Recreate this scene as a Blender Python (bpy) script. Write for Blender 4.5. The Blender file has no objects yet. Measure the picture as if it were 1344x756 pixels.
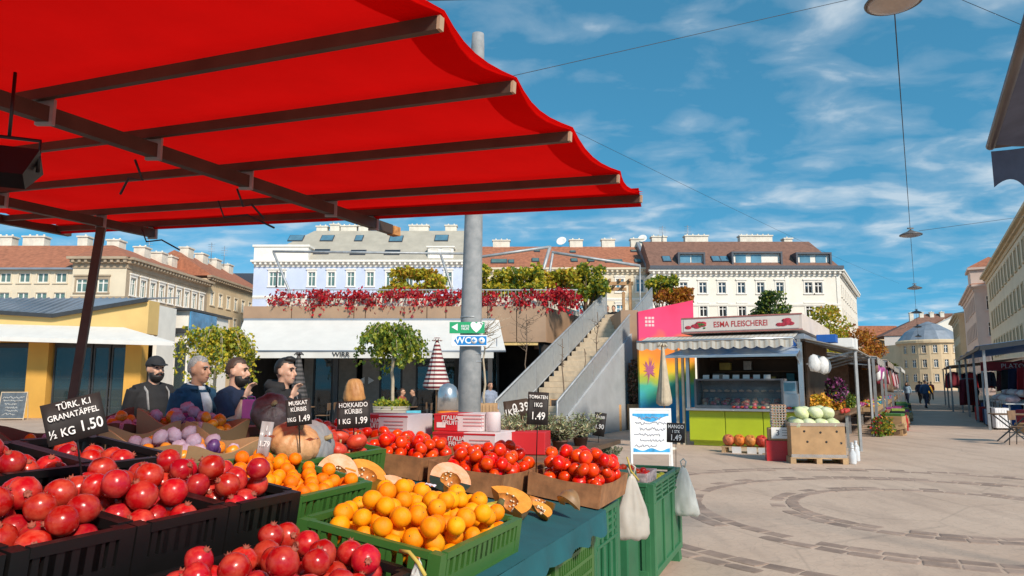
import bpy, bmesh, math, random
from mathutils import Vector, Matrix, noise
R = math.radians; PI = math.pi
sc = bpy.context.scene; col = sc.collection
# ------------------------------------------------------------- camera, sky, sun, exposure
EYE = 1.55; F = 950.0; TILT = math.atan(125.0 / F)
cam_d = bpy.data.cameras.new('camera'); cam = bpy.data.objects.new('camera', cam_d); col.objects.link(cam)
cam.location = (0, 0, EYE); cam.rotation_euler = (R(90) + TILT, 0, 0)
cam_d.sensor_width = 36; cam_d.lens = 36 * F / 1344; cam_d.clip_start = .05; cam_d.clip_end = 3000
sc.camera = cam
sc.render.resolution_x = 1024; sc.render.resolution_y = 576
sc.view_settings.view_transform = 'Standard'; sc.view_settings.look = 'None'; sc.view_settings.gamma = 1
sc.view_settings.exposure = 0.72
SUN_EL = 35; SUN_AZ = 150            # compass bearing of the sun, +Y is north, clockwise
w = bpy.data.worlds.new('World'); sc.world = w; w.use_nodes = True
nt = w.node_tree; N = nt.nodes; Lk = nt.links; N.clear()
sky = N.new('ShaderNodeTexSky'); sky.sky_type = 'NISHITA'; sky.sun_disc = False
sky.sun_elevation = R(SUN_EL); sky.sun_rotation = R(SUN_AZ); sky.air_density = .9; sky.dust_density = .0; sky.ozone_density = 2.5
tint = N.new('ShaderNodeMix'); tint.data_type = 'RGBA'; tint.blend_type = 'MULTIPLY'; tint.inputs[0].default_value = 1
tint.inputs[7].default_value = (.42, 1.02, .94, 1)
Lk.new(sky.outputs[0], tint.inputs[6])
tc = N.new('ShaderNodeTexCoord'); lf_ = N.new('ShaderNodeVectorMath'); lf_.operation = 'ADD'; lf_.inputs[1].default_value = (0, 0, .28); Lk.new(tc.outputs['Generated'], lf_.inputs[0]); nl_ = N.new('ShaderNodeVectorMath'); nl_.operation = 'NORMALIZE'; Lk.new(lf_.outputs[0], nl_.inputs[0]); Lk.new(nl_.outputs[0], sky.inputs[0])
sep = N.new('ShaderNodeSeparateXYZ'); Lk.new(tc.outputs['Generated'], sep.inputs[0])
zz = N.new('ShaderNodeMath'); zz.operation = 'MAXIMUM'; zz.inputs[1].default_value = .0; Lk.new(sep.outputs[2], zz.inputs[0])
za = N.new('ShaderNodeMath'); za.operation = 'ADD'; za.inputs[1].default_value = .16; Lk.new(zz.outputs[0], za.inputs[0])
dv = N.new('ShaderNodeVectorMath'); dv.operation = 'DIVIDE'; Lk.new(tc.outputs['Generated'], dv.inputs[0])
cz = N.new('ShaderNodeCombineXYZ')
for i in range(3): Lk.new(za.outputs[0], cz.inputs[i])
Lk.new(cz.outputs[0], dv.inputs[1])
mp = N.new('ShaderNodeMapping'); mp.inputs['Scale'].default_value = (1.0, 1.35, .0); mp.inputs['Rotation'].default_value = (0, 0, R(18)); mp.inputs['Location'].default_value = (3.1, 1.7, 0)
Lk.new(dv.outputs[0], mp.inputs[0])
n1 = N.new('ShaderNodeTexNoise'); n1.inputs['Scale'].default_value = 4.6; n1.inputs['Detail'].default_value = 9; n1.inputs['Roughness'].default_value = .52; n1.inputs['Distortion'].default_value = .35
n2 = N.new('ShaderNodeTexNoise'); n2.inputs['Scale'].default_value = .9; n2.inputs['Detail'].default_value = 3
Lk.new(mp.outputs[0], n1.inputs[0]); Lk.new(mp.outputs[0], n2.inputs[0])
ad = N.new('ShaderNodeMath'); ad.operation = 'MULTIPLY_ADD'; ad.inputs[1].default_value = .55; Lk.new(n2.outputs[0], ad.inputs[0]); Lk.new(n1.outputs[0], ad.inputs[2])
rp = N.new('ShaderNodeValToRGB'); rp.color_ramp.elements[0].position = .68; rp.color_ramp.elements[0].color = (0, 0, 0, 1)
rp.color_ramp.elements[1].position = 1.02; rp.color_ramp.elements[1].color = (.6, .6, .6, 1)
e = rp.color_ramp.elements.new(.83); e.color = (.15, .15, .15, 1)
Lk.new(ad.outputs[0], rp.inputs[0])
cm = N.new('ShaderNodeMix'); cm.data_type = 'RGBA'; cm.inputs[7].default_value = (3.9, 4.2, 4.4, 1)
Lk.new(rp.outputs[0], cm.inputs[0]); Lk.new(tint.outputs[2], cm.inputs[6])
bg = N.new('ShaderNodeBackground'); bg.inputs[1].default_value = .125; Lk.new(cm.outputs[2], bg.inputs[0])
wo = N.new('ShaderNodeOutputWorld'); Lk.new(bg.outputs[0], wo.inputs[0])
sd = bpy.data.lights.new('sun', 'SUN'); sd.energy = 3.0; sd.angle = R(8); sd.color = (1, .90, .77)
sun = bpy.data.objects.new('sun', sd); col.objects.link(sun)
_to = Vector((math.sin(R(SUN_AZ)) * math.cos(R(SUN_EL)), math.cos(R(SUN_AZ)) * math.cos(R(SUN_EL)), math.sin(R(SUN_EL))))
sun.rotation_euler = _to.to_track_quat('Z', 'Y').to_euler(); sun.location = (0, -5, 30)

# ------------------------------------------------------------- helpers
def ray(px, py):
    xc = (px - 672) / F; yc = (378 - py) / F; c, s = math.cos(TILT), math.sin(TILT)
    return Vector((xc, c - yc * s, s + yc * c))
def at(px, py, Y):
    d = ray(px, py); return Vector((0, 0, EYE)) + d * (Y / d.y)
def onz(px, py, z):
    d = ray(px, py); return Vector((0, 0, EYE)) + d * ((z - EYE) / d.z)
def V(*a): return Vector(a)
class MB:
    def __init__(s): s.v = []; s.f = []; s.m = []; s.s = []
    def add(s, vs, fs, mi=0, sm=False, M=None):
        o = len(s.v)
        s.v += [tuple(M @ Vector(v)) for v in vs] if M is not None else [tuple(v) for v in vs]
        for f in fs: s.f.append(tuple(i + o for i in f)); s.m.append(mi); s.s.append(sm)
        return s
    def box(s, cx, cy, cz, sx, sy, sz, mi=0, M=None, taper=1):
        a, b, c = sx / 2, sy / 2, sz / 2; t = taper
        vs = [(cx - a, cy - b, cz - c), (cx + a, cy - b, cz - c), (cx + a, cy + b, cz - c), (cx - a, cy + b, cz - c),
              (cx - a * t, cy - b * t, cz + c), (cx + a * t, cy - b * t, cz + c), (cx + a * t, cy + b * t, cz + c), (cx - a * t, cy + b * t, cz + c)]
        return s.add(vs, [(3, 2, 1, 0), (4, 5, 6, 7), (0, 1, 5, 4), (1, 2, 6, 5), (2, 3, 7, 6), (3, 0, 4, 7)], mi, False, M)
    def bb(s, x0, x1, y0, y1, z0, z1, mi=0, M=None):
        return s.box((x0 + x1) / 2, (y0 + y1) / 2, (z0 + z1) / 2, x1 - x0, y1 - y0, z1 - z0, mi, M)
    def bar(s, p, q, w, h, mi=0, up=(0, 0, 1)):
        p = Vector(p); q = Vector(q); d = (q - p); L = d.length; d.normalize(); u = Vector(up)
        x = d.cross(u)
        if x.length < 1e-4: x = d.cross(Vector((0, 1, 0)))
        x.normalize(); z = x.cross(d)
        M = Matrix((x, d, z)).transposed().to_4x4(); M.translation = (p + q) / 2
        return s.box(0, 0, 0, w, L, h, mi, M)
    def tube(s, pts, rad, n=8, mi=0, cap=True, sm=True, flat=1):
        pts = [Vector(p) for p in pts]; k = len(pts)
        if not isinstance(rad, (list, tuple)): rad = [rad] * k
        vs = []; fs = []; pr = None
        for i, p in enumerate(pts):
            d = (pts[min(i + 1, k - 1)] - pts[max(i - 1, 0)]).normalized()
            if pr is None:
                a = Vector((0, 0, 1)) if abs(d.z) < .9 else Vector((1, 0, 0)); x = d.cross(a).normalized()
            else: x = (pr - d * pr.dot(d)).normalized()
            pr = x; y = d.cross(x)
            for j in range(n):
                t = 2 * PI * j / n; vs.append(p + (x * math.cos(t) + y * math.sin(t) * flat) * rad[i])
        for i in range(k - 1):
            for j in range(n): a = i * n + j; b = i * n + (j + 1) % n; fs.append((a, b, b + n, a + n))
        if cap: fs.append(tuple(range(n))[::-1]); fs.append(tuple(range((k - 1) * n, k * n)))
        return s.add(vs, fs, mi, sm)
    def rings(s, rings, mi=0, cap=True, sm=True, close=True):   # loft equal rings of points
        n = len(rings[0]); vs = [p for r in rings for p in r]; fs = []
        for i in range(len(rings) - 1):
            for j in range(n if close else n - 1):
                a = i * n + j; b = i * n + (j + 1) % n; fs.append((a, b, b + n, a + n))
        if cap and close: fs.append(tuple(range(n))[::-1]); fs.append(tuple(range((len(rings) - 1) * n, len(rings) * n)))
        return s.add(vs, fs, mi, sm)
    def ell(s, cs, n=14, mi=0, sm=True):      # stack of horizontal ellipses (x, y, z, rx, ry)
        return s.rings([[(x + rx * math.cos(2 * PI * j / n), y + ry * math.sin(2 * PI * j / n), z) for j in range(n)] for x, y, z, rx, ry in cs], mi, True, sm)
    def ball(s, c, r, n=12, k=8, mi=0, fn=None, M=None):
        rx, ry, rz = r if isinstance(r, (list, tuple)) else (r, r, r); vs = []; fs = []
        def pt(d):
            q = fn(d) if fn else 1
            return (c[0] + d[0] * rx * q, c[1] + d[1] * ry * q, c[2] + d[2] * rz * q)
        vs.append(pt((0, 0, -1)))
        for i in range(1, k):
            t = PI * i / k - PI / 2
            for j in range(n): a = 2 * PI * j / n; vs.append(pt((math.cos(t) * math.cos(a), math.cos(t) * math.sin(a), math.sin(t))))
        vs.append(pt((0, 0, 1))); L = len(vs) - 1
        for j in range(n):
            fs.append((0, 1 + (j + 1) % n, 1 + j)); fs.append((L, L - n + j, L - n + (j + 1) % n))
            for i in range(k - 2):
                a = 1 + i * n + j; b = 1 + i * n + (j + 1) % n; fs.append((a, b, b + n, a + n))
        return s.add(vs, fs, mi, True, M)
    def lathe(s, prof, n=16, mi=0, sm=True, c=(0, 0, 0), cap=True):
        return s.ell([(c[0], c[1], c[2] + z, r, r) for r, z in prof], n, mi, sm) if cap else s.rings([[(c[0] + r * math.cos(2 * PI * j / n), c[1] + r * math.sin(2 * PI * j / n), c[2] + z) for j in range(n)] for r, z in prof], mi, False, sm)
    def prism(s, poly, y0, y1, mi=0, M=None):   # polygon in xz extruded along y
        n = len(poly); vs = [(x, y0, z) for x, z in poly] + [(x, y1, z) for x, z in poly]
        fs = [tuple(range(n)), tuple(range(n, 2 * n))[::-1]] + [(i, i + n, (i + 1) % n + n, (i + 1) % n) for i in range(n)]
        return s.add(vs, fs, mi, False, M)
    def grid(s, fn, nu, nv, mi=0, sm=True):
        vs = [fn(i / nu, j / nv) for i in range(nu + 1) for j in range(nv + 1)]; w_ = nv + 1
        return s.add(vs, [(i * w_ + j, (i + 1) * w_ + j, (i + 1) * w_ + j + 1, i * w_ + j + 1) for i in range(nu) for j in range(nv)], mi, sm)
    def mesh(s, name, mats):
        me = bpy.data.meshes.new(name); me.from_pydata(s.v, [], s.f)
        for m in (mats if isinstance(mats, (list, tuple)) else [mats]): me.materials.append(m)
        if len(me.polygons) == len(s.m):
            me.polygons.foreach_set('material_index', s.m); me.polygons.foreach_set('use_smooth', s.s)
        bm = bmesh.new(); bm.from_mesh(me); bmesh.ops.recalc_face_normals(bm, faces=bm.faces); bm.to_mesh(me); bm.free()
        return me
    def build(s, name, mats, parent=None, loc=(0, 0, 0), rot=(0, 0, 0), bv=0, remesh=0, solid=0):
        o = ob(name, s.mesh(name, mats), parent, loc, rot)
        if remesh:
            m = o.modifiers.new('remesh', 'REMESH'); m.mode = 'VOXEL'; m.voxel_size = remesh; m.use_smooth_shade = True
            m = o.modifiers.new('smooth', 'SMOOTH'); m.iterations = 3; m.factor = .5
        if solid: m = o.modifiers.new('solid', 'SOLIDIFY'); m.thickness = solid; m.offset = 0
        if bv: m = o.modifiers.new('bevel', 'BEVEL'); m.width = bv; m.segments = 2; m.limit_method = 'ANGLE'
        return o
def ob(name, me, parent=None, loc=(0, 0, 0), rot=(0, 0, 0)):
    o = bpy.data.objects.new(name, me); col.objects.link(o); o.location = loc; o.rotation_euler = rot
    if parent: o.parent = parent
    return o
def tag(o, label, cat, group=None, kind=None):
    o['label'] = label; o['category'] = cat
    if group: o['group'] = group
    if kind: o['kind'] = kind
    return o
def struct(o): o['kind'] = 'structure'; return o
def thing(name, label, cat, loc=(0, 0, 0), rz=0, group=None, rot=None):
    o = bpy.data.objects.new(name, None); o.empty_display_size = .1; col.objects.link(o)
    o.location = loc; o.rotation_euler = rot or (0, 0, rz); return tag(o, label, cat, group)
def copy_tree(o, loc=None, rot=None, label=None, group=None, parent=None, kids=None):
    c = o.copy(); col.objects.link(c); c.parent = parent
    if loc is not None: c.location = loc
    if rot is not None: c.rotation_euler = rot
    if label: c['label'] = label
    if group: c['group'] = group
    for k in o.children: copy_tree(k, parent=c)
    return c
def jit(p, a, sd):
    return noise.noise(Vector(p) * a + Vector((sd, sd * 1.7, sd * .3)))
# ------------------------------------------------------------- materials
MATS = {}
def mat(name, c, rough=.6, var=.15, scale=6., bump=0., bs=40., metal=0., rnd=0., c2=None, spec=.5, transl=0., alpha=1., emit=0., coords='Object', coat=0., det=4., hue=0., sss=0., ramp=None):
    if name in MATS: return MATS[name]
    m = bpy.data.materials.new(name); m.use_nodes = True; t = m.node_tree; n = t.nodes; l = t.links
    b = n['Principled BSDF']; out = n['Material Output']
    b.inputs['Roughness'].default_value = rough; b.inputs['Metallic'].default_value = metal
    b.inputs['Specular IOR Level'].default_value = spec; b.inputs['Coat Weight'].default_value = coat
    t_ = n.new('ShaderNodeTexCoord'); nz = n.new('ShaderNodeTexNoise'); nz.inputs['Scale'].default_value = scale; nz.inputs['Detail'].default_value = det; nz.inputs['Roughness'].default_value = .6
    src = t_.outputs[coords]
    if coords == 'World':
        pass
    if rnd or hue:
        oi = n.new('ShaderNodeObjectInfo'); va = n.new('ShaderNodeVectorMath'); va.operation = 'MULTIPLY_ADD'; va.inputs[1].default_value = (37, 37, 37)
        cb = n.new('ShaderNodeCombineXYZ'); [l.new(oi.outputs['Random'], cb.inputs[i]) for i in range(3)]
        l.new(cb.outputs[0], va.inputs[0]); l.new(src, va.inputs[2]); src = va.outputs[0]
    l.new(src, nz.inputs[0])
    mx = n.new('ShaderNodeMix'); mx.data_type = 'RGBA'
    ca = c2 if c2 else tuple(min(1, x * (1 + var)) for x in c); cb_ = c if c2 else tuple(x * (1 - var) for x in c)
    mx.inputs[6].default_value = (*cb_, 1); mx.inputs[7].default_value = (*ca, 1)
    r_ = n.new('ShaderNodeValToRGB'); lo, hi = ramp or (.33, .67); r_.color_ramp.elements[0].position = lo; r_.color_ramp.elements[1].position = hi
    l.new(nz.outputs[0], r_.inputs[0]); l.new(r_.outputs[0], mx.inputs[0]); o_ = mx.outputs[2]
    if rnd or hue:
        hs = n.new('ShaderNodeHueSaturation'); mr = n.new('ShaderNodeMapRange'); mr.inputs[3].default_value = 1 - rnd; mr.inputs[4].default_value = 1 + rnd
        l.new(oi.outputs['Random'], mr.inputs[0]); l.new(mr.outputs[0], hs.inputs['Value']); l.new(o_, hs.inputs['Color']); o_ = hs.outputs[0]
        if hue:
            ml = n.new('ShaderNodeMath'); ml.operation = 'MULTIPLY'; ml.inputs[1].default_value = 7.31; fr = n.new('ShaderNodeMath'); fr.operation = 'FRACT'
            l.new(oi.outputs['Random'], ml.inputs[0]); l.new(ml.outputs[0], fr.inputs[0])
            m2 = n.new('ShaderNodeMapRange'); m2.inputs[3].default_value = .5 - hue; m2.inputs[4].default_value = .5 + hue; l.new(fr.outputs[0], m2.inputs[0]); l.new(m2.outputs[0], hs.inputs['Hue'])
    l.new(o_, b.inputs['Base Color'])
    if bump:
        nb = n.new('ShaderNodeTexNoise'); nb.inputs['Scale'].default_value = bs; nb.inputs['Detail'].default_value = 3; l.new(src, nb.inputs[0])
        bp = n.new('ShaderNodeBump'); bp.inputs['Strength'].default_value = bump; bp.inputs['Distance'].default_value = .3 / bs; l.new(nb.outputs[0], bp.inputs['Height']); l.new(bp.outputs[0], b.inputs['Normal'])
    if sss: b.inputs['Subsurface Weight'].default_value = sss; b.inputs['Subsurface Radius'].default_value = (.02, .008, .004)
    if emit: l.new(o_, b.inputs['Emission Color']); b.inputs['Emission Strength'].default_value = emit
    last = b.outputs[0]
    if transl:
        tr = n.new('ShaderNodeBsdfTranslucent'); l.new(o_, tr.inputs[0]); ms = n.new('ShaderNodeMixShader'); ms.inputs[0].default_value = transl
        l.new(last, ms.inputs[1]); l.new(tr.outputs[0], ms.inputs[2]); last = ms.outputs[0]
    if alpha < 1:
        tp = n.new('ShaderNodeBsdfTransparent'); ms = n.new('ShaderNodeMixShader'); ms.inputs[0].default_value = 1 - alpha
        l.new(last, ms.inputs[1]); l.new(tp.outputs[0], ms.inputs[2]); last = ms.outputs[0]
    l.new(last, out.inputs[0]); MATS[name] = m; return m
def stripes(name, c1, c2, axis, freq, duty=.5, rough=.8, transl=0.):
    m = mat(name, c1, rough, transl=transl, var=.06); t = m.node_tree; n = t.nodes; l = t.links
    b = n['Principled BSDF']; old = b.inputs['Base Color'].links[0].from_socket
    t_ = n.new('ShaderNodeTexCoord'); sp = n.new('ShaderNodeSeparateXYZ'); l.new(t_.outputs['Object'], sp.inputs[0])
    ml = n.new('ShaderNodeMath'); ml.operation = 'MULTIPLY'; ml.inputs[1].default_value = freq; l.new(sp.outputs[axis], ml.inputs[0])
    fr = n.new('ShaderNodeMath'); fr.operation = 'FRACT'; l.new(ml.outputs[0], fr.inputs[0])
    gt = n.new('ShaderNodeMath'); gt.operation = 'GREATER_THAN'; gt.inputs[1].default_value = duty; l.new(fr.outputs[0], gt.inputs[0])
    mx = n.new('ShaderNodeMix'); mx.data_type = 'RGBA'; mx.inputs[7].default_value = (*c2, 1); l.new(gt.outputs[0], mx.inputs[0]); l.new(old, mx.inputs[6]); l.new(mx.outputs[2], b.inputs['Base Color'])
    for k in n:
        if k.type == 'BSDF_TRANSLUCENT': l.new(mx.outputs[2], k.inputs[0])
    return m
def glass(name, c=(.02, .025, .03), rough=.04, alpha=1.):
    return mat(name, c, rough, var=.2, scale=.5, spec=.8, alpha=alpha)
# ------------------------------------------------------------- lettering as thin flat mesh
TXT = {}
def text(s, size, m, parent=None, loc=(0, 0, 0), rot=(R(90), 0, 0), name='lettering', sx=1., ext=.0012, bold=0.):
    k = (s, size, m.name, sx, ext, bold)
    if k not in TXT:
        cu = bpy.data.curves.new('lettering', 'FONT'); cu.body = s; cu.size = size; cu.align_x = 'CENTER'; cu.align_y = 'CENTER'; cu.extrude = ext; cu.offset = bold; cu.resolution_u = 3
        cu.space_line = .85
        t = bpy.data.objects.new('lettering', cu); col.objects.link(t); dg = bpy.context.evaluated_depsgraph_get(); dg.update()
        me = bpy.data.meshes.new_from_object(t.evaluated_get(dg)); bpy.data.objects.remove(t); bpy.data.curves.remove(cu)
        for v in me.vertices: v.co.x *= sx
        me.materials.clear(); me.materials.append(m); TXT[k] = me
    o = ob(name, TXT[k], parent, loc, rot); return o
# ------------------------------------------------------------- street frame
TH = R(29.1); ST = math.sin(TH); CT = math.cos(TH)
def st(k, o, z=0): return V(k * ST + o * CT, k * CT - o * ST, z)
SRZ = -TH
# ------------------------------------------------------------- ground
gm = mat('paving', (.46, .325, .24), .85, scale=.55, c2=(.56, .415, .315), bump=.25, bs=9., coords='Object', det=12., ramp=(.3, .72))
t = gm.node_tree; n = t.nodes; l = t.links; b = n['Principled BSDF']; old = b.inputs['Base Color'].links[0].from_socket
tcn = n.new('ShaderNodeTexCoord')
def _lay(scale, lo, hi, colr, amt, prev, detail=6, stretch=None, kind='N'):
    nz = n.new('ShaderNodeTexNoise' if kind == 'N' else 'ShaderNodeTexVoronoi'); nz.inputs['Scale'].default_value = scale
    if kind == 'N': nz.inputs['Detail'].default_value = detail; o_ = nz.outputs[0]
    else: nz.feature = 'DISTANCE_TO_EDGE'; o_ = nz.outputs['Distance']
    if stretch:
        mp_ = n.new('ShaderNodeMapping'); mp_.inputs['Scale'].default_value = stretch; mp_.inputs['Rotation'].default_value = (0, 0, TH); l.new(tcn.outputs['Object'], mp_.inputs[0]); l.new(mp_.outputs[0], nz.inputs['Vector'])
    else: l.new(tcn.outputs['Object'], nz.inputs['Vector'])
    rr = n.new('ShaderNodeValToRGB'); rr.color_ramp.elements[0].position = lo; rr.color_ramp.elements[1].position = hi; l.new(o_, rr.inputs[0])
    if kind != 'N': rr.color_ramp.elements[0].color = (1, 1, 1, 1); rr.color_ramp.elements[1].color = (0, 0, 0, 1)
    ma = n.new('ShaderNodeMath'); ma.operation = 'MULTIPLY'; ma.inputs[1].default_value = amt; l.new(rr.outputs[0], ma.inputs[0])
    mx = n.new('ShaderNodeMix'); mx.data_type = 'RGBA'; mx.inputs[7].default_value = (*colr, 1); l.new(ma.outputs[0], mx.inputs[0]); l.new(prev, mx.inputs[6]); return mx.outputs[2]
o1 = _lay(1.6, .5, .66, (.33, .235, .18), .4, old, 9, (1.6, .35, 1))
o1 = _lay(.33, .0, .006, (.12, .095, .08), .22, o1, kind='V')
o1 = _lay(8.5, .0, .05, (.24, .18, .14), .25, o1, kind='V')
o1 = _lay(55, .60, .70, (.52, .42, .34), .3, o1, 3)
o1 = _lay(3.2, .62, .70, (.29, .21, .165), .4, o1, 10)
l.new(o1, b.inputs['Base Color'])
g = MB()
def gf(u_, v_): return (-700 + 1400 * u_, -120 + 1100 * v_, 0)
g.grid(gf, 14, 11, sm=False); ground = struct(g.build('ground', gm))
# concentric rings of worn paving stones let into the square
ps = mat('worn_stone', (.31, .215, .165), .8, var=.22, scale=5., bump=.4, bs=30., rnd=.22)
rnd = random.Random(5); CX, CY = 5.3, 9.2
stones = []
for q in range(5):
    mb = MB(); hx, hy = .13, .085; pts = []
    for (sx, sy) in ((-1, -1), (0, -1.05), (1, -1), (1.05, 0), (1, 1), (0, 1.04), (-1, 1), (-1.05, 0)):
        pts.append((sx * hx * rnd.uniform(.9, 1.02), sy * hy * rnd.uniform(.88, 1.03)))
    mb.rings([[(x, y, -.03) for x, y in pts], [(x, y, .002) for x, y in pts], [(x * .9, y * .86, .006) for x, y in pts]], sm=False)
    stones.append(mb.mesh('paving_stone', ps))
def ring(r, step, a0, a1, keep):
    a = a0
    while a < a1:
        if rnd.random() < keep:
            x = CX + r * math.cos(a); y = CY + r * math.sin(a)
            px = 672 + F * x / max(y, .1)
            if 860 < px < 1400:
                o = ob('paving_stone', rnd.choice(stones), ground, (x, y, rnd.uniform(-.003, .001)), (rnd.uniform(-.01, .01), rnd.uniform(-.01, .01), a + PI / 2 + rnd.uniform(-.06, .06)))
                o.scale = (step / .27, rnd.uniform(.9, 1.12), 1)
        a += step / r
for rr_, s_, kp in ((1.72, .27, .96), (1.92, .27, .8), (2.95, .30, .95), (3.16, .30, .7), (4.15, .33, .9), (4.38, .33, .6)):
    ring(rr_, s_, 0, 2 * PI, kp)
# iron gully cover and litter free: worn paving stays plain
# ------------------------------------------------------------- far buildings
def wallholes(W, H, holes, dep=.24):
    xs = sorted({0, W, *[h[0] for h in holes], *[h[1] for h in holes]}); zs = sorted({0, H, *[h[2] for h in holes], *[h[3] for h in holes]})
    mb = MB(); id_ = {}
    def vi(x, z):
        if (x, z) not in id_: id_[(x, z)] = len(mb.v); mb.v.append((x, 0, z))
        return id_[(x, z)]
    for i in range(len(xs) - 1):
        for j in range(len(zs) - 1):
            xm, zm = (xs[i] + xs[i + 1]) / 2, (zs[j] + zs[j + 1]) / 2
            if any(h[0] < xm < h[1] and h[2] < zm < h[3] for h in holes): continue
            mb.f.append((vi(xs[i], zs[j]), vi(xs[i + 1], zs[j]), vi(xs[i + 1], zs[j + 1]), vi(xs[i], zs[j + 1]))); mb.m.append(0); mb.s.append(False)
    for x0, x1, z0, z1 in holes:
        for a, b_ in (((x0, z0), (x1, z0)), ((x1, z0), (x1, z1)), ((x1, z1), (x0, z1)), ((x0, z1), (x0, z0))):
            mb.add([(a[0], 0, a[1]), (b_[0], 0, b_[1]), (b_[0], dep, b_[1]), (a[0], dep, a[1])], [(0, 1, 2, 3)])
    return mb
WM = {}
def window(parent, loc, rz, w, h, trim, frame, pane, style=0, hood=True):
    k = (round(w, 2), round(h, 2), trim.name, frame.name, pane.name, style, hood)
    if k not in WM:
        s = MB(); t = .16       # surround, sill, hood: stands proud of the wall
        for x0, x1, z0, z1 in ((-w / 2 - t, -w / 2, -.02, h), (w / 2, w / 2 + t, -.02, h), (-w / 2 - t, w / 2 + t, h, h + t)): s.bb(x0, x1, -.06, .03, z0, z1)
        s.bb(-w / 2 - t - .08, w / 2 + t + .08, -.14, .04, -.16, -.022)
        if hood: s.bb(-w / 2 - t - .1, w / 2 + t + .1, -.18, .03, h + t + .14, h + t + .3); s.bb(-w / 2 - t, w / 2 + t, -.08, .03, h + t + .002, h + t + .138)
        f = MB(); d0, d1 = .12, .2; e = .09
        f.bb(-w / 2, -w / 2 + e, d0, d1, 0, h); f.bb(w / 2 - e, w / 2, d0, d1, 0, h); f.bb(-w / 2 + e, w / 2 - e, d0, d1, 0, e); f.bb(-w / 2 + e, w / 2 - e, d0, d1, h - e, h)
        if style in (0, 1): f.bb(-.06, .06, d0 - .02, d1, e, h - e)
        if style == 0: f.bb(-w / 2 + e, w / 2 - e, d0 - .01, d1 - .01, h * .66, h * .66 + .1)
        p = MB(); p.bb(-w / 2 + .02, w / 2 - .02, .17, .19, .02, h - .02)
        WM[k] = (f.mesh('window', frame), s.mesh('surround', trim), p.mesh('pane', pane))
    a, b_, c = WM[k]; o = ob('window', a, parent, loc, (0, 0, rz)); ob('surround', b_, o); ob('pane', c, o); return o
def face(b, org, rz, W, H, wins, wm, trim, frame, pane, style=0, hood=True, name='wall'):
    o = wallholes(W, H, [(round(c - w / 2, 3), round(c + w / 2, 3), round(z, 3), round(z + h, 3)) for c, z, w, h in wins]).build(name, wm, b, org, (0, 0, rz))
    ca, sa = math.cos(rz), math.sin(rz)
    for c, z, w, h in wins: window(b, (org[0] + ca * c, org[1] + sa * c, org[2] + z if len(org) > 2 else z), rz, w, h, trim, frame, pane, style, hood)
    return o
def cornice(b, org, rz, W, z, m, dent=True, dep=.7, h=.9, name='cornice'):
    mb = MB(); mb.bb(-.3, W + .3, -dep, .02, z - .28, z); mb.bb(-.15, W + .15, -dep * .55, .02, z - h * .55, z - .282); mb.bb(0, W, -.12, .02, z - h, z - h * .55 - .002)
    if dent:
        x = .2
        while x < W: mb.bb(x, x + .28, -dep * .85, -dep * .5, z - .62, z - .284); x += .72
    return mb.build(name, m, b, org, (0, 0, rz))
def stringc(b, org, rz, W, zs, m):
    mb = MB()
    for z in zs: mb.bb(0, W, -.14, .02, z, z + .22); mb.bb(0, W, -.08, .02, z - .16, z - .002)
    return mb.build('string_course', m, b, org, (0, 0, rz))
pane = glass('pane_far'); pane_b = mat('pane_bluish', (.10, .22, .30), .05, var=.4, scale=.3, spec=.8); pane_g = mat('pane_greenish', (.12, .20, .18), .08, var=.4, scale=.3, spec=.7)
wf = mat('window_white', (.74, .72, .68), .5, var=.05)
trim_w = mat('trim_white', (.76, .72, .65), .75, var=.06, scale=1.5)
plaster_w = mat('plaster_white', (.76, .71, .62), .85, var=.06, scale=.4, bump=.1, bs=20)
plaster_l = mat('plaster_lilac', (.50, .56, .72), .85, var=.06, scale=.5, bump=.1, bs=20)
plaster_o = mat('plaster_ochre', (.56, .43, .27), .85, var=.08, scale=.4, bump=.1, bs=20)
plaster_c = mat('plaster_cream', (.64, .55, .41), .85, var=.08, scale=.4, bump=.1, bs=20)
stone_s = mat('stone_sandy', (.36, .28, .195), .85, var=.14, scale=.8, bump=.2, bs=14)
plaster_p = mat('plaster_pinkish', (.62, .47, .40), .85, var=.07, scale=.4)
tile_r = mat('roof_tile_red', (.34, .125, .065), .8, var=.25, scale=2.2, bump=.5, bs=8)
tile_b = mat('roof_tile_brown', (.19, .095, .065), .75, var=.2, scale=2.0, bump=.4, bs=8)
sheet_g = mat('roof_sheet_grey', (.40, .36, .29), .6, var=.1, scale=.7)
zinc = mat('zinc', (.30, .33, .37), .45, metal=.5, var=.12, scale=1)
slate = mat('slate_dark', (.05, .06, .08), .5, var=.2)
brick_c = mat('chimney_render', (.66, .60, .50), .85, var=.15, scale=1.2)
def plane_hit(px, py, p0, nrm):
    d = ray(px, py); o = V(0, 0, EYE); nrm = Vector(nrm); return o + d * ((Vector(p0) - o).dot(nrm) / d.dot(nrm))
def chimney(b, x, y, z, w, h, d=1.2):
    mb = MB(); h *= .72; mb.bb(-w / 2, w / 2, -d / 2, d / 2, -1.2, h); mb.bb(-w / 2 - .12, w / 2 + .12, -d / 2 - .12, d / 2 + .12, h, h + .18)
    k = max(1, int(w / .7))
    for i in range(k): mb.lathe([(.14, 0), (.11, .28)], 8, c=(-w / 2 + (i + .5) * w / k, 0, h + .18), sm=True)
    return mb.build('chimney', brick_c, b, (x, y, z))
def skylight(b, p, slope, w, h, pm=None):
    mb = MB(); mb.bb(-w / 2, w / 2, 0, h, -.02, .14, 0); mb.bb(-w / 2 + .1, w / 2 - .1, .1, h - .1, .141, .16, 1)
    return mb.build('skylight', [slate, pm or pane_b], b, p, (slope, 0, 0))
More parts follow.
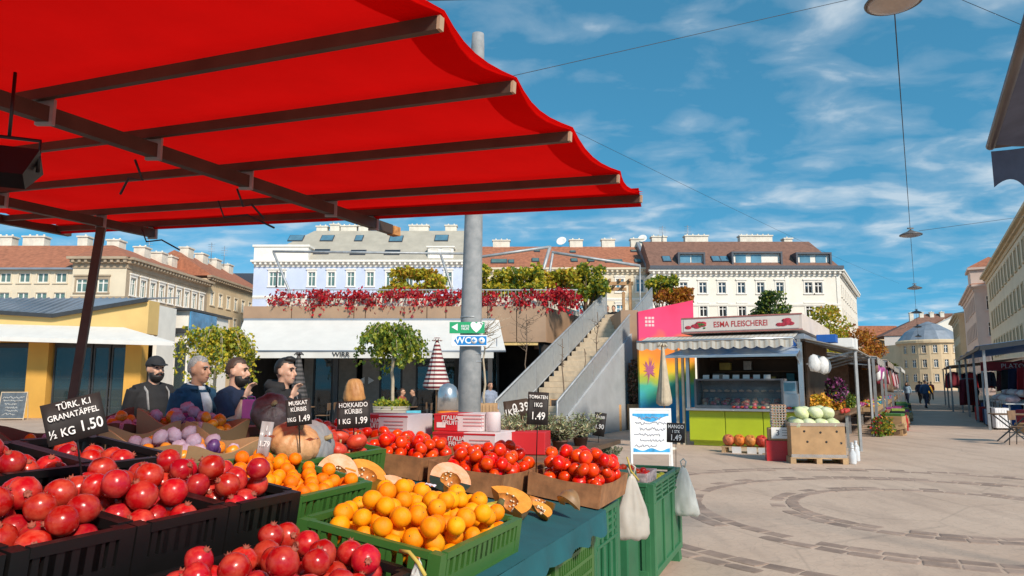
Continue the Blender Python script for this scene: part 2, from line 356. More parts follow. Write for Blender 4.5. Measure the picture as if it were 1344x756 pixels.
def mast(b, p, h):
    mb = MB(); mb.tube([(0, 0, 0), (0, 0, h)], .05, 6)
    for i in range(4): mb.tube([(-.5, 0, h * (.55 + .12 * i)), (.5, 0, h * (.55 + .12 * i))], .025, 5)
    return mb.build('antenna', zinc, b, p)
def dish(b, p, r=.5):
    mb = MB(); mb.lathe([(.02, 0), (r * .6, .06), (r, .2), (r * .97, .21), (r * .55, .09), (.01, .04)], 14); mb.tube([(0, 0, 0), (0, -.1, -.7)], .04, 6)
    return mb.build('satellite_dish', wf, b, p, (R(62), 0, R(-20)))
# --- lilac house beyond the terrace
x0 = at(331, 400, 100).x; x1 = at(608, 400, 100).x; W = x1 - x0; zc = at(450, 341, 99.4).z
b = thing('apartment_house', 'lilac plastered apartment house with pale grey sheet roof and white window surrounds', 'building', (x0, 100, 0))
ws = []
for row, top in ((0, 357), (1, 397), (2, 437)):
    z1_ = at(450, top, 100).z; z0_ = z1_ - 2.0
    for px in [358, 369] + [409 + 25.6 * i for i in range(8)]: ws.append((at(px, 366, 100).x - x0, z0_, 1.0, 2.0))
face(b, (0, 0, 0), 0, W, zc - .5, ws, plaster_l, trim_w, wf, pane_g)
cornice(b, (0, 0, 0), 0, W, zc, trim_w); stringc(b, (0, 0, 0), 0, W, (zc - 5.2, zc - 9.4), trim_w)
mb = MB(); mb.bb(-.02, .3, .02, 14, 0, zc - .6); mb.bb(.3, W, 13.6, 14, 0, zc - .6); mb.bb(W - .3, W - .003, .02, 13.6, 0, zc - .6); mb.build('side_wall', plaster_w, b)
yr, zr = 6.5, at(450, 303, 106.5).z - 0
mb = MB(); mb.add([(0, -.2, zc), (W, -.2, zc), (W, yr, zr), (6.5, yr, zr), (0, 14, zc), (W, 14, zc), (W, yr + 1.5, zr), (6.5, yr + 1.5, zr)],
                  [(0, 1, 2, 3), (4, 0, 3, 7), (5, 4, 7, 6), (3, 2, 6, 7), (1, 5, 6, 2), (0, 4, 5, 1)])
mb.build('roof', sheet_g, b)
sl = math.atan2(zr - zc, yr + .2); nrm = (0, -math.sin(sl), math.cos(sl)); p0 = (0, 99.8, zc)
for px, py, w_, h_ in ((387, 317, 2.2, 1.7), (428, 317, 1.9, 1.7), (470, 317, 1.2, 1.7), (519, 318, 2.0, 1.8), (579, 317, 2.0, 1.8), (421, 334, 2.2, 1.3), (469, 335, 2.2, 1.3), (514, 335, 2.2, 1.3)):
    q = plane_hit(px, py, p0, nrm) - V(x0, 100, 0); skylight(b, q + V(0, 0, .02), sl, w_, h_, pane_b if py < 330 else pane)
mb = MB(); mb.bb(0, 7.6, -.25, 3.2, zc + .01, zc + 1.9); mb.bb(-.2, 7.8, -.4, 3.4, zc + 1.9, zc + 2.2); mb.build('attic_wall', trim_w, b)
dx = at(578, 330, 100).x - x0
mb = MB(); mb.bb(dx - 1.8, dx + 1.8, .3, 4, zc + .05, zc + 1.9); mb.bb(dx - 2, dx + 2, .1, 4, zc + 1.9, zc + 2.1); mb.build('dormer', trim_w, b)
for q in (-.9, .9): window(b, (dx + q, .28, zc + .5), 0, 1.1, 1.1, trim_w, wf, pane_g, 1, False)
for px, w_, h_ in ((423, 1.6, .9), (440, 1.4, 1.3), (458, 2.4, 1.0), (478, 1.6, 1.1), (550, 2.9, 1.1), (592, 1.7, 1.1)): chimney(b, at(px, 300, 107).x - x0, yr + .8, zr, w_, h_)
mast(b, (9, yr + .5, zr), 3.2)
# --- red-roofed ochre house in the middle
x0 = at(611, 400, 104).x; x1 = at(851, 400, 104).x; W = x1 - x0; zc = at(700, 351, 103.4).z
b = thing('apartment_house', 'ochre apartment house with red tiled roof seen over terrace shrubs', 'building', (x0, 104, 0))
ws = []
for i in range(9):
    for top in (366, 400, 434): z1_ = at(700, top, 104).z; ws.append((at(628 + 26.5 * i, 366, 104).x - x0, z1_ - 1.9, 1.15, 1.9))
face(b, (0, 0, 0), 0, W, zc - .5, ws, plaster_c, trim_w, wf, pane_b)
cornice(b, (0, 0, 0), 0, W, zc, plaster_c); stringc(b, (0, 0, 0), 0, W, (zc - 4.6,), trim_w)
mb = MB(); mb.bb(0, .3, .02, 14, 0, zc - .6); mb.bb(.3, W, 13.7, 14, 0, zc - .6); mb.bb(W - .3, W - .003, .02, 13.7, 0, zc - .6); mb.build('side_wall', plaster_c, b)
yr = 6.8; zr = at(700, 324, 111).z
mb = MB(); mb.add([(0, -.4, zc), (W, -.4, zc), (W, yr, zr), (0, yr, zr), (0, 14, zc), (W, 14, zc)], [(0, 1, 2, 3), (5, 4, 3, 2), (1, 5, 2), (4, 0, 3), (0, 4, 5, 1)]); mb.build('roof', tile_r, b)
mb = MB(); mb.bar((W - .15, -.6, zc - .1), (W - .15, yr, zr + .3), .45, 1.0); mb.build('fire_wall', zinc, b)
sl = math.atan2(zr - zc, yr + .4); nrm = (0, -math.sin(sl), math.cos(sl)); p0 = (0, 103.6, zc)
for px, py, w_, h_ in ((655, 346, 2.4, 1.5), (671, 346, .9, 1.3), (703, 344, 1.1, 1.3), (754, 344, 1.0, 1.2), (776, 344, 1.0, 1.0), (806, 345, 2.6, 1.1), (838, 345, 1.0, 1.2), (705, 331, .9, .7), (752, 332, .9, .7), (832, 331, .9, .7)):
    q = plane_hit(px, py, p0, nrm) - V(x0, 104, 0); skylight(b, q + V(0, 0, .02), sl, w_, h_, pane_g)
for px, w_, h_ in ((658, 2.6, 1.2), (756, 2.0, 1.3), (798, 2.0, 1.4), (836, 2.0, 1.5)): chimney(b, at(px, 320, 111).x - x0, yr + .4, zr, w_, h_)
dish(b, (at(737, 320, 111).x - x0, yr, zr + .8), .8); dish(b, (at(843, 312, 111).x - x0, yr, zr + 1.2), .7)
# --- white house with brown roof
x0 = at(855, 400, 100).x; x1 = at(1104, 400, 100).x; W = x1 - x0; zc = at(950, 353, 99.4).z
b = thing('apartment_house', 'white apartment house with brown hipped roof and dark glazed dormers', 'building', (x0, 100, 0))
ws = []
for top in (370.5, 401, 432, 463):
    z1_ = at(950, top, 100).z
    for px in [872 + 25.3 * i for i in range(7)] + [1061.5, 1074.5]: ws.append((at(px, 380, 100).x - x0, z1_ - 1.55, 1.05, 1.55))
face(b, (0, 0, 0), 0, W, zc - .5, ws, plaster_w, trim_w, wf, pane, 0, True)
cornice(b, (0, 0, 0), 0, W, zc, trim_w); stringc(b, (0, 0, 0), 0, W, (zc - 5.0, zc - 8.3), trim_w)
for xx in (.25, W - .25, W - 7.4): mb = MB(); mb.bb(xx - .25, xx + .25, -.1, .02, 0, zc - .92); mb.build('pilaster', trim_w, b)
k2 = 32; ws = []
for i in range(10):
    for z_ in (zc - 3.6, zc - 6.9, zc - 10.2): ws.append((1.8 + 3 * i, z_, 1.05, 1.6))
rz2 = R(90) - TH
face(b, (W, 0, 0), rz2, k2, zc - .5, ws, plaster_w, trim_w, wf, pane, 0, False); cornice(b, (W, 0, 0), rz2, k2, zc, trim_w)
mb = MB(); mb.add([(0, 14, 0), (0, .02, 0), (0, .02, zc - .6), (0, 14, zc - .6)], [(0, 1, 2, 3)]); mb.build('side_wall', plaster_w, b, solid=.1)
yr = 5.6; zr = at(950, 317, 105.5).z; xr = at(1062, 320, 105.5).x - x0
ex, ey = W + k2 * ST, k2 * CT
mb = MB(); mb.add([(0, -.5, zc), (W + .3, -.5, zc), (xr, yr, zr), (0, yr, zr), (ex + .3, ey, zc), (ex - 9, ey, zr), (0, 14, zc), (ex - 14, ey, zc), (xr - 4, yr + 4, zr)], [(0, 1, 2, 3), (1, 4, 5, 2), (3, 2, 8), (2, 5, 8), (3, 8, 6), (8, 5, 7, 6), (0, 3, 6), (0, 6, 7, 4, 1), (4, 7, 5)]); mb.build('roof', tile_b, b)
mb = MB(); mb.bb(-.2, W + .3, -.9, -.3, zc + .003, zc + .45); mb.build('gutter', slate, b)
sl = math.atan2(zr - zc, yr + .5); nrm = (0, -math.sin(sl), math.cos(sl)); p0 = (0, 99.5, zc)
for pxa, pxb, pt in ((891, 927, 332), (962, 1029, 331), (1047, 1094, 332)):
    xa = at(pxa, 345, 100).x - x0; xb = at(pxb, 345, 100).x - x0; zt = at(960, pt, 101).z
    mb = MB(); mb.bb(xa, xb, .4, 5, zt - .25, zt); mb.bb(xa, xa + .25, .42, 5, zc + .2, zt - .252); mb.bb(xb - .25, xb, .42, 5, zc + .2, zt - .252); mb.bb(xa + .25, xb - .25, .9, 5, zc + .2, zt - .252, 1)
    d_ = mb.build('dormer', [slate, trim_w], b)
    k = max(2, int((xb - xa) / 1.9))
    for i in range(k):
        if pxa == 962 and i in (2,): continue
        cx = xa + .3 + (i + .5) * (xb - xa - .6) / k; m_ = MB(); m_.bb(cx - .72, cx + .72, .84, .898, zc + .45, zt - .4); m_.build('pane', pane_b, d_)
for px in (876, 941, 952): q = plane_hit(px, 344, p0, nrm) - V(x0, 100, 0); skylight(b, q + V(0, 0, .02), sl, 1.2, 1.5, pane_b)
for px, w_, h_ in ((865, 2.2, 1.0), (914, 3.4, 1.2), (992, 4.8, 1.2), (1034, 1.2, .6)): chimney(b, at(px, 315, 106).x - x0, yr + .8, zr, w_, h_)
mast(b, (3, yr, zr), 2.4); mast(b, (at(905, 315, 106).x - x0, yr + 1.3, zr), 2.8)
# --- ornate corner house, cream house and ochre house on the far left
xc = at(163, 400, 80).x; zc = at(163, 338, 80).z
b = thing('corner_house', 'sandstone corner house with ornate dentil cornice and red tiled roof', 'building', (xc, 80, 0))
xw = at(92, 400, 80).x - xc; W = -xw; ws = []
for top in (366, 399, 432):
    z1_ = at(120, top, 80).z
    for px in (107, 135): ws.append((at(px, 372, 80).x - xc + W, z1_ - 1.5, 1.2, 1.5))
face(b, (xw, 0, 0), 0, W, zc - .5, ws, plaster_c, stone_s, wf, pane_g); cornice(b, (xw, 0, 0), 0, W, zc, stone_s, dep=.9, h=1.2); stringc(b, (xw, 0, 0), 0, W, (zc - 4.6, zc - 8), stone_s)
Lw = 20.0; ws = []
for i in range(9):
    for z_ in (zc - 4.1, zc - 7.4, zc - 10.7): ws.append((1.5 + 2.1 * i, z_, 1.15, 2.0))
rzs = R(88)
face(b, (0, 0, 0), rzs, Lw, zc - .5, ws, stone_s, trim_w, wf, pane_g); cornice(b, (0, 0, 0), rzs, Lw, zc, stone_s, dep=.9, h=1.2); stringc(b, (0, 0, 0), rzs, Lw, (zc - 4.7, zc - 8), stone_s)
zr = at(140, 322, 86).z
mb = MB(); mb.add([(xw, -.5, zc), (.5, -.5, zc), (.9, Lw, zc), (-5, Lw, zr), (-5, 6, zr), (xw, 6, zr), (xw, Lw, zc)], [(0, 1, 4, 5), (1, 2, 3, 4), (5, 4, 3, 6), (2, 6, 3), (0, 5, 6), (0, 6, 2, 1)]); mb.build('roof', tile_r, b)
for x_, y_, w_ in ((-5.5, 7.5, 1.5), (-4.6, 12, 1.4), (-4.4, 16, 1.6), (-4.2, 19, 1.1)): chimney(b, x_, y_, zr, w_, 1.0, 1.6)
mast(b, (-4.6, 13.6, zr), 2.6)
x0 = at(-60, 400, 81).x; zc2 = at(50, 352, 80.5).z; W2 = xc + xw - x0
b2 = thing('apartment_house', 'plain cream apartment house with red tiled roof behind the yellow pavilion', 'building', (x0, 80.6, 0)); ws = []
for top in (358, 384, 410):
    z1_ = at(50, top, 80.6).z
    for px in (-42, -18, 7, 32, 56, 80): ws.append((at(px, 365, 80.6).x - x0, z1_ - 1.1, 1.25, 1.1))
face(b2, (0, 0, 0), 0, W2, zc2, ws, plaster_c, plaster_c, wf, pane_g, 1, False)
zr = at(50, 322, 86).z
mb = MB(); mb.add([(0, -.5, zc2), (W2, -.5, zc2), (W2, 5.6, zr), (0, 5.6, zr), (0, 12, zc2), (W2, 12, zc2)], [(0, 1, 2, 3), (5, 4, 3, 2), (1, 5, 2), (4, 0, 3), (0, 4, 5, 1)]); mb.build('roof', tile_r, b2)
mb = MB(); mb.bb(0, W2, -.6, -.3, zc2 - .2, zc2 + .003); mb.build('gutter', zinc, b2)
for px, w_ in ((8, 2.2), (48, 2.6), (112, 1.2)): chimney(b2, at(px, 318, 87).x - x0, 6.4, zr, w_, 1.5)
p1 = V(xc, 80, 0) + Lw * V(math.cos(rzs), math.sin(rzs), 0)
zc3 = at(262, 365, p1.y).z
b3 = thing('apartment_house', 'narrow ochre apartment house with red roof past the ornate corner house', 'building', (p1.x, p1.y + .05, 0)); ws = []
for i in range(8):
    for z_ in (zc3 - 3.6, zc3 - 6.7, zc3 - 9.8): ws.append((1.5 + 2.7 * i, z_, 1.15, 1.8))
face(b3, (0, 0, 0), rzs, 22, zc3, ws, plaster_o, plaster_c, wf, pane_g, 0, False); cornice(b3, (0, 0, 0), rzs, 22, zc3 + .4, stone_s, dep=.7)
mb = MB(); mb.add([(.5, 0, zc3 + .4), (1.2, 22, zc3 + .4), (-5, 22, zc3 + 4), (-5, 0, zc3 + 4), (-12, 0, zc3 + .4), (-12, 22, zc3 + .4)], [(0, 1, 2, 3), (3, 2, 5, 4), (0, 3, 4), (1, 5, 2), (0, 4, 5, 1)]); mb.build('roof', tile_r, b3)
mb = MB(); mb.bb(-12, -.01, 0, .2, 0, zc3); mb.build('side_wall', plaster_o, b3)
for y_ in (3, 8, 13, 18): chimney(b3, -4.6, y_, zc3 + 3.9, 1.3, 1.1, 1.8)
mast(b3, (-4, 10, zc3 + 4), 3); mast(b3, (-4, 15, zc3 + 4), 3.4)
# grey house closing the gap
b4 = thing('apartment_house', 'small grey house with slate roof closing the gap behind the lilac house', 'building', (at(318, 400, 125).x, 125, 0)); zc4 = at(318, 378, 125).z
ws = [(1.5 + 2.6 * i, zc4 - 3.4 - 3.4 * j, 1.1, 1.7) for i in range(4) for j in range(3)]
face(b4, (-4, 0, 0), R(40), 11, zc4, ws, mat('plaster_grey', (.46, .46, .47), .85, var=.08), trim_w, wf, pane, 0, False)
mb = MB(); mb.prism([(-5, zc4), (9, zc4), (6, zc4 + 2.6), (-2, zc4 + 2.6)], 0, 9); mb.build('roof', slate, b4)
# --- houses along the right side of the street
def street_house(label, k0, k1, o, z, wm, tm, rows, step, roofm, end=True, rowh=3.5, ww=1.15, wh=1.9, top=3.4, ridge=3.6, hood=False):
    b = thing('street_house', label, 'building', st(k0, o), SRZ); D = k1 - k0
    # local x = right (o), y = along street (k); facade faces -x
    ws = [(D - (1.6 + step * i), z - top - rowh * j, ww, wh) for i in range(int((D - 1.5) / step)) for j in range(rows)]
    face(b, (0, D, 0), R(-90), D, z - .4, ws, wm, tm, wf, pane, 0, hood); cornice(b, (0, D, 0), R(-90), D, z, tm, dent=False)
    ws = [(1.8 + step * i, z - top - rowh * j, ww, wh) for i in range(4) for j in range(rows)]
    face(b, (0, 0, 0), 0, 14, z - .4, ws, wm, tm, wf, pane, 0, hood); cornice(b, (0, 0, 0), 0, 14, z, tm, dent=False)
    mb = MB(); mb.add([(-.5, -.5, z), (-.5, D, z), (6, D, z + ridge), (6, 4, z + ridge), (14, -.5, z), (14, D, z)], [(0, 1, 2, 3), (3, 2, 5, 4), (0, 3, 4), (1, 5, 2), (0, 4, 5, 1)]); mb.build('roof', roofm, b)
    for i in range(3): chimney(b, 5.6, D * (.3 + .25 * i), z + ridge - .2, 1.2, 1.0, 1.6)
    return b
street_house('long beige street house with wide ochre cornice above the blue awning stall', 58, 112, 8.6, 15.3, plaster_c, plaster_o, 4, 3.0, tile_r, rowh=3.5)
b = street_house('pinkish street house with corner tower and small balcony windows', 114, 140, 7.3, 14.6, plaster_p, plaster_p, 5, 3.2, tile_r)
mb = MB(); mb.bb(-.3, 4.5, -.3, 5, 14.62, 16.6); mb.bb(-.6, 4.8, -.6, 5.3, 16.6, 16.9); mb.build('tower', plaster_p, b)
window(b, (2.1, -.32, 14.85), 0, 1.3, 1.4, plaster_p, wf, pane, 0, False)
mb = MB(); mb.add([(-.6, -.6, 16.91), (4.8, -.6, 16.91), (4.8, 5.3, 16.91), (-.6, 5.3, 16.91), (2.1, 2.3, 18.6)], [(0, 1, 4), (1, 2, 4), (2, 3, 4), (3, 0, 4), (3, 2, 1, 0)]); mb.build('tower_roof', tile_r, b)
street_house('golden yellow street house with flat cornice beyond the pinkish tower house', 142, 166, 6.6, 13.2, plaster_o, plaster_o, 4, 3.2, sheet_g, ridge=1.5)
# houses closing the street
b = thing('corner_house', 'white gabled house with brown roof closing the market street', 'building', (at(1163, 480, 200).x, 200, 0), R(-14)); z_ = at(1163, 441, 200).z
W = 17; ws = [(2 + 3 * i, 2 + 3.3 * j, 1.1, 1.8) for i in range(5) for j in range(3)]
face(b, (0, 0, 0), 0, 7, z_, [w_ for w_ in ws if w_[0] < 6.5], mat('plaster_white_shaded', (.52, .48, .45), .85), trim_w, wf, pane, 0, False)  # white plaster with its shade put into this wall's greyer colour
mb = MB(); mb.prism([(7, 0), (7, z_), (W + 3, z_ + 6), (W + 3, 0)], 0, 16); mb.build('gable_wall', plaster_w, b)
mb = MB(); mb.add([(-.5, -.4, z_), (7, -.4, z_ + .1), (W + 3, 8, z_ + 6.6), (W - 4, 8, z_ + 6.6), (-.5, 16, z_), (W + 3, 16, z_)], [(0, 1, 2, 3), (0, 3, 4), (3, 2, 5, 4), (1, 5, 2), (0, 4, 5, 1)]); mb.build('roof', tile_b, b)
for i in range(4): chimney(b, 9 + 2.6 * i, 7, z_ + 5.6, 1.0, 1.6, 1.0)
b = thing('round_corner_house', 'yellow rounded corner house with grey sheet dome roof at street end', 'building', (at(1228, 480, 170).x, 172, 0)); z_ = at(1228, 448, 166).z
n_ = 9; r_ = 6.6
for i in range(n_):
    a0 = R(180) + R(180) * i / n_; a1 = R(180) + R(180) * (i + 1) / n_
    pA = V(r_ * math.cos(a0), r_ * math.sin(a0), 0); pB = V(r_ * math.cos(a1), r_ * math.sin(a1), 0); d = pB - pA
    face(b, pA, math.atan2(d.y, d.x), d.length, z_, [(d.length / 2, z_ - 2.6 - 3.3 * j, .9, 1.8) for j in range(3)], plaster_o, plaster_o, wf, pane, 0, False)
mb = MB(); mb.lathe([(r_ + .5, z_ - .3), (r_ + .5, z_ + .2), (r_ + .1, z_ + .5)], 28, sm=False); mb.build('cornice', plaster_o, b)
mb = MB(); mb.lathe([(r_ + .1, z_ + .5), (r_ * .75, z_ + 2.6), (r_ * .35, z_ + 4.2), (.3, z_ + 5)], 14, sm=False); mb.build('roof', zinc, b)
mb = MB(); mb.bb(-6, 14, .3, 12, 0, z_ - .3); mb.build('rear_wing', plaster_o, b)
b = thing('street_house', 'ochre street house glimpsed between white house and market roofs', 'building', (at(1146, 480, 210).x, 215, 0)); z_ = at(1150, 441, 215).z
face(b, (-6, 0, 0), 0, 18, z_, [(1.6 + 2.9 * i, z_ - 3 - 3.4 * j, 1.1, 1.8) for i in range(6) for j in range(4)], plaster_o, plaster_o, wf, pane, 0, False)
mb = MB(); mb.prism([(-6.4, z_), (12.4, z_), (10, z_ + 3), (-4, z_ + 3)], -.3, 10); mb.build('roof', tile_r, b)
mb = MB(); mb.bb(-6, 12, .3, 9.7, 0, z_ - .01); mb.build('side_wall', plaster_o, b)
# ------------------------------------------------------------- foliage helpers
LG = [mat('leaf_green', (.10, .17, .02), .55, var=.35, scale=3, transl=.35), mat('leaf_yellowgreen', (.33, .35, .03), .55, var=.3, scale=3, transl=.4), mat('leaf_dark', (.03, .065, .018), .6, var=.3, scale=3, transl=.25)]
LY = [mat('leaf_yellow', (.60, .46, .03), .55, var=.25, scale=3, transl=.4), LG[1], mat('leaf_amber', (.45, .22, .02), .55, var=.3, scale=3, transl=.4)]
LO = [mat('leaf_orange', (.45, .15, .015), .55, var=.3, scale=3, transl=.4), LY[2], mat('leaf_rust', (.26, .07, .02), .6, var=.3, scale=3, transl=.3)]
LR = [mat('leaf_red', (.48, .012, .02), .5, var=.35, scale=3, transl=.35), mat('leaf_crimson', (.30, .008, .02), .5, var=.3, scale=3, transl=.3), mat('leaf_scarlet', (.62, .03, .03), .5, var=.2, scale=3, transl=.35)]
bark = mat('bark', (.16, .11, .075), .85, var=.3, scale=12, bump=.4, bs=30)
bark_pale = mat('bark_pale', (.42, .34, .24), .85, var=.2, scale=12, bump=.3, bs=30)
def leaves(mb, c, r, n, size, rd, w3=(.5, .35, .15), hang=0., shell=.5):
    rx, ry, rz = r if isinstance(r, (tuple, list)) else (r, r, r)
    for _ in range(n):
        while True:
            d = V(rd.uniform(-1, 1), rd.uniform(-1, 1), rd.uniform(-1, 1))
            if .02 < d.length < 1: break
        q = d.normalized() * (d.length ** shell); p = V(c[0] + q.x * rx, c[1] + q.y * ry, c[2] + q.z * rz)
        a = V(rd.gauss(0, 1), rd.gauss(0, 1), rd.gauss(0, 1) - hang * 2).normalized(); s_ = size * rd.uniform(.6, 1.35)
        b_ = a.cross(V(rd.gauss(0, 1), rd.gauss(0, 1), rd.gauss(0, 1))).normalized() * s_ * .42; a *= s_
        t = rd.random(); mi = 0 if t < w3[0] else (1 if t < w3[0] + w3[1] else 2)
        nn = a.cross(b_).normalized() * s_ * .12
        mb.add([p, p + a * .5 + b_ + nn, p + a, p + a * .5 - b_ + nn], [(0, 1, 2), (0, 2, 3)], mi)
def limb(mb, p, q, r0, r1, rd, n=5, wob=.06):
    p = Vector(p); q = Vector(q); L = (q - p).length
    pts = [p.lerp(q, i / n) + (V(rd.uniform(-1, 1), rd.uniform(-1, 1), rd.uniform(-.3, .3)) * wob * L * (0 if i in (0, n) else 1)) for i in range(n + 1)]
    mb.tube(pts, [r0 + (r1 - r0) * i / n for i in range(n + 1)], 7); return pts
def tree(name, label, base, h, spread, seed, pal, trunk_h, leafn=2600, size=.12, cat='tree', clumps=16, bk=None, hang=0., squash=.8, group=None, tr=.07, off=(0, 0), cs_k=1.):
    rd = random.Random(seed); b = thing(name, label, cat, base, 0, group); tk = MB(); cr = MB()
    top = V(off[0], off[1], h * .82); limb(tk, (0, 0, 0), (off[0] * .3, off[1] * .3, trunk_h), tr, tr * .8, rd, 6, .02); limb(tk, (off[0] * .3, off[1] * .3, trunk_h), top, tr * .78, tr * .2, rd, 5, .05)
    for i in range(clumps):
        a = rd.uniform(0, 2 * PI); z = rd.uniform(trunk_h * 1.02, h * .93); f = 1 - abs((z - trunk_h) / (h - trunk_h) - .42) * 1.1
        rr = spread * max(.25, f) * rd.uniform(.45, .95); c = V(off[0] + rr * math.cos(a), off[1] + rr * math.sin(a), z)
        s0 = V(off[0] * .6, off[1] * .6, max(trunk_h * .9, z - rd.uniform(.15, .35) * h)); limb(tk, s0, c, tr * .35, tr * .08, rd, 4, .07)
        cs = spread * rd.uniform(.26, .46) * cs_k; leaves(cr, c - V(0, 0, hang * cs), (cs, cs, cs * squash * (1 + hang)), int(leafn / clumps), size, rd, hang=hang)
    tk.build('trunk', bk or bark, b); cr.build('crown', pal, b); return b
def weeping(name, label, base, h, spread, seed, pal, bk, nb=34, lf=70, size=.10, droop=1., fk=.62):
    rd = random.Random(seed); b = thing(name, label, 'tree', base); tk = MB(); cr = MB(); fork = h * fk
    limb(tk, (0, 0, 0), (.03, 0, fork), .05, .04, rd, 6, .02)
    for i in range(nb):
        a = 2 * PI * i / nb * 2.4 + rd.uniform(-.3, .3); R_ = spread * rd.uniform(.35, 1.05); top = h * rd.uniform(.80, 1.0); dr = rd.uniform(.25, .75) * (h - fork) * 1.1 * droop; p0 = V(.03, 0, fork * rd.uniform(.9, 1.02))
        pts = [p0.lerp(V(R_ * math.cos(a), R_ * math.sin(a), 0), f) for f in (0, .25, .5, .75, .95, 1.05)]
        for q, z in zip(pts, (p0.z, p0.z + (top - p0.z) * .75, top, top - dr * .15, top - dr * .55, top - dr)): q.z = z
        tk.tube(pts, [.02, .015, .011, .008, .005, .002], 5)
        for j in range(lf):
            f = rd.uniform(1.0, 4.99); k = int(f); q = pts[k].lerp(pts[k + 1], f - k); c = q + V(rd.gauss(0, .07), rd.gauss(0, .07), rd.gauss(-.06, .07)); leaves(cr, c, (.04, .04, .05), 2, size, rd, (.45, .35, .2), .8)
    tk.build('trunk', bk, b); cr.build('crown', pal, b); return b
# ------------------------------------------------------------- yellow pavilion on the left
yel = mat('render_yellow', (.62, .33, .06), .8, var=.07, scale=.8, bump=.1, bs=30); yel2 = mat('render_pale_yellow', (.68, .46, .17), .8, var=.07, scale=.8)
cloth_w = mat('awning_white', (.80, .78, .74), .85, var=.04, scale=2, transl=.25); steel = mat('galvanised', (.36, .37, .38), .5, metal=.35, var=.2, scale=5, bump=.1, bs=50)
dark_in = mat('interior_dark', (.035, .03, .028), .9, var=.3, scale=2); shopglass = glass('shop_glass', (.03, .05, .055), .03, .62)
anth = mat('anthracite', (.035, .037, .04), .5, var=.15)
PY = 33.0
b = thing('market_pavilion', 'yellow rendered market pavilion with zinc roof, white awning and square columns', 'building', (0, PY, 0))
def X(px, Y=PY, py=470): return at(px, py, Y).x
def Z(py, Y=PY, px=100): return at(px, py, Y).z
xl, xr_ = X(-150), X(191)
mb = MB(); mb.prism([(xl, Z(438)), (xr_, Z(438)), (xr_, Z(394)), (X(68), Z(415)), (xl, Z(402))], .0, 1.0)
mb.build('upper_wall', yel2, b)
mb = MB(); mb.add([(xr_, -.15, Z(393)), (X(68), -.15, Z(414)), (xl, -.15, Z(400)), (xr_, 2.9, 5.75), (X(68), 2.9, 5.75), (xl, 2.9, 5.75)], [(0, 1, 4, 3), (1, 2, 5, 4)])
for i in range(34):
    f = i / 33
    if f < .6: p = V(xl, -.15, Z(400)).lerp(V(X(68), -.15, Z(414)), f / .6); q = V(xl, 2.9, 5.75).lerp(V(X(68), 2.9, 5.75), f / .6)
    else: g_ = (f - .6) / .4; p = V(X(68), -.15, Z(414)).lerp(V(xr_, -.15, Z(393)), g_); q = V(X(68), 2.9, 5.75).lerp(V(xr_, 2.9, 5.75), g_)
    mb.bar(p + V(0, 0, .03), q + V(0, 0, .03), .05, .06)
mb.build('roof', zinc, b)
mb = MB(); mb.bar((xr_, -.2, Z(394)), (X(68), -.2, Z(415)), .1, .18); mb.bar((X(68), -.2, Z(415)), (xl, -.2, Z(402)), .1, .18); mb.build('roof_edge', anth, b)
for pa, pb in ((-60, -30), (36, 63), (164, 186)):
    mb = MB(); mb.bb(X(pa), X(pb), .0, .55, 0, Z(449)); mb.build('column', yel, b, bv=.01)
mb = MB(); mb.bb(xl, X(187), -.02, .62, Z(449), Z(438) - .003); mb.build('lintel', yel, b)
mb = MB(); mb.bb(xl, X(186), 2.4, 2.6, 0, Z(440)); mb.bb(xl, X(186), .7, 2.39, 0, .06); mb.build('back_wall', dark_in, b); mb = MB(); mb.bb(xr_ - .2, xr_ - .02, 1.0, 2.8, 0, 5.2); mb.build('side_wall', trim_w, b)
for pa, pb in ((-28, 34), (66, 116), (118, 140), (142, 162)):
    w_ = MB(); xa, xb = X(pa), X(pb); w_.bb(xa, xa + .07, .28, .36, .06, Z(450)); w_.bb(xb - .07, xb, .28, .36, .06, Z(450)); w_.bb(xa + .07, xb - .07, .28, .36, .06, .2); w_.bb(xa + .07, xb - .07, .28, .36, Z(456), Z(450))
    o = w_.build('window_frame', anth, b); g_ = MB(); g_.bb(xa + .05, xb - .05, .31, .33, .2, Z(456)); g_.build('pane', shopglass, o)
rd = random.Random(3); goods = [mat('goods_%d' % i, c, .6, var=.2) for i, c in enumerate(((.05, .22, .25), (.5, .45, .38), (.42, .08, .04), (.12, .2, .05), (.55, .38, .08)))]
mb = MB()
for i in range(60):
    x_ = rd.uniform(X(-20), X(158)); z_ = rd.choice((.5, .95, 1.4, 1.85)); mb.box(x_, rd.uniform(1.2, 2.0), z_ + .12, rd.uniform(.15, .4), .25, rd.uniform(.15, .4), rd.randrange(5))
for z_ in (.45, .9, 1.35, 1.8): mb.bb(X(-24), X(160), 1.0, 2.3, z_ - .05, z_ - .004, 1)
mb.build('shop_shelves', goods, b)
mb = MB()
mb.add([(xl, .0, Z(422)), (X(160), .0, Z(430)), (X(228, PY - 1.6), -1.6, Z(449, PY - 1.6)), (xl, -1.6, Z(436, PY - 1.6)), (xl, -1.62, Z(436, PY - 1.6) - .22), (X(228, PY - 1.6), -1.62, Z(449, PY - 1.6) - .16)], [(0, 1, 2, 3), (3, 2, 5, 4)])
mb.build('awning', cloth_w, b, solid=.03)
b = thing('flat_roof_kiosk', 'pale flat-roofed kiosk with blue side panel behind the yellow pavilion', 'building', (0, 36.5, 0))
mb = MB(); mb.bb(X(228, 36.5), X(246, 36.5), 0, 5, 0, Z(408, 36.5)); mb.build('wall', trim_w, b)
mb = MB(); mb.bb(X(226, 36.5), X(250, 36.5), -.3, 5.2, Z(408, 36.5), Z(405, 36.5)); mb.build('roof', anth, b)
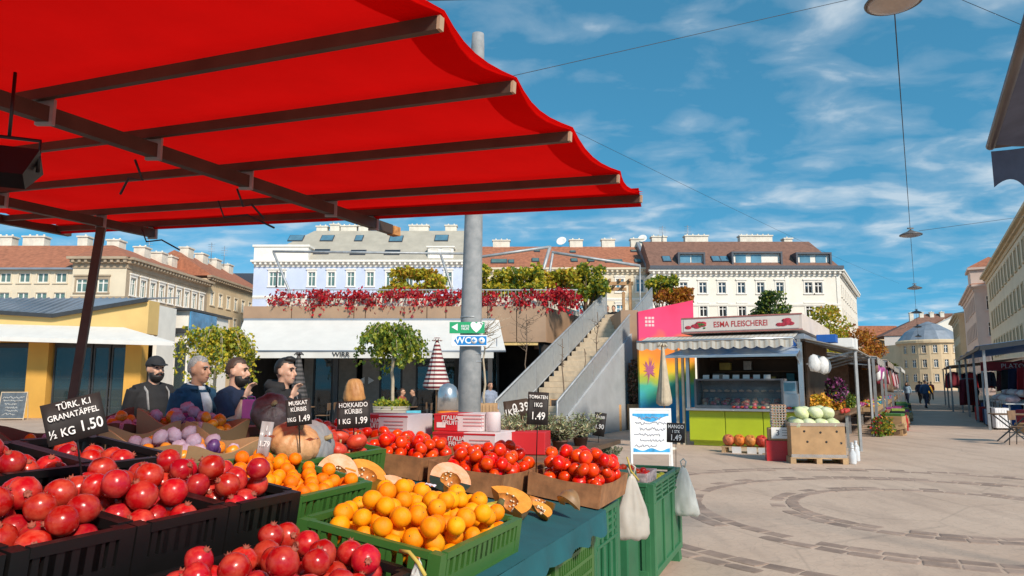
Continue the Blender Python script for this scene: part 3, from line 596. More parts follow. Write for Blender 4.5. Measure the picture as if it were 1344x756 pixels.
mb = MB(); mb.bb(X(248, 36.5), X(250, 36.5), -.2, 3, Z(450, 36.5), Z(409, 36.5)); mb.build('side_panel', mat('panel_blue', (.06, .22, .40), .4, var=.4, scale=1), b)
mb = MB(); mb.bb(X(229, 36.5), X(245, 36.5), -.25, -.02, Z(437, 36.5), Z(431, 36.5)); mb.build('fascia', anth, b)
mb = MB(); mb.bb(X(231, 36.5), X(244, 36.5), -.1, -.02, 0, Z(450, 36.5)); mb.build('window', shopglass, b)
# ------------------------------------------------------------- restaurant with roof terrace
RY = 26.0
tan_p = mat('cladding_tan', (.33, .21, .13), .6, var=.1, scale=1.5); conc = mat('concrete_pale', (.60, .56, .48), .8, var=.12, scale=2, bump=.2, bs=30)
rest = thing('restaurant', 'single-storey restaurant with tan clad fascia, roof terrace and long white awning', 'building', (0, RY, 0))
XR = lambda px, Y=RY: at(px, 430, Y).x
ZR = lambda py, Y=RY: at(500, py, Y).z
mb = MB(); mb.bb(XR(322), XR(716), .3, 12, ZR(420), ZR(404)); mb.build('roof_slab', conc, rest)
e_ = [318, 382, 410, 464, 479, 530, 560, 585, 609, 640, 678, 717]
for a_, c_ in zip(e_[:-1], e_[1:]):
    lo = ZR(418) if c_ <= 640 else ZR(449)
    mb = MB(); mb.bb(XR(a_) + .012, XR(c_) - .012, -.02, .28, lo, ZR(402)); mb.build('cladding_panel', tan_p, rest, bv=.008)
for i in range(5):
    mb = MB(); mb.bb(XR(717) - .28, XR(717) - .0, .30 + 2.2 * i, .28 + 2.2 * (i + 1), ZR(449), ZR(402)); mb.build('cladding_panel', tan_p, rest, bv=.008)
mb = MB(); mb.bb(XR(320), XR(650), -.06, .5, ZR(420.5), ZR(418) - .004); mb.build('gutter', zinc, rest)
mb = MB(); mb.bb(XR(656), XR(706), .02, .3, ZR(453), ZR(449) - .004); mb.build('soffit_board', mat('soffit_yellow', (.6, .42, .16), .6), rest)
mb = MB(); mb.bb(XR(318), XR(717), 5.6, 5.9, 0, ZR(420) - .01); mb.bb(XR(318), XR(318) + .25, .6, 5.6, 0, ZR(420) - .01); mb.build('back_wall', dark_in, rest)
mb = MB(); mb.bb(XR(318), XR(720), -6, 5.6, .004, .03); mb.build('floor', mat('deck', (.16, .13, .11), .8), rest)
for pa, pb, m_ in ((347, 384, 'a'), (402, 414, 'b'), (440, 470, 'a'), (478, 500, 'b'), (530, 547, 'b')):
    mb = MB(); mb.bb(XR(pa, 30), XR(pb, 30), 3.9, 4.1, .03, ZR(420) - .02); mb.build('wall_panel', mat('panel_' + m_, (.22, .20, .17) if m_ == 'a' else (.30, .27, .24), .7, var=.12), rest)
for pa, pb in ((414, 440), (500, 530), (547, 600), (600, 655)):
    mb = MB(); xa, xb = XR(pa, 30), XR(pb, 30); mb.bb(xa, xa + .08, 3.9, 4, .03, 3.8); mb.bb(xb - .08, xb, 3.9, 4, .03, 3.8); o = mb.build('door_frame', anth, rest)
    mb = MB(); mb.bb(xa + .08, xb - .08, 3.94, 3.96, .03, 3.8); mb.build('pane', shopglass, o)
for px in (322, 436, 640, 708): mb = MB(); mb.bb(XR(px), XR(px) + .16, .4, .56, .03, ZR(420) - .01); mb.build('column', anth, rest)
text('◀ ▶', .32, mat('sign_white', (.8, .8, .8), .5), rest, (XR(483, 29.9), 3.85, ZR(500, 29.9)))
pA = V(XR(717) + .01, .16, 0); pB = V(at(770, 430, 31).x, 5.0, 0); rzw = math.atan2(pB.y - pA.y, pB.x - pA.x); Lw_ = (pB - pA).length
for i in range(3): mb = MB(); mb.bb(Lw_ * i / 3 + .012, Lw_ * (i + 1) / 3 - .012, 0, .25, ZR(449), ZR(402)); mb.build('cladding_panel', tan_p, rest, pA, (0, 0, rzw), bv=.008)
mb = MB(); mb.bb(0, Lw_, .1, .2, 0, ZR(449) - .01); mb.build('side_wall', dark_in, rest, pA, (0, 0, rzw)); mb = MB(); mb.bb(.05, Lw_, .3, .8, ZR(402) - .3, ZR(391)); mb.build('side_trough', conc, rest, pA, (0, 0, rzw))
# awning
AY = -2.2; ya = RY + AY
aw = thing('awning', 'long white fabric awning with printed restaurant name on valance', 'awning', (0, RY, 0))
def awf(u_, v_):
    p = V(XR(320) + (XR(655) - XR(320)) * u_, 0, ZR(419.5)).lerp(V(XR(304, ya) + (XR(664, ya) - XR(304, ya)) * u_, AY, ZR(461, ya)), v_); p.z -= .05 * math.sin(PI * v_); return p
mb = MB(); mb.grid(awf, 30, 6); mb.build('fabric', cloth_w, aw)
mb = MB(); mb.grid(lambda u_, v_: V(XR(304, ya) + (XR(648, ya) - XR(304, ya)) * u_, AY - .015 + .02 * math.sin(u_ * 60) * v_, ZR(461, ya) + (ZR(470, ya) - ZR(461, ya)) * v_), 60, 2); mb.build('valance', cloth_w, aw)
mb = MB(); mb.tube([(XR(304, ya), AY, ZR(461, ya)), (XR(664, ya), AY, ZR(461, ya))], .035, 8)
for px in (312, 480, 652): mb.tube([(XR(px), .1, ZR(440)), (XR(px, ya + 1), AY * .55, ZR(447)), (XR(px, ya), AY + .03, ZR(462, ya))], .03, 6)
mb.build('folding_arm', zinc, aw)
text('WIRR', .20, mat('print_black', (.02, .02, .02), .6), aw, (XR(449, ya), AY - .05, ZR(465.6, ya)), sx=1.15, bold=.004)
# terrace planter wall, railing, creeper
pl = thing('terrace_planter', 'pale concrete planter trough along the roof terrace edge', 'planter', (0, RY, ZR(402)))
hpl = ZR(391) - ZR(402)
e_ = [351, 405, 452, 500, 545, 590, 640, 668, 706]
for a_, c_ in zip(e_[:-1], e_[1:]): mb = MB(); mb.bb(XR(a_) + .01, XR(c_) - .01, .15, .75, .004, hpl); mb.build('trough', conc, pl, bv=.015)
rl = thing('terrace_railing', 'thin steel terrace railing above the red creeper', 'railing', (0, RY, ZR(402)))
hr = ZR(376) - ZR(402); xa, xb = XR(352), XR(762); mb = MB()
mb.bar((xa, .95, hr), (xb, .95, hr), .04, .04); mb.bar((xa, .95, .25), (xb, .95, .25), .03, .03); mb.build('rail', steel, rl)
nb_ = 84; bal = MB(); bal.tube([(0, 0, .004), (0, 0, hr - .02)], .012, 5); bme = bal.mesh('baluster', steel)
for i in range(nb_): ob('baluster', bme, rl, (xa + (xb - xa) * (i + .5) / nb_, .95, 0))
rd = random.Random(11)
for i, (pa, pb, lb) in enumerate(((352, 420, 'sparse red creeper with yellowed grass at the terrace corner beside the lilac house'), (415, 470, 'bright red creeper mound with a brownish tuft on the terrace rail'), (466, 540, 'red creeper hanging low over the middle of the pale planter'), (536, 612, 'thick crimson creeper below the yellow shrub on the terrace'), (628, 700, 'thin scattered red creeper trailing between the signpost and the stair'), (690, 762, 'red and amber creeper at the terrace corner above the stair'))):
    cr = thing('red_creeper', lb, 'plant', (0, RY, ZR(402)), 0, 'creepers along the terrace'); mb = MB(); sm_ = MB()
    nn = int((pb - pa) * .8)
    for j in range(nn):
        x_ = XR(rd.uniform(pa, pb)); t_ = jit((x_ * .9, 0, 0), 1, 3); c = V(x_, rd.uniform(-.05, .95), hpl + rd.uniform(-.12, .22) + t_ * .22)
        leaves(mb, c, (.26, .22, .2), 13 if i not in (0, 4) else 8, .13, rd, (.55, .3, .15), .5)
        if rd.random() < .33: c2_ = V(x_, rd.uniform(-.12, .1), hpl - rd.uniform(.05, .45)); leaves(mb, c2_, (.13, .06, .22), 8, .11, rd, (.5, .35, .15), .9); sm_.tube([c2_, c2_ + V(.05, .12, .3), (x_, .3, hpl)], .012, 4)
    mb.build('foliage', LR, cr); sm_.build('stem', bark, cr)['kind'] = 'stuff'
for i, (px, py, wpx, hpx, pal, lb) in enumerate(((548, 366, 30, 15, LY, 'golden yellow shrub on the terrace before the lilac house'), (655, 368, 26, 18, [LY[0], LG[1], LG[0]], 'yellow-green shrub close behind the sign mast on the terrace'), (694, 372, 24, 16, [LG[1], LY[0], LG[0]], 'round lime green shrub in the middle of the terrace'), (730, 370, 28, 20, LY, 'loose amber-tinged shrub on the terrace'), (768, 370, 24, 20, [LG[0], LG[1], LY[0]], 'green bushy shrub beside the terrace pergola'), (868, 372, 18, 12, [LG[1], LG[0], LY[0]], 'small green bush on the roof behind the painted wall'), (884, 390, 22, 14, LO, 'orange autumn bush above the painted wall'), (515, 384, 10, 7, LY, 'small yellowed grass tuft among red creeper'))):
    Y_ = RY + 2.4 if px < 850 else RY + 6; s_ = Y_ / F; c = at(px, py, Y_); zb = ZR(402) if px < 800 else 3.6
    sh = thing('shrub', lb, 'shrub', (c.x, Y_, zb)); rd = random.Random(40 + i); mb = MB(); tk = MB()
    for j in range(16):
        q = V(rd.uniform(-1, 1) * wpx * s_, rd.uniform(-.5, .5), c.z - zb + rd.uniform(-1, .8) * hpx * s_); leaves(mb, q, (wpx * s_ * .34, .3, hpx * s_ * .4), 150, .15, rd, (.45, .35, .2)); limb(tk, (q.x * .2, 0, 0), q, .03, .008, rd, 3)
    mb.build('foliage', pal, sh); tk.build('stem', bark, sh)
    if zb > 3.5 and px > 800: mb = MB(); mb.bb(-.4, .4, -.3, .3, -3.6, .1); mb.build('planter', conc, sh)
# steel tube sail frame above the terrace
fr = thing('sail_frame', 'slanting steel tube frame for sun sails above the terrace', 'frame', (0, RY + 3, ZR(402)))
def T(px, py, Y=RY + 3): return at(px, py, Y) - V(0, RY + 3, ZR(402))
for nm, pts, r_ in (('beam', [T(358, 330), T(612, 333)], .05), ('beam', [T(612, 340), T(722, 324)], .06), ('beam', [T(724, 331), T(840, 349)], .06), ('post', [T(359, 331), T(379, 380), V(T(384, 395).x, 0, 0)], .05), ('post', [T(578, 333), T(593, 378), V(T(598, 395).x, 0, 0)], .05), ('post', [T(722, 323), T(706, 378), V(T(700, 395).x, 0, 0)], .07), ('post', [T(726, 330), T(720, 365), V(T(716, 395).x, .4, 0)], .05), ('post', [T(840, 348), T(840, 395), V(T(840, 400).x, 0, -.3)], .03)):
    mb = MB(); mb.tube(pts, r_, 8); mb.build(nm, steel, fr)
# wooden pergola and folded parasols on the terrace end
wood = mat('timber', (.36, .20, .09), .7, var=.25, scale=6, bump=.2, bs=30); wood_d = mat('timber_dark', (.17, .095, .05), .75, var=.25, scale=6)
pg = thing('pergola', 'small brown wooden pergola at the top of the stair', 'pergola', (0, 29.5, 3.9))
def G(px, py): return at(px, py, 29.5) - V(0, 29.5, 3.9)
for px in (775, 827): mb = MB(); mb.bar(V(G(px, 400).x, 0, -.6), G(px, 374), .12, .12); mb.build('post', wood, pg); mb = MB(); mb.bar(V(G(px, 376).x, 1.8, -.6), G(px, 376) + V(0, 1.8, 0), .12, .12); mb.build('post', wood, pg)
mb = MB(); mb.bar(G(771, 374) + V(0, 0, .06), G(831, 374) + V(0, 0, .06), .12, .14); mb.bar(G(771, 374) + V(0, 1.8, .06), G(831, 374) + V(0, 1.8, .06), .12, .14)
for i in range(5): x_ = G(774 + 13 * i, 374).x; mb.bb(x_ - .04, x_ + .04, -.2, 2.0, G(800, 374).z + .132, G(800, 374).z + .24)
mb.build('rafter', wood, pg)
# ------------------------------------------------------------- stair to the terrace
rail_m = mat('rail_mesh', (.40, .42, .43), .5, metal=.2, var=.08, alpha=.72); concw = mat('stair_wall_grey', (.37, .385, .40), .7, var=.1, scale=1.5, bump=.1, bs=20); tread_m = mat('tread_beige', (.56, .45, .32), .7, var=.12)
F0 = onz(653, 577, 0); F1 = at(798, 414, 29.0); F1.z = 0; d = (F1 - F0); L = d.length; rzst = math.atan2(d.y, d.x); HT = at(798, 414, 29.0).z
sr = thing('stairway', 'long grey stair with beige treads climbing to the roof terrace', 'stairs', F0, rzst); ns = 24; SW = 1.75
for i in range(ns):
    mb = MB(); mb.bb(L * i / ns, L * (i + 1) / ns + .03, -SW, 0, HT * (i + 1) / ns - HT / ns * .98, HT * (i + 1) / ns); mb.build('step', tread_m, sr, bv=.01)
mb = MB(); mb.prism([(-.1, 0), (L, 0), (L, HT + .2), (L - .2, HT + .25), (-.1, .35)], -SW - .14, -SW - .003); mb.build('stair_wall', concw, sr)
mb = MB(); mb.prism([(0, 0), (L, 0), (L, HT - .25), (.3, 0.0)], .003, .1); mb.build('stringer', concw, sr)
for yy, nm in ((.06, 'a'), (-SW - .07, 'b')):
    hr = 1.0
    mb = MB(); mb.tube([(-.05, yy, .2), (-.05, yy, hr + .05), (L, yy, HT + hr)], .035, 8); mb.tube([(-.05, yy, .16), (L, yy, HT + .12)], .025, 6); mb.build('handrail', steel, sr)
    for i in range(8): f = i / 7; mb = MB(); mb.bb(L * f - .03, L * f + .03, yy - .02, yy + .02, HT * f - .1, HT * f + hr); mb.build('rail_post', steel, sr)
    mb = MB(); mb.add([(0, yy, .16), (L, yy, HT + .12), (L, yy, HT + hr - .03), (0, yy, hr)], [(0, 1, 2, 3)]); mb.build('mesh_panel', rail_m, sr, solid=.012)
mb = MB(); mb.bb(L, L + 2.6, -SW - .14, 1.2, HT - .2, HT - .02); mb.bb(L + 2.3, L + 2.6, -SW, 1.2, 0, HT - .21); mb.build('landing', concw, sr)
# grey plinth below the stair and tan box beside the mural
mb = MB(); mb.bb(-1.1, 1.1, 0, 2.0, 0, 2.05); tag(mb.build('service_box', concw, None, (at(782, 520, 26.5).x, 26.0, 0), bv=.01), 'pale grey rendered service box under the stair landing', 'box')
mb = MB(); mb.bb(at(815, 430, 25.5).x, at(838, 430, 25.5).x, 25.5, 29, 0, at(826, 407, 25.5).z); tag(mb.build('clad_wall', tan_p), 'plain tan clad wall between stair and painted wall', 'wall')
# ------------------------------------------------------------- painted wall
mu = bpy.data.materials.new('mural'); mu.use_nodes = True; t = mu.node_tree; n = t.nodes; l = t.links; b_ = n['Principled BSDF']; b_.inputs['Roughness'].default_value = .7
tc_ = n.new('ShaderNodeTexCoord'); nz = n.new('ShaderNodeTexNoise'); nz.inputs['Scale'].default_value = 1.1; nz.inputs['Detail'].default_value = 2; l.new(tc_.outputs['Object'], nz.inputs[0])
sp = n.new('ShaderNodeSeparateXYZ'); l.new(tc_.outputs['Object'], sp.inputs[0])
m1 = n.new('ShaderNodeMath'); m1.operation = 'MULTIPLY_ADD'; m1.inputs[1].default_value = 1.6; l.new(nz.outputs[0], m1.inputs[0]); l.new(sp.outputs[2], m1.inputs[2])
m2 = n.new('ShaderNodeMath'); m2.operation = 'DIVIDE'; m2.inputs[1].default_value = 5.2; l.new(m1.outputs[0], m2.inputs[0])
cr_ = n.new('ShaderNodeValToRGB'); cr_.color_ramp.interpolation = 'EASE'
for i, (p_, c_) in enumerate(((0, (.01, .18, .55)), (.28, (.02, .30, .62)), (.40, (.05, .42, .30)), (.47, (.35, .45, .05)), (.55, (.85, .45, .01)), (.68, (.85, .22, .02)), (.78, (.75, .05, .16)), (1, (.72, .02, .10)))):
    e = cr_.color_ramp.elements[i] if i < 2 else cr_.color_ramp.elements.new(p_); e.position = p_; e.color = (*c_, 1)
l.new(m2.outputs[0], cr_.inputs[0]); l.new(cr_.outputs[0], b_.inputs['Base Color'])
mxl = at(839, 470, 24.0).x; mxr = at(912, 470, 24.0).x
mb = MB(); mb.prism([(0, 0), (mxr - mxl, 0), (mxr - mxl, at(905, 394, 24).z), (0, at(839, 409, 24).z)], 0, .3); mw = tag(mb.build('painted_wall', mu, None, (mxl, 24, 0)), 'tall painted wall fading from pink through orange and green to blue', 'wall')
mb = MB(); rd = random.Random(8)
for i in range(26):
    a = rd.uniform(0, 2 * PI); L_ = rd.uniform(.15, .5); y_ = -.0006 * i; mb.add([(0.34 + .03 * math.cos(a + 1.57), y_, 1.95 + .05 * math.sin(a + 1.57)), (.34 + L_ * .6 * math.cos(a), y_, 1.95 + L_ * math.sin(a)), (.34 - .03 * math.cos(a + 1.57), y_, 1.95 - .05 * math.sin(a + 1.57))], [(0, 1, 2)])
mb.build('painted_burst', mat('paint_purple', (.42, .10, .22), .7), mw, (0, -.004, 0))
mb = MB()
for i in range(3):
    for j in range(3): mb.bb(.22 + .11 * i, .30 + .11 * i, -.006, -.001, 3.42 + .12 * j, 3.50 + .12 * j)
mb.build('painted_grid', mat('paint_pale_pink', (.75, .5, .5), .7), mw)
# ------------------------------------------------------------- lamp mast with direction signs
pb_ = at(615.5, 540, 12); pt_ = at(627.5, 45, 12)
pole_m = mat('mast_concrete', (.22, .23, .235), .75, scale=7, bump=.3, bs=60, c2=(.32, .32, .32))
q = pb_ - (pt_ - pb_) * ((pb_.z) / (pt_.z - pb_.z)); lp = thing('lamp_mast', 'tall tapered grey mast carrying green and blue direction signs', 'mast', (q.x, q.y, 0))
mb = MB(); top = pt_ - q; mb.tube([(0, 0, 0), top * .3, top * .6, top * .97, top], [.205, .178, .15, .115, .105], 24); mb.build('shaft', pole_m, lp)
mb = MB(); c = at(618, 372, 12) - q
for py in (418, 466, 476, 440): c = at(618, py, 12) - q; mb.ell([(c.x, c.y, c.z, .176, .176), (c.x, c.y, c.z + .03, .176, .176)], 20)
mb.build('strap', steel, lp)
sg = mat('sign_green', (.02, .33, .13), .4, var=.04); sb = mat('sign_blue', (.01, .20, .52), .4, var=.04); sw = mat('sign_face_white', (.82, .82, .82), .4, var=.03)
def plate(parent, name, cx, cy, cz, w_, h_, m, border=None, arrow=False):
    mb = MB(); pts = [(-w_ / 2, -h_ / 2), (w_ / 2, -h_ / 2), (w_ / 2, h_ / 2), (-w_ / 2, h_ / 2)]
    if arrow: pts = [(-w_ / 2 + h_ * .42, -h_ / 2), (w_ / 2, -h_ / 2), (w_ / 2, h_ / 2), (-w_ / 2 + h_ * .42, h_ / 2), (-w_ / 2, 0)]
    mb.prism(pts, 0, .015); return mb.build(name, m, parent, (cx, cy, cz), bv=.003)
c = at(613, 430, 11.75); sgn = thing('aid_sign', 'green first aid sign with white arrow and heart on mast', 'sign', c)
plate(sgn, 'panel', 0, 0, 0, .57, .185, sg); text('◀', .13, sw, sgn, (-.2, -.004, 0), name='arrow')
text('ERSTE\nHILFE', .05, sw, sgn, (-.03, -.004, 0), bold=.001); text('♥', .17, sw, sgn, (.15, -.004, 0), name='heart'); text('+', .09, sw, sgn, (.24, -.004, .06), name='cross', bold=.004)
mb = MB(); mb.bb(-.05, .05, .015, .1, -.03, .03); mb.build('bracket', steel, sgn)
c = at(616, 447, 11.75); sgn = thing('toilet_sign', 'blue arrow shaped toilet sign with white border reading WC', 'sign', c)
plate(sgn, 'panel', 0, 0, 0, .58, .18, sw); plate(sgn, 'arrow_field', .015, -.004, 0, .53, .145, sb, arrow=True); text('WC', .15, sw, sgn, (-.1, -.006, 0), bold=.003)
for i, ch in enumerate('+•'):
    mb = MB(); mb.tube([(0, 0, 0), (0, -.004, 0)], .052, 18); o = mb.build('pictogram', sw, sgn, (.075 + .125 * i, -.005, 0)); text(ch, .1, sb, o, (0, -.006, 0), name='symbol', bold=.004)
mb = MB(); mb.bb(-.05, .05, .015, .1, -.03, .03); mb.build('bracket', steel, sgn)
# ------------------------------------------------------------- hanging street lamps and wires
shade = mat('lamp_shade_grey', (.13, .12, .115), .45, var=.1, metal=.3); lens_m = mat('lamp_lens', (.42, .34, .29), .35, var=.08)
wire_m = mat('wire', (.03, .03, .035), .6)
LZ = EYE + 6.0
def pendant(py, k, label):
    o = thing('street_lamp', label, 'street lamp', (0, 0, 0), 0, 'lamps hung over the market street'); o.location = st(k, k * .0035, LZ)
    mb = MB(); mb.lathe([(.04, .20), (.09, .17), (.16, .12), (.30, .07), (.41, .015), (.43, -.01), (.42, -.03), (.40, -.02)], 28); mb.build('shade', shade, o)
    mb = MB(); mb.lathe([(.40, -.018), (.34, -.06), (.2, -.09), (.02, -.1)], 24); mb.build('lens', lens_m, o)
    mb = MB(); mb.tube([(0, 0, .19), (0, 0, .30)], .025, 8); mb.bb(-.12, .12, -.03, .03, .24, .29); mb.build('hanger', shade, o); return o
ks = (12.35, 33.2, 52.3, 70.6, 89, 107); nmz = ('first pendant street lamp seen from below beside the grey awning', 'second pendant street lamp on the wire over the market street', 'third pendant street lamp on the wire over the market street', 'fourth pendant street lamp hung before the white gabled house', 'fifth pendant street lamp hung far down the market street', 'sixth and farthest pendant street lamp over the market street')
for k, nm in zip(ks, nmz): pendant(0, k, nm)
def wire(pts, label, r=.007, sag=0.):
    p, q = Vector(pts[0]), Vector(pts[1]); mb = MB(); mb.tube([p.lerp(q, i / 12) - V(0, 0, sag * math.sin(PI * i / 12)) for i in range(13)], r, 5); tag(mb.build('wire', wire_m), label, 'wire', 'overhead wires')
a_ = st(ks[0], ks[0] * .0035, LZ + .30); wire((a_, st(130, .4, LZ + .3)), 'long overhead wire linking the pendant street lamps', .011)
mt = at(627, 110, 12); wire((mt, at(1130, -4, 13)), 'overhead wire climbing from the mast top towards the street lamps', .006)
wire((mt, at(1180, 372, 60)), 'overhead wire falling from the mast towards the far street', .0045, .2)
wire((at(1256, -3, 13.5), at(1420, 66, 11)), 'short overhead wire near the first lamp and grey awning', .006)
wire((at(1206, 303, 29), at(1420, 274, 40)), 'overhead wire from second lamp to the beige street house', .009)
wire((at(520, 2, 9), at(700, -3, 9)), 'black overhead wire above the red canopy corner', .006)
wire((at(1150, 436, 120), at(1230, 424, 120)), 'faint far overhead wire above the street end', .02)
# ------------------------------------------------------------- butcher kiosk
lime = mat('panel_lime', (.42, .50, .015), .45, var=.06, scale=2); white_p = mat('painted_white', (.74, .72, .69), .5, var=.06); chrome = mat('stainless', (.55, .55, .55), .28, metal=.85, var=.1, scale=3)
beige_p = mat('sign_beige', (.62, .52, .46), .55, var=.08, scale=1.5); red_t = mat('print_red', (.45, .03, .03), .5); blue_p = mat('panel_royal_blue', (.01, .09, .36), .5, var=.1)
clear = mat('clear_glass', (.10, .13, .13), .03, alpha=.14, spec=.9); KP = V(4.46, 18.6, 0); KW = 2.75
kz = thing('butcher_kiosk', 'butcher kiosk with lime green counter, glass meat case and beige sign box', 'kiosk', KP, SRZ)
for i in range(3):
    mb = MB(); mb.bb(.03 + i * .9, .93 + i * .9 - .02, 0, .04, .14, .86); mb.build('door_panel', lime, kz, bv=.006)
mb = MB(); mb.bb(.02, KW, .042, 1.0, .1, .87); mb.bb(.1, KW - .1, .1, .9, .01, .1); mb.build('counter_body', lime, kz)
mb = MB(); mb.bb(-.02, KW + .02, -.14, 1.0, .872, .93); mb.build('counter_top', chrome, kz, bv=.01)
mb = MB(); mb.bb(0, KW, 2.3, 2.4, .0, 2.6); mb.bb(0, .05, 1.0, 2.3, 0, 2.6); mb.bb(KW - .05, KW, 1.0, 5.8, 0, 2.6); mb.build('back_wall', mat('kiosk_inside', (.10, .06, .035), .8, var=.3, scale=2), kz)
for i, z_ in enumerate((1.45, 1.85, 2.2)): mb = MB(); mb.bb(.1, KW - .1, 2.0, 2.29, z_, z_ + .03); mb.build('shelf', wood_d, kz)
mb = MB(); mb.bb(-.1, KW + .1, -.05, 5.9, 2.60, 2.72); mb.build('roof', zinc, kz)
for x_ in (.03, KW - .03): mb = MB(); mb.bb(x_ - .04, x_ + .04, -.04, .05, .932, 2.598); mb.build('post', chrome, kz)
for x_ in (-.14, -.3): mb = MB(); mb.bb(x_ - .03, x_ + .03, .1, .18, 0, 2.6); mb.build('post', mat('post_cream', (.6, .5, .36), .6), kz)
# display case
dc = MB(); dc.bb(.2, KW - .5, .1, .14, .935, 1.0); dc.bb(.2, KW - .5, .72, .76, .935, 1.62); dc.bb(.15, KW - .45, .1, .8, 1.62, 1.66); dc.bb(.15, .2, .1, .76, .935, 1.62); dc.bb(KW - .5, KW - .45, .1, .76, .935, 1.62); cs_ = dc.build('display_case', mat('case_grey', (.16, .16, .17), .5), kz)
mb = MB(); mb.add([(.2, .1, 1.0), (KW - .5, .1, 1.0), (KW - .5, .28, 1.62), (.2, .28, 1.62)], [(0, 1, 2, 3)]); mb.build('glass_front', clear, cs_, solid=.008)
mb = MB(); mb.bb(.22, KW - .52, .3, .72, 1.30, 1.32); mb.build('glass_shelf', clear, cs_)
rd = random.Random(21); meat = mat('meat', (.55, .12, .10), .4, var=.35, scale=9, rnd=.3, hue=.03); fat = mat('sausage_pale', (.55, .36, .25), .45, var=.25, scale=8, rnd=.25); tray_m = mat('tray_grey', (.5, .5, .5), .35, metal=.5)
for i in range(8):
    t_ = thing('meat_tray', 'steel tray of meat in the butcher display case', 'tray', (0, 0, 0), 0, 'trays in the butcher case')
    t_.matrix_world = kz.matrix_basis @ Matrix.Translation((.36 + .245 * (i % 8), .44, 1.03)) @ Matrix.Rotation(R(22), 4, 'X'); mb = MB(); mb.bb(-.11, .11, -.22, .22, 0, .015); mb.bb(-.11, .11, -.22, -.2, .015, .06); mb.bb(-.11, .11, .2, .22, .015, .06); mb.build('dish', tray_m, t_)
    for j in range(6): mb = MB(); mb.ball((0, 0, 0), (rd.uniform(.05, .085), rd.uniform(.05, .09), .045), 10, 6, fn=lambda d: 1 + .18 * jit(d, 2.5, i + j)); mb.build('meat_piece', meat if (i + j) % 3 else fat, t_, (rd.uniform(-.05, .05), -.15 + .06 * j, .05 + .02 * rd.random()), (0, 0, rd.uniform(0, 3)))
for i in range(11): mb = MB(); mb.tube([(-.06, 0, .035), (0, .01, .045), (.06, 0, .035)], [.022, .034, .022], 8); o = mb.build('sausage', fat, None); o.matrix_world = kz.matrix_basis @ Matrix.Translation((.34 + .18 * i, .5, 1.321)); tag(o, 'pale sausage on the upper shelf of the butcher case', 'sausage', 'sausages on the glass shelf')
for i in range(7): mb = MB(); mb.bb(-.08, .08, -.006, .006, 0, .1); o = mb.build('price_card', white_p, None); o.matrix_world = kz.matrix_basis @ Matrix.Translation((.4 + .25 * i, .34, 1.662)) @ Matrix.Rotation(-.2, 4, 'X'); tag(o, 'white price card standing on top of the butcher case', 'price card', 'price cards on the butcher case')
for i, (x_, z_, w_, h_, c_) in enumerate(((.3, 1.48, .28, .3, 1), (.75, 1.48, .14, .24, 3), (1.2, 1.48, .3, .2, 2), (1.7, 1.48, .25, .22, 4), (.5, 1.88, .3, .2, 4), (1.1, 1.88, .2, .24, 1), (2.2, 1.48, .2, .3, 0))):
    mb = MB(); mb.bb(-w_ / 2, w_ / 2, -.1, .1, 0, h_); o = mb.build('goods_box', goods[c_], None, bv=.01); o.matrix_world = kz.matrix_basis @ Matrix.Translation((x_, 2.14, z_ + .031)); tag(o, 'small packaged goods on the dark shelf inside the butcher kiosk', 'box', 'boxes on butcher shelves')
mb = MB(); mb.bb(-.17, .17, -.14, .14, 0, .3); mb.bb(-.14, .14, -.145, -.141, .06, .26, 1); o = mb.build('scale', [chrome, mat('scale_blue', (.15, .35, .45), .3)], None, bv=.01); o.matrix_world = kz.matrix_basis @ Matrix.Translation((2.42, .35, 1.3)); tag(o, 'blue-grey weighing scale beside the butcher case', 'scale')
mb = MB(); mb.bb(-.2, .2, -.2, .2, 0, .37); o = mb.build('scale_stand', chrome, None, bv=.01); o.matrix_world = kz.matrix_basis @ Matrix.Translation((2.44, .35, .931)); tag(o, 'steel stand under the weighing scale', 'stand')
# sign box
mb = MB(); mb.bb(-.05, KW + .1, -.2, 5.9, 2.80, 3.2); sb_ = mb.build('sign_box', beige_p, kz, bv=.01)
mb = MB(); mb.bb(-.05, KW + .1, -.215, -.203, 2.80, 2.83); mb.bb(-.05, KW + .1, -.215, -.203, 3.17, 3.2); mb.build('sign_trim', mat('sign_trim_red', (.35, .12, .10), .5), kz)
mb = MB(); mb.bb(.02, KW + .03, -.213, -.206, 2.85, 3.15); mb.build('sign_face', mat('sign_face_cream', (.66, .58, .52), .4, var=.05), kz)
text('ESMA FLEISCHEREI', .20, red_t, kz, (1.42, -.217, 2.995), bold=.002, sx=.80)
rd = random.Random(2); mb = MB()
for x_, w_ in ((.32, .42), (2.52, .4)):
    for i in range(9): mb.ball((x_ + rd.uniform(-.5, .5) * w_, -.219, 2.99 + rd.uniform(-.05, .06)), (.09, .004, .045), 9, 5)
o_ = mb.build('printed_meat', mat('print_meat', (.42, .03, .05), .5, var=.5, scale=14), kz)
o_['kind'] = 'stuff'
mb = MB()
for i in range(10): mb.ball((.45 + rd.uniform(-.13, .1), -.222, 2.97 + rd.uniform(-.07, .07)), (.035, .003, .02), 8, 4)
mb.build('printed_parsley', mat('print_green', (.05, .15, .03), .5), kz)
for y_ in (.4, 2.8, 5.2): mb = MB(); mb.bb(.1, .18, y_, y_ + .08, 2.722, 2.798); mb.bb(KW - .18, KW - .1, y_, y_ + .08, 2.722, 2.798); mb.build('sign_support', zinc, kz)
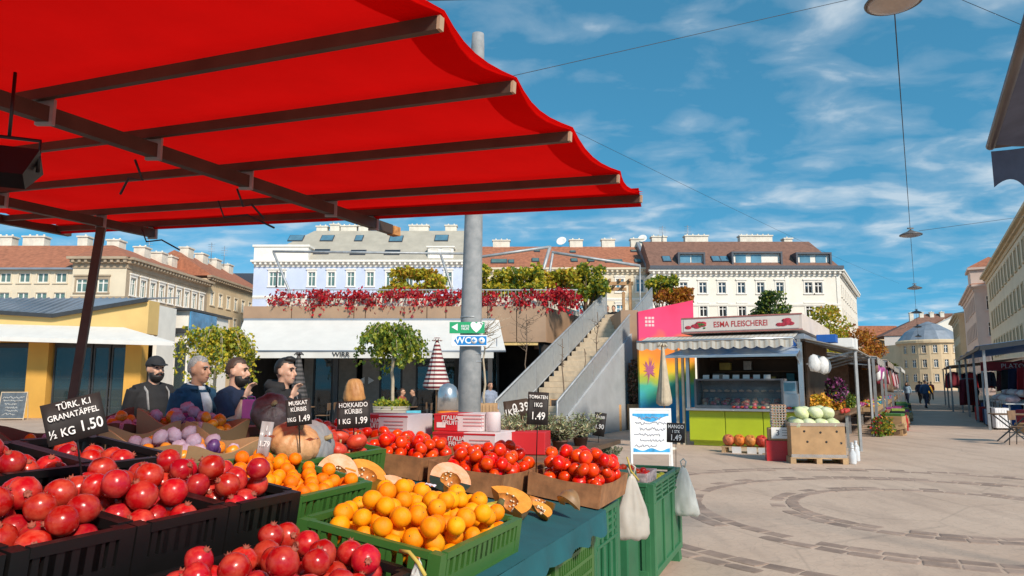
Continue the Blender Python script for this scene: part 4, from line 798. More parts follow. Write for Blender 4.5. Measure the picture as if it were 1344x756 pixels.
# awnings of the kiosk
ka = thing('scalloped_awning', 'cream striped awning with scalloped edge over the butcher counter', 'awning', KP, SRZ)
cs_m = stripes('awning_cream_stripe', (.72, .68, .60), (.60, .52, .42), 0, 9, .62, .85, .3)
mb = MB(); mb.grid(lambda u_, v_: V(-1.0 + 3.72 * u_, -.06 - .85 * v_, 2.74 - .16 * v_ - .02 * math.sin(PI * v_)), 30, 4); mb.build('fabric', cs_m, ka)
mb = MB(); mb.grid(lambda u_, v_: V(-1.0 + 3.72 * u_, -.91 - .01 * math.sin(u_ * 90), 2.58 - v_ * (.17 + .05 * abs(math.sin(u_ * PI * 14)))), 168, 3); mb.build('valance', cs_m, ka)
mb = MB(); mb.tube([(-1.0, -.9, 2.58), (2.72, -.9, 2.58)], .03, 8); mb.tube([(2.7, 0, 2.45), (2.72, -.9, 2.56)], .02, 6); mb.tube([(-.02, .08, 2.45), (-.9, -.85, 2.56)], .02, 6); mb.build('frame', chrome, ka)
kf = thing('hinged_flap', 'blue hinged kiosk shutter flap propped open below the awning', 'shutter', KP, SRZ)
mb = MB(); mb.add([(-.05, .0, 2.42), (KW + .02, .0, 2.42), (KW + .02, -.85, 2.2), (-.32, -.85, 2.2)], [(0, 1, 2, 3)]); mb.build('panel', mat('flap_blue', (.06, .19, .42), .3, c2=(.42, .47, .52), scale=2.2, det=2), kf, solid=.03)
mb = MB(); mb.bar((-.32, -.86, 2.19), (KW + .02, -.86, 2.19), .03, .05); mb.bar((KW, -.83, 2.2), (KW, .0, 1.9), .02, .03); mb.build('edge_bar', chrome, kf)
mb = MB(); mb.bb(.02, KW, -.03, -.005, 2.43, 2.57); mb.build('blue_band', blue_p, kz)
kp_ = MB(); kp_.bb(-.05, .05, -.05, .05, 0, 2.5); o = kp_.build('post', chrome, None); o.matrix_world = kz.matrix_basis @ Matrix.Translation((KW + .02, -.25, 0)); tag(o, 'square steel awning post at the street corner of the butcher kiosk', 'post')
# -------------- goods in front of the kiosk
red_pl = mat('plastic_red', (.50, .015, .02), .4, var=.08); green_pl = mat('plastic_green', (.045, .135, .025), .42, var=.1, scale=4); green_d = mat('plastic_green_deep', (.02, .13, .055), .45, var=.12, scale=4); black_pl = mat('plastic_black', (.007, .006, .006), .42, var=.2); cardb = mat('cardboard', (.42, .25, .12), .85, var=.12, scale=5, bump=.1, bs=40); cardb_d = mat('cardboard_dark', (.20, .065, .035), .85, var=.15, scale=5)
def crate_mesh(Lx, Ly, H, m, style='slat', t=.012):
    """returns dict of part meshes in a frame centred at the base"""
    out = []
    fl = MB(); fl.bb(-Lx / 2 + t, Lx / 2 - t, -Ly / 2 + t, Ly / 2 - t, 0, .012); out.append(('floor', fl.mesh('floor', m), (0, 0, 0), 0))
    post = MB(); post.bb(-.02, .02, -.02, .02, 0, H - .003)
    pm = post.mesh('corner_post', m)
    for sx in (-1, 1):
        for sy in (-1, 1): out.append(('corner_post', pm, (sx * (Lx / 2 - .018), sy * (Ly / 2 - .018), 0), 0))
    def side(L_):
        s_ = MB(); a = L_ / 2 - .036; lo, hi = (.5, .86) if style == 'slat' else (.12, .9)
        s_.bb(-a, a, -t / 2, t / 2, .0, H * lo); s_.bb(-a, a, -t / 2 - .004, t / 2 + .004, H * hi, H)
        if style == 'slat':
            k = max(3, int(L_ / .042)); s_.bb(-a, a, -t / 2 - .003, t / 2 + .003, H * .2, H * .24)
            for i in range(k): x_ = -a + 2 * a * (i + .5) / k; s_.bb(x_ - .008, x_ + .008, -t / 2, t / 2, H * lo, H * hi)
            s_.bb(-.07, .07, -t / 2, t / 2, H * lo, H * hi)
        elif style == 'open':
            k = max(4, int(L_ / .035))
            for i in range(k): x_ = -a + 2 * a * (i + .5) / k; s_.bb(x_ - .005, x_ + .005, -t / 2, t / 2, H * lo, H * hi)
            for z_ in (.3, .5, .7): s_.bb(-a, a, -t / 2 - .003, t / 2 + .003, H * z_ - .008, H * z_ + .008)
        else:
            s_.bb(-a, a, -t / 2, t / 2, H * lo, H * hi)
        return s_.mesh('side_panel', m)
    mx, my = side(Lx), side(Ly)
    for sy in (-1, 1): out.append(('side_panel', mx, (0, sy * (Ly / 2 - t / 2), 0), 0))
    for sx in (-1, 1): out.append(('side_panel', my, (sx * (Lx / 2 - t / 2), 0, 0), R(90)))
    return out
CR = {}
def crate(label, Lx, Ly, H, m, loc, rot, style='slat', group=None, cat='crate', name='crate'):
    k = (round(Lx, 3), round(Ly, 3), round(H, 3), m.name, style)
    if k not in CR: CR[k] = crate_mesh(Lx, Ly, H, m, style)
    o = thing(name, label, cat, loc, 0, group, rot)
    for nm, me, l_, r_ in CR[k]: ob(nm, me, o, l_, (0, 0, r_))
    return o
p_ = V(at(1024, 600, 15.0).x, 15.0, 0); rz_ = R(-14)
for i, lb in enumerate(('lower red plastic crate on the ground beside the cabbage box', 'upper red plastic crate under the grey box of egg trays')): crate(lb, .54, .38, .2, red_pl, p_ + V(0, 0, .001 + .202 * i), (0, 0, rz_), 'solid')
mb = MB(); mb.bb(-.22, .22, -.17, .17, 0, .24); tag(mb.build('carton', cardb, None, p_ + V(0, 0, .406), (0, 0, rz_), bv=.008), 'brown carton carrying the egg trays on red crates', 'carton')
c_ = thing('price_board', 'white handwritten price board leaning on the egg carton', 'sign', p_ + V(-.02, -.21, .45), R(-14)); mb = MB(); mb.bb(-.2, .2, -.01, 0, 0, .22); mb.build('board', white_p, c_); text('3', .16, mat('marker_dark', (.03, .03, .05), .6), c_, (-.08, -.012, .11)); mb = MB()
for i in range(3): mb.bb(.0, .14, -.013, -.011, .06 + .05 * i, .068 + .05 * i)
mb.build('writing', MATS['marker_dark'], c_)
egg = mat('egg_shell', (.50, .27, .15), .5, var=.12, rnd=.15); pulp = mat('egg_tray_grey', (.34, .31, .28), .9, var=.15)
for i in range(9):
    e_ = thing('egg_tray', 'grey pulp tray of brown eggs in the tall stack on red crates', 'egg tray', p_ + V(0, 0, .648 + .052 * i), rz_ + R(2 * ((i * 7) % 3 - 1)), 'stacked egg trays')
    mb = MB(); mb.bb(-.15, .15, -.15, .15, 0, .015)
    for x_ in range(6): mb.bb(-.15 + x_ * .05, -.145 + x_ * .05 + .01, -.15, .15, .015, .035)
    mb.build('tray', pulp, e_); mb = MB()
    for x_ in range(5): mb.ball((-.12 + .06 * x_, -.125, .03), (.021, .021, .027), 8, 6)
    for y_ in range(4): mb.ball((-.125, -.065 + .06 * y_, .03), (.021, .021, .027), 8, 6); mb.ball((.125, -.065 + .06 * y_, .03), (.021, .021, .027), 8, 6)
    if i == 8:
        for x_ in range(3):
            for y_ in range(4): mb.ball((-.06 + .06 * x_, -.065 + .06 * y_, .03), (.021, .021, .027), 8, 6)
    o = mb.build('eggs', egg, e_); o['kind'] = 'stuff'
# cabbage box on a pallet
cb_p = V(at(1077, 600, 14.4).x, 14.7, 0); rz_ = R(-9)
pal = thing('pallet', 'small wooden pallet under the cabbage box', 'pallet', cb_p, rz_); wood_l = mat('pallet_wood', (.45, .29, .15), .8, var=.2, scale=7)
for i in range(5): mb = MB(); mb.bb(-.53, .53, -.4 + .17 * i, -.4 + .17 * i + .12, .10, .12); mb.build('deck_board', wood_l, pal)
for x_ in (-.48, 0, .48): mb = MB(); mb.bb(x_ - .05, x_ + .05, -.4, .4, .001, .098); mb.build('block', wood_l, pal)
bx_ = thing('cabbage_box', 'big brown cardboard box of pale cabbages wrapped in clear film', 'box', cb_p + V(0, 0, .121), rz_)
for nm, a_ in (('front_panel', (-.5, .5, -.38, -.36)), ('back_panel', (-.5, .5, .36, .38)), ('side_panel', (-.5, -.48, -.36, .36)), ('side_panel', (.48, .5, -.36, .36))): mb = MB(); mb.bb(*a_, 0, .66); mb.build(nm, cardb, bx_)
mb = MB(); mb.bb(-.48, .48, -.36, .36, .002, .5); mb.build('filling', cardb_d, bx_)
mb = MB(); mb.bb(-.515, .515, -.395, .395, .60, .665); mb.bb(-.51, .51, -.39, -.382, .0, .06); mb.build('film', mat('cling_film', (.5, .5, .5), .15, alpha=.35, spec=.9), bx_)
mb = MB()
for x_, z_ in ((-.25, .5), (.05, .48), (.35, .5), (-.2, .3), (.15, .3), (.42, .28)): mb.tube([(x_, -.381, z_), (x_, -.384, z_)], .022, 12)
mb.build('vent_hole', dark_in, bx_)
cab = mat('cabbage_leaf', (.50, .54, .24), .55, c2=(.72, .73, .50), scale=7, bump=.4, bs=18, rnd=.12); cme = []
for i in range(3):
    mb = MB(); mb.ball((0, 0, 0), (.15, .14, .115), 20, 14, fn=lambda d: 1 + .06 * jit(d, 2.2, i) + .05 * abs(jit((d[0] * 1.2, d[1] * 1.2, d[2] * 3), 2.6, i + 9))); cme.append(mb.mesh('cabbage', cab))
rd = random.Random(9)
for i, (x_, y_, z_) in enumerate([(-.34 + .225 * j, -.24, .62) for j in range(4)] + [(-.33 + .22 * j, .03, .64) for j in range(4)] + [(-.3 + .21 * j, .25, .64) for j in range(4)] + [(-.22, -.1, .84), (.04, -.12, .85), (.26, -.08, .84), (-.1, .14, .85), (.16, .14, .86)]):
    q = Matrix.Rotation(rz_, 4, 'Z') @ V(x_, y_, z_); tag(ob('cabbage', cme[i % 3], None, cb_p + q + V(0, 0, .121), (rd.uniform(-.5, .5), rd.uniform(-.5, .5), rd.uniform(0, 6))), 'pale green cabbage heaped in the big cardboard box', 'cabbage', 'cabbages in the box')
# onion nets on low pallet
op = V(at(978, 588, 16.6).x, 16.6, 0); pl2 = thing('low_pallet', 'low wooden rack holding net bags in front of the lime counter', 'pallet', op, SRZ)
for i in range(4): mb = MB(); mb.bb(-.5, .5, -.18 + .1 * i, -.18 + .1 * i + .07, .12, .14); mb.build('deck_board', wood_l, pl2)
for x_ in (-.44, .44): mb = MB(); mb.bb(x_ - .04, x_ + .04, -.18, .19, .001, .118); mb.build('block', wood_l, pl2)
for i, (c_, lb) in enumerate((((.50, .13, .05), 'net bag of brown onions on the low rack'), ((.60, .16, .02), 'orange net bag on the low rack between the onion bags'), ((.55, .20, .04), 'bulging orange net bag of onions on the low rack'), ((.50, .04, .02), 'red net bag on the low rack beside the red crates'))):
    mb = MB(); rd = random.Random(i)
    mb.ball((0, 0, .13), (.13, .17, .13), 20, 14, fn=lambda d: 1 + .14 * jit(d, 3.5, i * 3.3) + .05 * jit(d, 9, i)); mb.tube([(0, -.1, .2), (.02, -.16, .25)], [.03, .015], 7)
    q = Matrix.Rotation(SRZ, 4, 'Z') @ V(-.36 + .24 * i, 0, .14); tag(mb.build('net_bag', mat('net_%d' % i, c_, .6, var=.4, scale=18, bump=.5, bs=60), None, op + q), lb, 'net bag')
for i, x_ in enumerate((-.15, .18, .42)): mb = MB(); mb.bb(-.1, .1, -.004, .004, -.12, .02); q = Matrix.Rotation(SRZ, 4, 'Z') @ V(x_, -.19, .12); tag(mb.build('price_card', white_p, None, op + q, (.15, 0, SRZ)), 'white price card hanging from the low rack of net bags', 'price card', 'price cards on low rack')
# crates of vegetables on the counter end
rd = random.Random(31)
for i in range(16):
    mb = MB(); c_ = rd.choice(((.45, .05, .03), (.12, .22, .04), (.4, .3, .12), (.16, .03, .10), (.5, .42, .3))); mb.ball((0, 0, .035), (.06, .045, .035), 10, 7, fn=lambda d: 1 + .12 * jit(d, 2, i)); o = mb.build('vegetable', mat('veg_%d' % i, c_, .5, var=.2), None); o.matrix_world = kz.matrix_basis @ Matrix.Translation((1.15 + .1 * (i % 16), -.02 - .07 * (i % 2), .932)); tag(o, 'small vegetable lying on the steel counter edge of the kiosk', 'vegetable', 'vegetables on kiosk counter')
# folded beige parasol
def parasol(name, label, base, h, cloth, poleh, r=.2, hang=0):
    o = thing(name, label, 'parasol', base); mb = MB(); mb.tube([(0, 0, .06), (0, 0, h + .06)], .022, 8); mb.build('pole', wood_d, o); mb = MB(); mb.lathe([(.26, 0), (.26, .05), (.05, .07)], 18); mb.build('base', conc, o)
    n_ = 24; rg = []
    for z_, rr in ((poleh, r * 1.0), (poleh + (h - poleh) * .08, r * 1.02), (poleh + (h - poleh) * .35, r * .72), (poleh + (h - poleh) * .7, r * .42), (h - .12, r * .25), (h, .03)):
        rg.append([(rr * (1 + .26 * (-1) ** j) * math.cos(2 * PI * j / n_), rr * (1 + .26 * (-1) ** j) * math.sin(2 * PI * j / n_), z_ + (.03 * (-1) ** j if z_ == poleh else 0)) for j in range(n_)])
    mb = MB(); mb.rings(rg); mb.build('cloth', cloth, o)
    mb = MB()
    for j in range(8): a = j * PI / 4; mb.tube([(0, 0, h - .02), (.07 * math.cos(a), .07 * math.sin(a), h + .06), (.13 * math.cos(a), .13 * math.sin(a), h + .0)], [.02, .03, .012], 6)
    mb.build('crown', cloth, o); return o
rs = stripes('parasol_stripe', (.78, .74, .70), (.22, .03, .04), 2, 9.5, .5, .85, .2); ds = stripes('parasol_dark', (.10, .09, .09), (.03, .03, .03), 2, 9, .5)
parasol('parasol', 'folded red and white striped parasol in front of the restaurant', V(at(573, 500, 18.5).x, 18.5, 0), 2.62, rs, 1.42, .27)
parasol('parasol', 'folded dark striped parasol behind the man in black', V(at(391, 500, 19.5).x, 19.5, 0), 2.3, ds, 1.0, .24)
parasol('parasol', 'folded beige parasol in front of the painted wall', V(at(871, 500, 17.4).x, 17.4, 0), 2.42, mat('parasol_beige', (.50, .42, .31), .85, var=.15), 1.05, .15)
# ------------------------------------------------------------- market row beyond the kiosk
KM = Matrix.Translation(KP) @ Matrix.Rotation(SRZ, 4, 'Z')
def K(x, y, z=0): return KM @ V(x, y, z)
frm = mat('stall_frame_grey', (.30, .30, .30), .5, metal=.4, var=.15)
def stall(label, y0, y1, x0, over, z, cloth, seed, wallc, name='market_stall'):
    o = thing(name, label, 'stall', K(x0, y0), SRZ); D = y1 - y0; W_ = 3.0
    mb = MB(); mb.bb(-W_, -W_ + .06, 0, D, 0, z - .1); mb.bb(-W_ + .06, .0, D - .06, D, 0, z - .1); mb.build('back_wall', wallc, o)
    mb = MB(); mb.grid(lambda u_, v_: V(-W_ + (W_ + over) * u_, D * v_, z + .35 - .45 * u_ - .05 * abs(math.sin(v_ * PI * 4)) * u_), 8, 16); mb.build('canopy', cloth, o, solid=.02)
    mb = MB(); mb.grid(lambda u_, v_: V(over + .01, D * u_, z - .1 - .05 * abs(math.sin(u_ * PI * 4)) - .2 * v_ + .02 * math.sin(u_ * 40)), 40, 2); mb.build('valance', cloth, o)
    for y_ in (0.05, D - .05): mb = MB(); mb.bb(over - .15, over - .07, y_ - .04, y_ + .04, 0, z - .14); mb.build('post', frm, o)
    for y_ in (0.05, D / 2, D - .05): mb = MB(); mb.bar((-W_, y_, z + .28), (over, y_, z - .14), .05, .06); mb.build('rafter', frm, o)
    mb = MB(); mb.bb(.25, 1.1, .2, D - .2, .62, .68); mb.build('table_top', wood_d, o)
    for y_ in (.4, D - .4): mb = MB(); mb.bb(1.0, 1.07, y_, y_ + .07, 0, .62); mb.build('table_leg', frm, o); mb = MB(); mb.bb(.28, .35, y_, y_ + .07, 0, .62); mb.build('table_leg', frm, o)
    return o
grey_c = mat('canopy_grey', (.40, .37, .33), .8, var=.12, transl=.2); brownw = mat('stall_wood', (.16, .10, .065), .8, var=.25)
stall('vegetable stall with grey canopy and steel posts next to the butcher kiosk', 6.2, 11.4, 2.9, 1.2, 2.45, grey_c, 1, brownw)
stall('dark stall with brown striped canopy hung with goods along the market row', 11.8, 19, 2.9, 1.3, 2.5, stripes('canopy_brown_stripe', (.42, .33, .26), (.24, .17, .13), 1, 2.5), 2, brownw)
stall('far stall with pale canopy at the end of the market row', 19.6, 30, 2.9, 1.3, 2.45, grey_c, 3, brownw)
stall('last pale stall seen behind walkers at the end of the butcher row', 31, 46, 2.9, 1.4, 2.6, cloth_w, 4, brownw)
rd = random.Random(77); cols = [(.45, .04, .03), (.6, .28, .02), (.06, .16, .03), (.25, .32, .05), (.5, .42, .3), (.02, .2, .3), (.3, .05, .2), (.55, .5, .08)]
vm = [mat('market_goods_%d' % i, c, .55, var=.3, scale=9) for i, c in enumerate(cols)]
for s_, (y0, y1, nn) in enumerate(((6.6, 11, 14), (12.2, 18.6, 16), (20, 29, 12))):
    for i in range(nn):
        y_ = y0 + (y1 - y0) * (i // 2 + .5) / (nn / 2); x_ = 3.38 + .42 * (i % 2); c_ = crate('wooden produce crate on a stall table past the butcher kiosk', .4, .38, .13, wood_l, K(x_, y_, .681), (0, 0, SRZ), 'solid', 'produce crates on the market row')
        mb = MB(); k_ = rd.randrange(8)
        for j in range(14): mb.ball((rd.uniform(-.13, .13), rd.uniform(-.13, .13), .1 + rd.uniform(0, .09)), (.05, .05, .045), 8, 6)
        o = mb.build('produce', vm[k_], c_); o['kind'] = 'stuff'
for i in range(14):      # cartons and buckets standing in front of the row
    y_ = 6.6 + 1.35 * i; w_ = rd.uniform(.35, .55); h_ = rd.uniform(.3, .6); mb = MB(); mb.bb(-w_ / 2, w_ / 2, -w_ / 2, w_ / 2, 0, h_); mb.bb(-w_ / 2 + .02, w_ / 2 - .02, -w_ / 2 + .02, w_ / 2 - .02, h_, h_ + .08, 1)
    tag(mb.build('goods_box', [[cardb, green_d, red_pl, black_pl, cardb][i % 5], vm[rd.randrange(8)]], None, K(4.3 + rd.uniform(0, .3), y_, 0), (0, 0, SRZ + rd.uniform(-.3, .3)), bv=.01), 'box of goods standing on the ground along the market row past the butcher', 'box', 'boxes along the market row')
for i in range(26):      # hanging goods
    y_ = 6.6 + .85 * i; mb = MB(); h_ = rd.uniform(.25, .6); mb.tube([(0, 0, 0), (0, 0, -.12)], .006, 4); mb.ball((0, 0, -.12 - h_ / 2), (.1, .13, h_ / 2), 10, 8, fn=lambda d: 1 + .2 * jit(d, 2, i)); tag(mb.build('hanging_bag', [vm[0], white_p, brownw, anth, vm[6]][rd.randrange(5)], None, K(4.0, y_, 2.3), (0, 0, rd.uniform(0, 3))), 'bag hanging from the canopy edge of the market row past the butcher', 'bag', 'hanging goods on the market row')
# nearer heap next to the cabbages: flowers, grapes, peppers, jug
def clump(name, label, cat, loc, r, mats_, n_, size, seed, stem=None, kind=None):
    o = thing(name, label, cat, loc); mb = MB(); rd_ = random.Random(seed); leaves(mb, (0, 0, r[2]), r, n_, size, rd_, (.5, .3, .2)); mb.build('foliage', mats_, o); mb = MB()
    for i in range(7): limb(mb, (0, 0, 0), (rd_.uniform(-.6, .6) * r[0], rd_.uniform(-.6, .6) * r[1], r[2] * 1.3), .012, .004, rd_, 3)
    mb.build('stem', LG[0], o); return o
tb = thing('side_table', 'trestle table with vegetables beside the cabbage box', 'table', K(3.2, 2.6), SRZ); mb = MB(); mb.bb(-.45, .45, -1.6, 2.6, .78, .83); mb.build('table_top', wood_d, tb)
for x_ in (-.38, .38):
    for y_ in (-1.5, 2.5): mb = MB(); mb.bb(x_ - .03, x_ + .03, y_ - .03, y_ + .03, 0, .78); mb.build('leg', frm, tb)
for i, (x_, y_, r_, pal_, lb) in enumerate(((2.95, 1.3, (.3, .25, .22), [vm[1], LY[0], vm[1]], 'bunch of orange flowers behind the cabbage box'), (3.3, 1.9, (.28, .25, .3), [mat('grape_dark', (.05, .01, .035), .4), vm[6], LG[2]], 'dark purple bunch above the orange flowers'), (3.1, 2.7, (.35, .3, .22), [vm[1], LO[0], LG[0]], 'marigold orange flowers further along the side table'), (3.3, 3.5, (.35, .4, .25), [LG[0], LG[1], LG[2]], 'green herbs on the side table'), (3.25, 4.3, (.35, .4, .2), [LG[2], LG[0], LG[0]], 'dark green leafy bunch at the end of the side table'))): clump('flower_bunch' if i != 3 else 'herb_bunch', lb, 'plant', K(x_, y_, .831 + (.25 if i == 1 else 0)), r_, pal_, 500, .08, i)
for i in range(9): mb = MB(); mb.ball((0, 0, .05), (.05, .05, .05), 10, 7, fn=lambda d: 1 + .1 * math.cos(3 * math.atan2(d[1], d[0]))); tag(mb.build('red_pepper', vm[0], None, K(3.5 + .07 * (i % 2), .8 + .13 * i, .831)), 'red pepper at the edge of the side table', 'pepper', 'red peppers on side table')
for i in range(4): mb = MB(); mb.lathe([(.06, 0), (.07, .02), (.07, .2), (.03, .27), (.03, .3)], 14); mb.lathe([(.034, .3), (.034, .33)], 12); tag(mb.build('plastic_jug', mat('jug_clear', (.72, .74, .76), .2, alpha=.8), None, V(at(1119 + 5 * (i % 2), 600, 14.3 + .5 * i).x, 14.3 + .5 * i, 0)), 'clear plastic water bottle standing beside the cabbage pallet', 'bottle', 'bottles by the cabbage pallet')
for i in range(5): mb = MB(); mb.ball((0, 0, 0), (.14, .1, .2), 14, 10, fn=lambda d: 1 + .25 * jit(d, 2.2, i + 4)); tag(mb.build('white_bag', mat('bag_white', (.78, .77, .75), .5, transl=.25), None, K(3.05 + .16 * (i % 2), -.1 + .25 * i, 2.02 - .05 * (i % 2))), 'white plastic bag hanging from the kiosk side awning', 'bag', 'white bags at the kiosk corner')
sa = thing('side_awning', 'half open side awning of the butcher kiosk with metal arms', 'awning', K(KW + .06, 0), SRZ); mb = MB(); mb.add([(0, .1, 2.62), (0, 5.8, 2.62), (1.15, 5.8, 2.32), (1.15, .1, 2.32)], [(0, 1, 2, 3)]); mb.build('fabric', grey_c, sa, solid=.02)
for y_ in (.3, 2.0, 3.9, 5.6): mb = MB(); mb.bar((.02, y_, 2.0), (1.1, y_, 2.3), .03, .04); mb.bar((.02, y_, 2.56), (1.15, y_, 2.28), .03, .03); mb.build('arm', frm, sa)
for i in range(2): mb = MB(); mb.bb(-.03, .03, -.03, .03, 0, 2.3); tag(mb.build('post', frm, None, K(KW + 1.15, .3 + 5.3 * i)), ('steel post carrying the near end of the kiosk side awning', 'steel post carrying the far end of the kiosk side awning')[i], 'post')
for i, (x_, y_, w_, h_, m_, lb) in enumerate(((.5, 3.6, .7, .25, white_p, 'white air conditioner box on the kiosk roof edge'), (.4, 1.4, .45, .2, blue_p, 'blue box lying on the side awning of the kiosk'), (.55, 5.0, .6, .32, white_p, 'white sign board with dark lettering on the market row roof'))):
    mb = MB(); mb.bb(-w_ / 2, w_ / 2, -.25, .25, 0, h_); o = mb.build('roof_box', m_, None, K(KW + .06 + x_, y_, 2.63 - .26 * x_ + .03), (0, 0, SRZ), bv=.01); tag(o, lb, 'box')
    if i == 2: text('ol', .26, MATS['print_black'], o, (0, -.255, .16))
# A-frame boards
def scribble(parent, w_, z0, z1, m, seed, rows=6, y=-.012):
    rd_ = random.Random(seed); mb = MB()
    for r_ in range(rows):
        z_ = z1 - (z1 - z0) * (r_ + .5) / rows; x_ = -w_ * rd_.uniform(.25, .42); xe = w_ * rd_.uniform(.1, .42); pts = []
        while x_ < xe: pts.append((x_, y, z_ + rd_.uniform(-.3, .3) * (z1 - z0) / rows)); x_ += w_ * .022
        if len(pts) > 2: mb.tube(pts, .0045 * max(1, w_ / .5), 4)
    return mb.build('handwriting', m, parent)
chalk = mat('chalk', (.66, .64, .60), .9, var=.2, scale=30); board_m = mat('chalkboard', (.025, .022, .02), .8, var=.3, scale=4)
def aboard(label, base, w_, h_, frame_m, face_m, rz=0, lean=.16, leg=.12, seed=0, ink=None):
    o = thing('standing_board', label, 'sign board', base, rz)
    M_ = Matrix.Rotation(-lean, 4, 'X')
    f = MB(); t = .03
    for a_ in ((-w_ / 2, -w_ / 2 + t, 0, h_ + leg), (w_ / 2 - t, w_ / 2, 0, h_ + leg), (-w_ / 2 + t, w_ / 2 - t, h_ + leg - t, h_ + leg), (-w_ / 2 + t, w_ / 2 - t, leg, leg + t)): f.bb(a_[0], a_[1], -.012, .012, a_[2], a_[3])
    fo = f.build('frame', frame_m, o, (0, 0, 0), (-lean, 0, 0)); mb = MB(); mb.bb(-w_ / 2 + t, w_ / 2 - t, -.006, .006, leg + t, leg + h_ - t); mb.build('panel', face_m, fo); scribble(fo, w_, leg + h_ * .12, leg + h_ * .85, ink or chalk, seed)
    mb = MB(); y_ = 2 * math.sin(lean) * (h_ + leg) + .02
    for x_ in (-w_ / 2 + .02, w_ / 2 - .02): mb.bar((x_, .02 + math.sin(lean) * (h_ + leg), (h_ + leg) * math.cos(lean) - .01), (x_, y_, 0), .03, .02)
    mb.build('rear_leg', frame_m, o); return o
aboard('chalkboard menu with wooden frame below the stair', V(at(738, 540, 21.5).x, 21.5, 0), .66, .98, wood, board_m, R(8), seed=1, leg=.12)
aboard('chalkboard with pale frame beside the yellow pavilion column', V(at(15, 530, 31).x, 31, 0), 1.05, 1.15, mat('frame_pale', (.55, .42, .28), .7), mat('chalkboard_blue', (.09, .11, .13), .8, var=.3), R(8), seed=2, leg=.05)
ink = mat('ink_grey', (.35, .35, .42), .7); wb = aboard('white notice board with blue waves beside the green pallet boxes', V(at(856, 600, 11).x, 11, 0), .62, .68, white_p, mat('board_white', (.80, .80, .78), .5, var=.03), R(-4), lean=.1, leg=.5, seed=3, ink=ink)
bw = mat('wave_blue', (.03, .32, .62), .5, var=.3, scale=12); fo = [c for c in wb.children if c.name.startswith('frame')][0]
for z0_, z1_, s_ in ((1.0, 1.10, -1), (.53, .6, 1)):
    mb = MB(); pts = [(-.27 + .54 * i / 20, (z1_ if s_ < 0 else z0_)) for i in range(21)] + [(.27 - .54 * i / 20, (z0_ + .045 * math.cos(i / 20 * 2 * PI) + .02 if s_ < 0 else z1_ - .03 + .02 * math.cos(i / 20 * 4 * PI))) for i in range(21)]
    mb.prism(pts, -.009, -.0065); mb.build('printed_wave', bw, fo)

# planters, saplings
def planter(label, base, w_, h_, m, n_=7, cat='planter'):
    o = thing('planter', label, cat, base); k = w_ / n_
    pm = MB(); pm.box(0, 0, h_ / 2, k * .92, .025, h_); me = pm.mesh('stave', m)
    for i in range(n_):
        x_ = -w_ / 2 + k * (i + .5)
        for y_ in (-w_ / 2, w_ / 2): ob('stave', me, o, (x_, y_, 0))
        for y_ in (-w_ / 2, w_ / 2): ob('stave', me, o, (y_, x_, 0), (0, 0, R(90)))
    mb = MB(); mb.bb(-w_ / 2 + .02, w_ / 2 - .02, -w_ / 2 + .02, w_ / 2 - .02, .02, h_ - .06); mb.build('soil', mat('soil', (.04, .028, .02), .95), o); return o
def bare_tree(label, base, h, seed, sp=.5, tr=.025, bk=bark, dense=16, z0=.45):
    rd_ = random.Random(seed); o = thing('bare_sapling', label, 'tree', base); mb = MB(); limb(mb, (0, 0, 0), (rd_.uniform(-.05, .05), 0, h * .9), tr, tr * .4, rd_, 7, .015); mb.build('trunk', bk, o); mb = MB()
    for i in range(dense):
        z_ = h * rd_.uniform(z0, .85); a = rd_.uniform(0, 2 * PI); L_ = sp * rd_.uniform(.5, 1.1); e_ = V(L_ * math.cos(a), L_ * math.sin(a), z_ + L_ * rd_.uniform(.2, .9)); pts = limb(mb, (0, 0, z_), e_, tr * .4, tr * .1, rd_, 4, .12)
        for j in range(3): q = pts[rd_.randrange(1, 5)]; limb(mb, q, q + V(rd_.uniform(-.3, .3), rd_.uniform(-.3, .3), rd_.uniform(.0, .35)) * sp * 1.2, tr * .18, tr * .06, rd_, 3, .15)
    mb.build('crown', bk, o); return o
pine = mat('planter_wood', (.40, .24, .12), .75, var=.2, scale=8); brownbush = [mat('twig_brown', (.16, .09, .06), .8), mat('twig_rust', (.22, .11, .07), .8), LG[2]]
q = V(at(636, 560, 18.5).x, 18.5, 0); planter('square wooden planter with bare tree at the stair foot', q, .62, 1.05, pine); bare_tree('bare pale-trunked tree with twiggy round crown at the stair foot', q + V(0, 0, .9), 2.4, 4, .62, .035, bark_pale, 26, .62)
q = V(at(797, 560, 24.5).x, 24.5, 0); planter('honey coloured wooden planter at the stair wall', q, .82, .85, mat('planter_honey', (.55, .30, .12), .7, var=.2)); bare_tree('thin bare sapling against the stair wall', q + V(-.3, -.1, .7), 3.6, 5, .3, .03, bark, 10, .5)
q = V(at(826, 552, 26).x + .1, 25.0, 0); planter('brown planter next to the painted wall', q, .7, .85, pine); o = thing('twiggy_bush', 'brown twiggy bush in the planter next to the painted wall', 'shrub', q + V(0, 0, .7)); mb = MB(); rd = random.Random(6); leaves(mb, (0, 0, .85), (.34, .34, .85), 1500, .09, rd); mb.build('foliage', brownbush, o); mb = MB(); [limb(mb, (rd.uniform(-.1, .1), rd.uniform(-.1, .1), 0), (rd.uniform(-.3, .3), rd.uniform(-.3, .3), 1.5), .015, .004, rd) for _ in range(14)]; mb.build('stem', bark, o)
for i, (px, Y_, h_, lb) in enumerate(((691, 22.5, 4.1, 'tall bare sapling with few rust leaves before the tan wall'), (741, 21.8, 3.2, 'thin bare sapling in front of the stair rail'), (770, 22.4, 2.9, 'slender bare stem beside the chalkboard menu'))): bare_tree(lb, V(at(px, 540, Y_).x, Y_, 0), h_, 30 + i, .55 if i == 0 else .2, .028, bark, 16 if i == 0 else 5, .6)
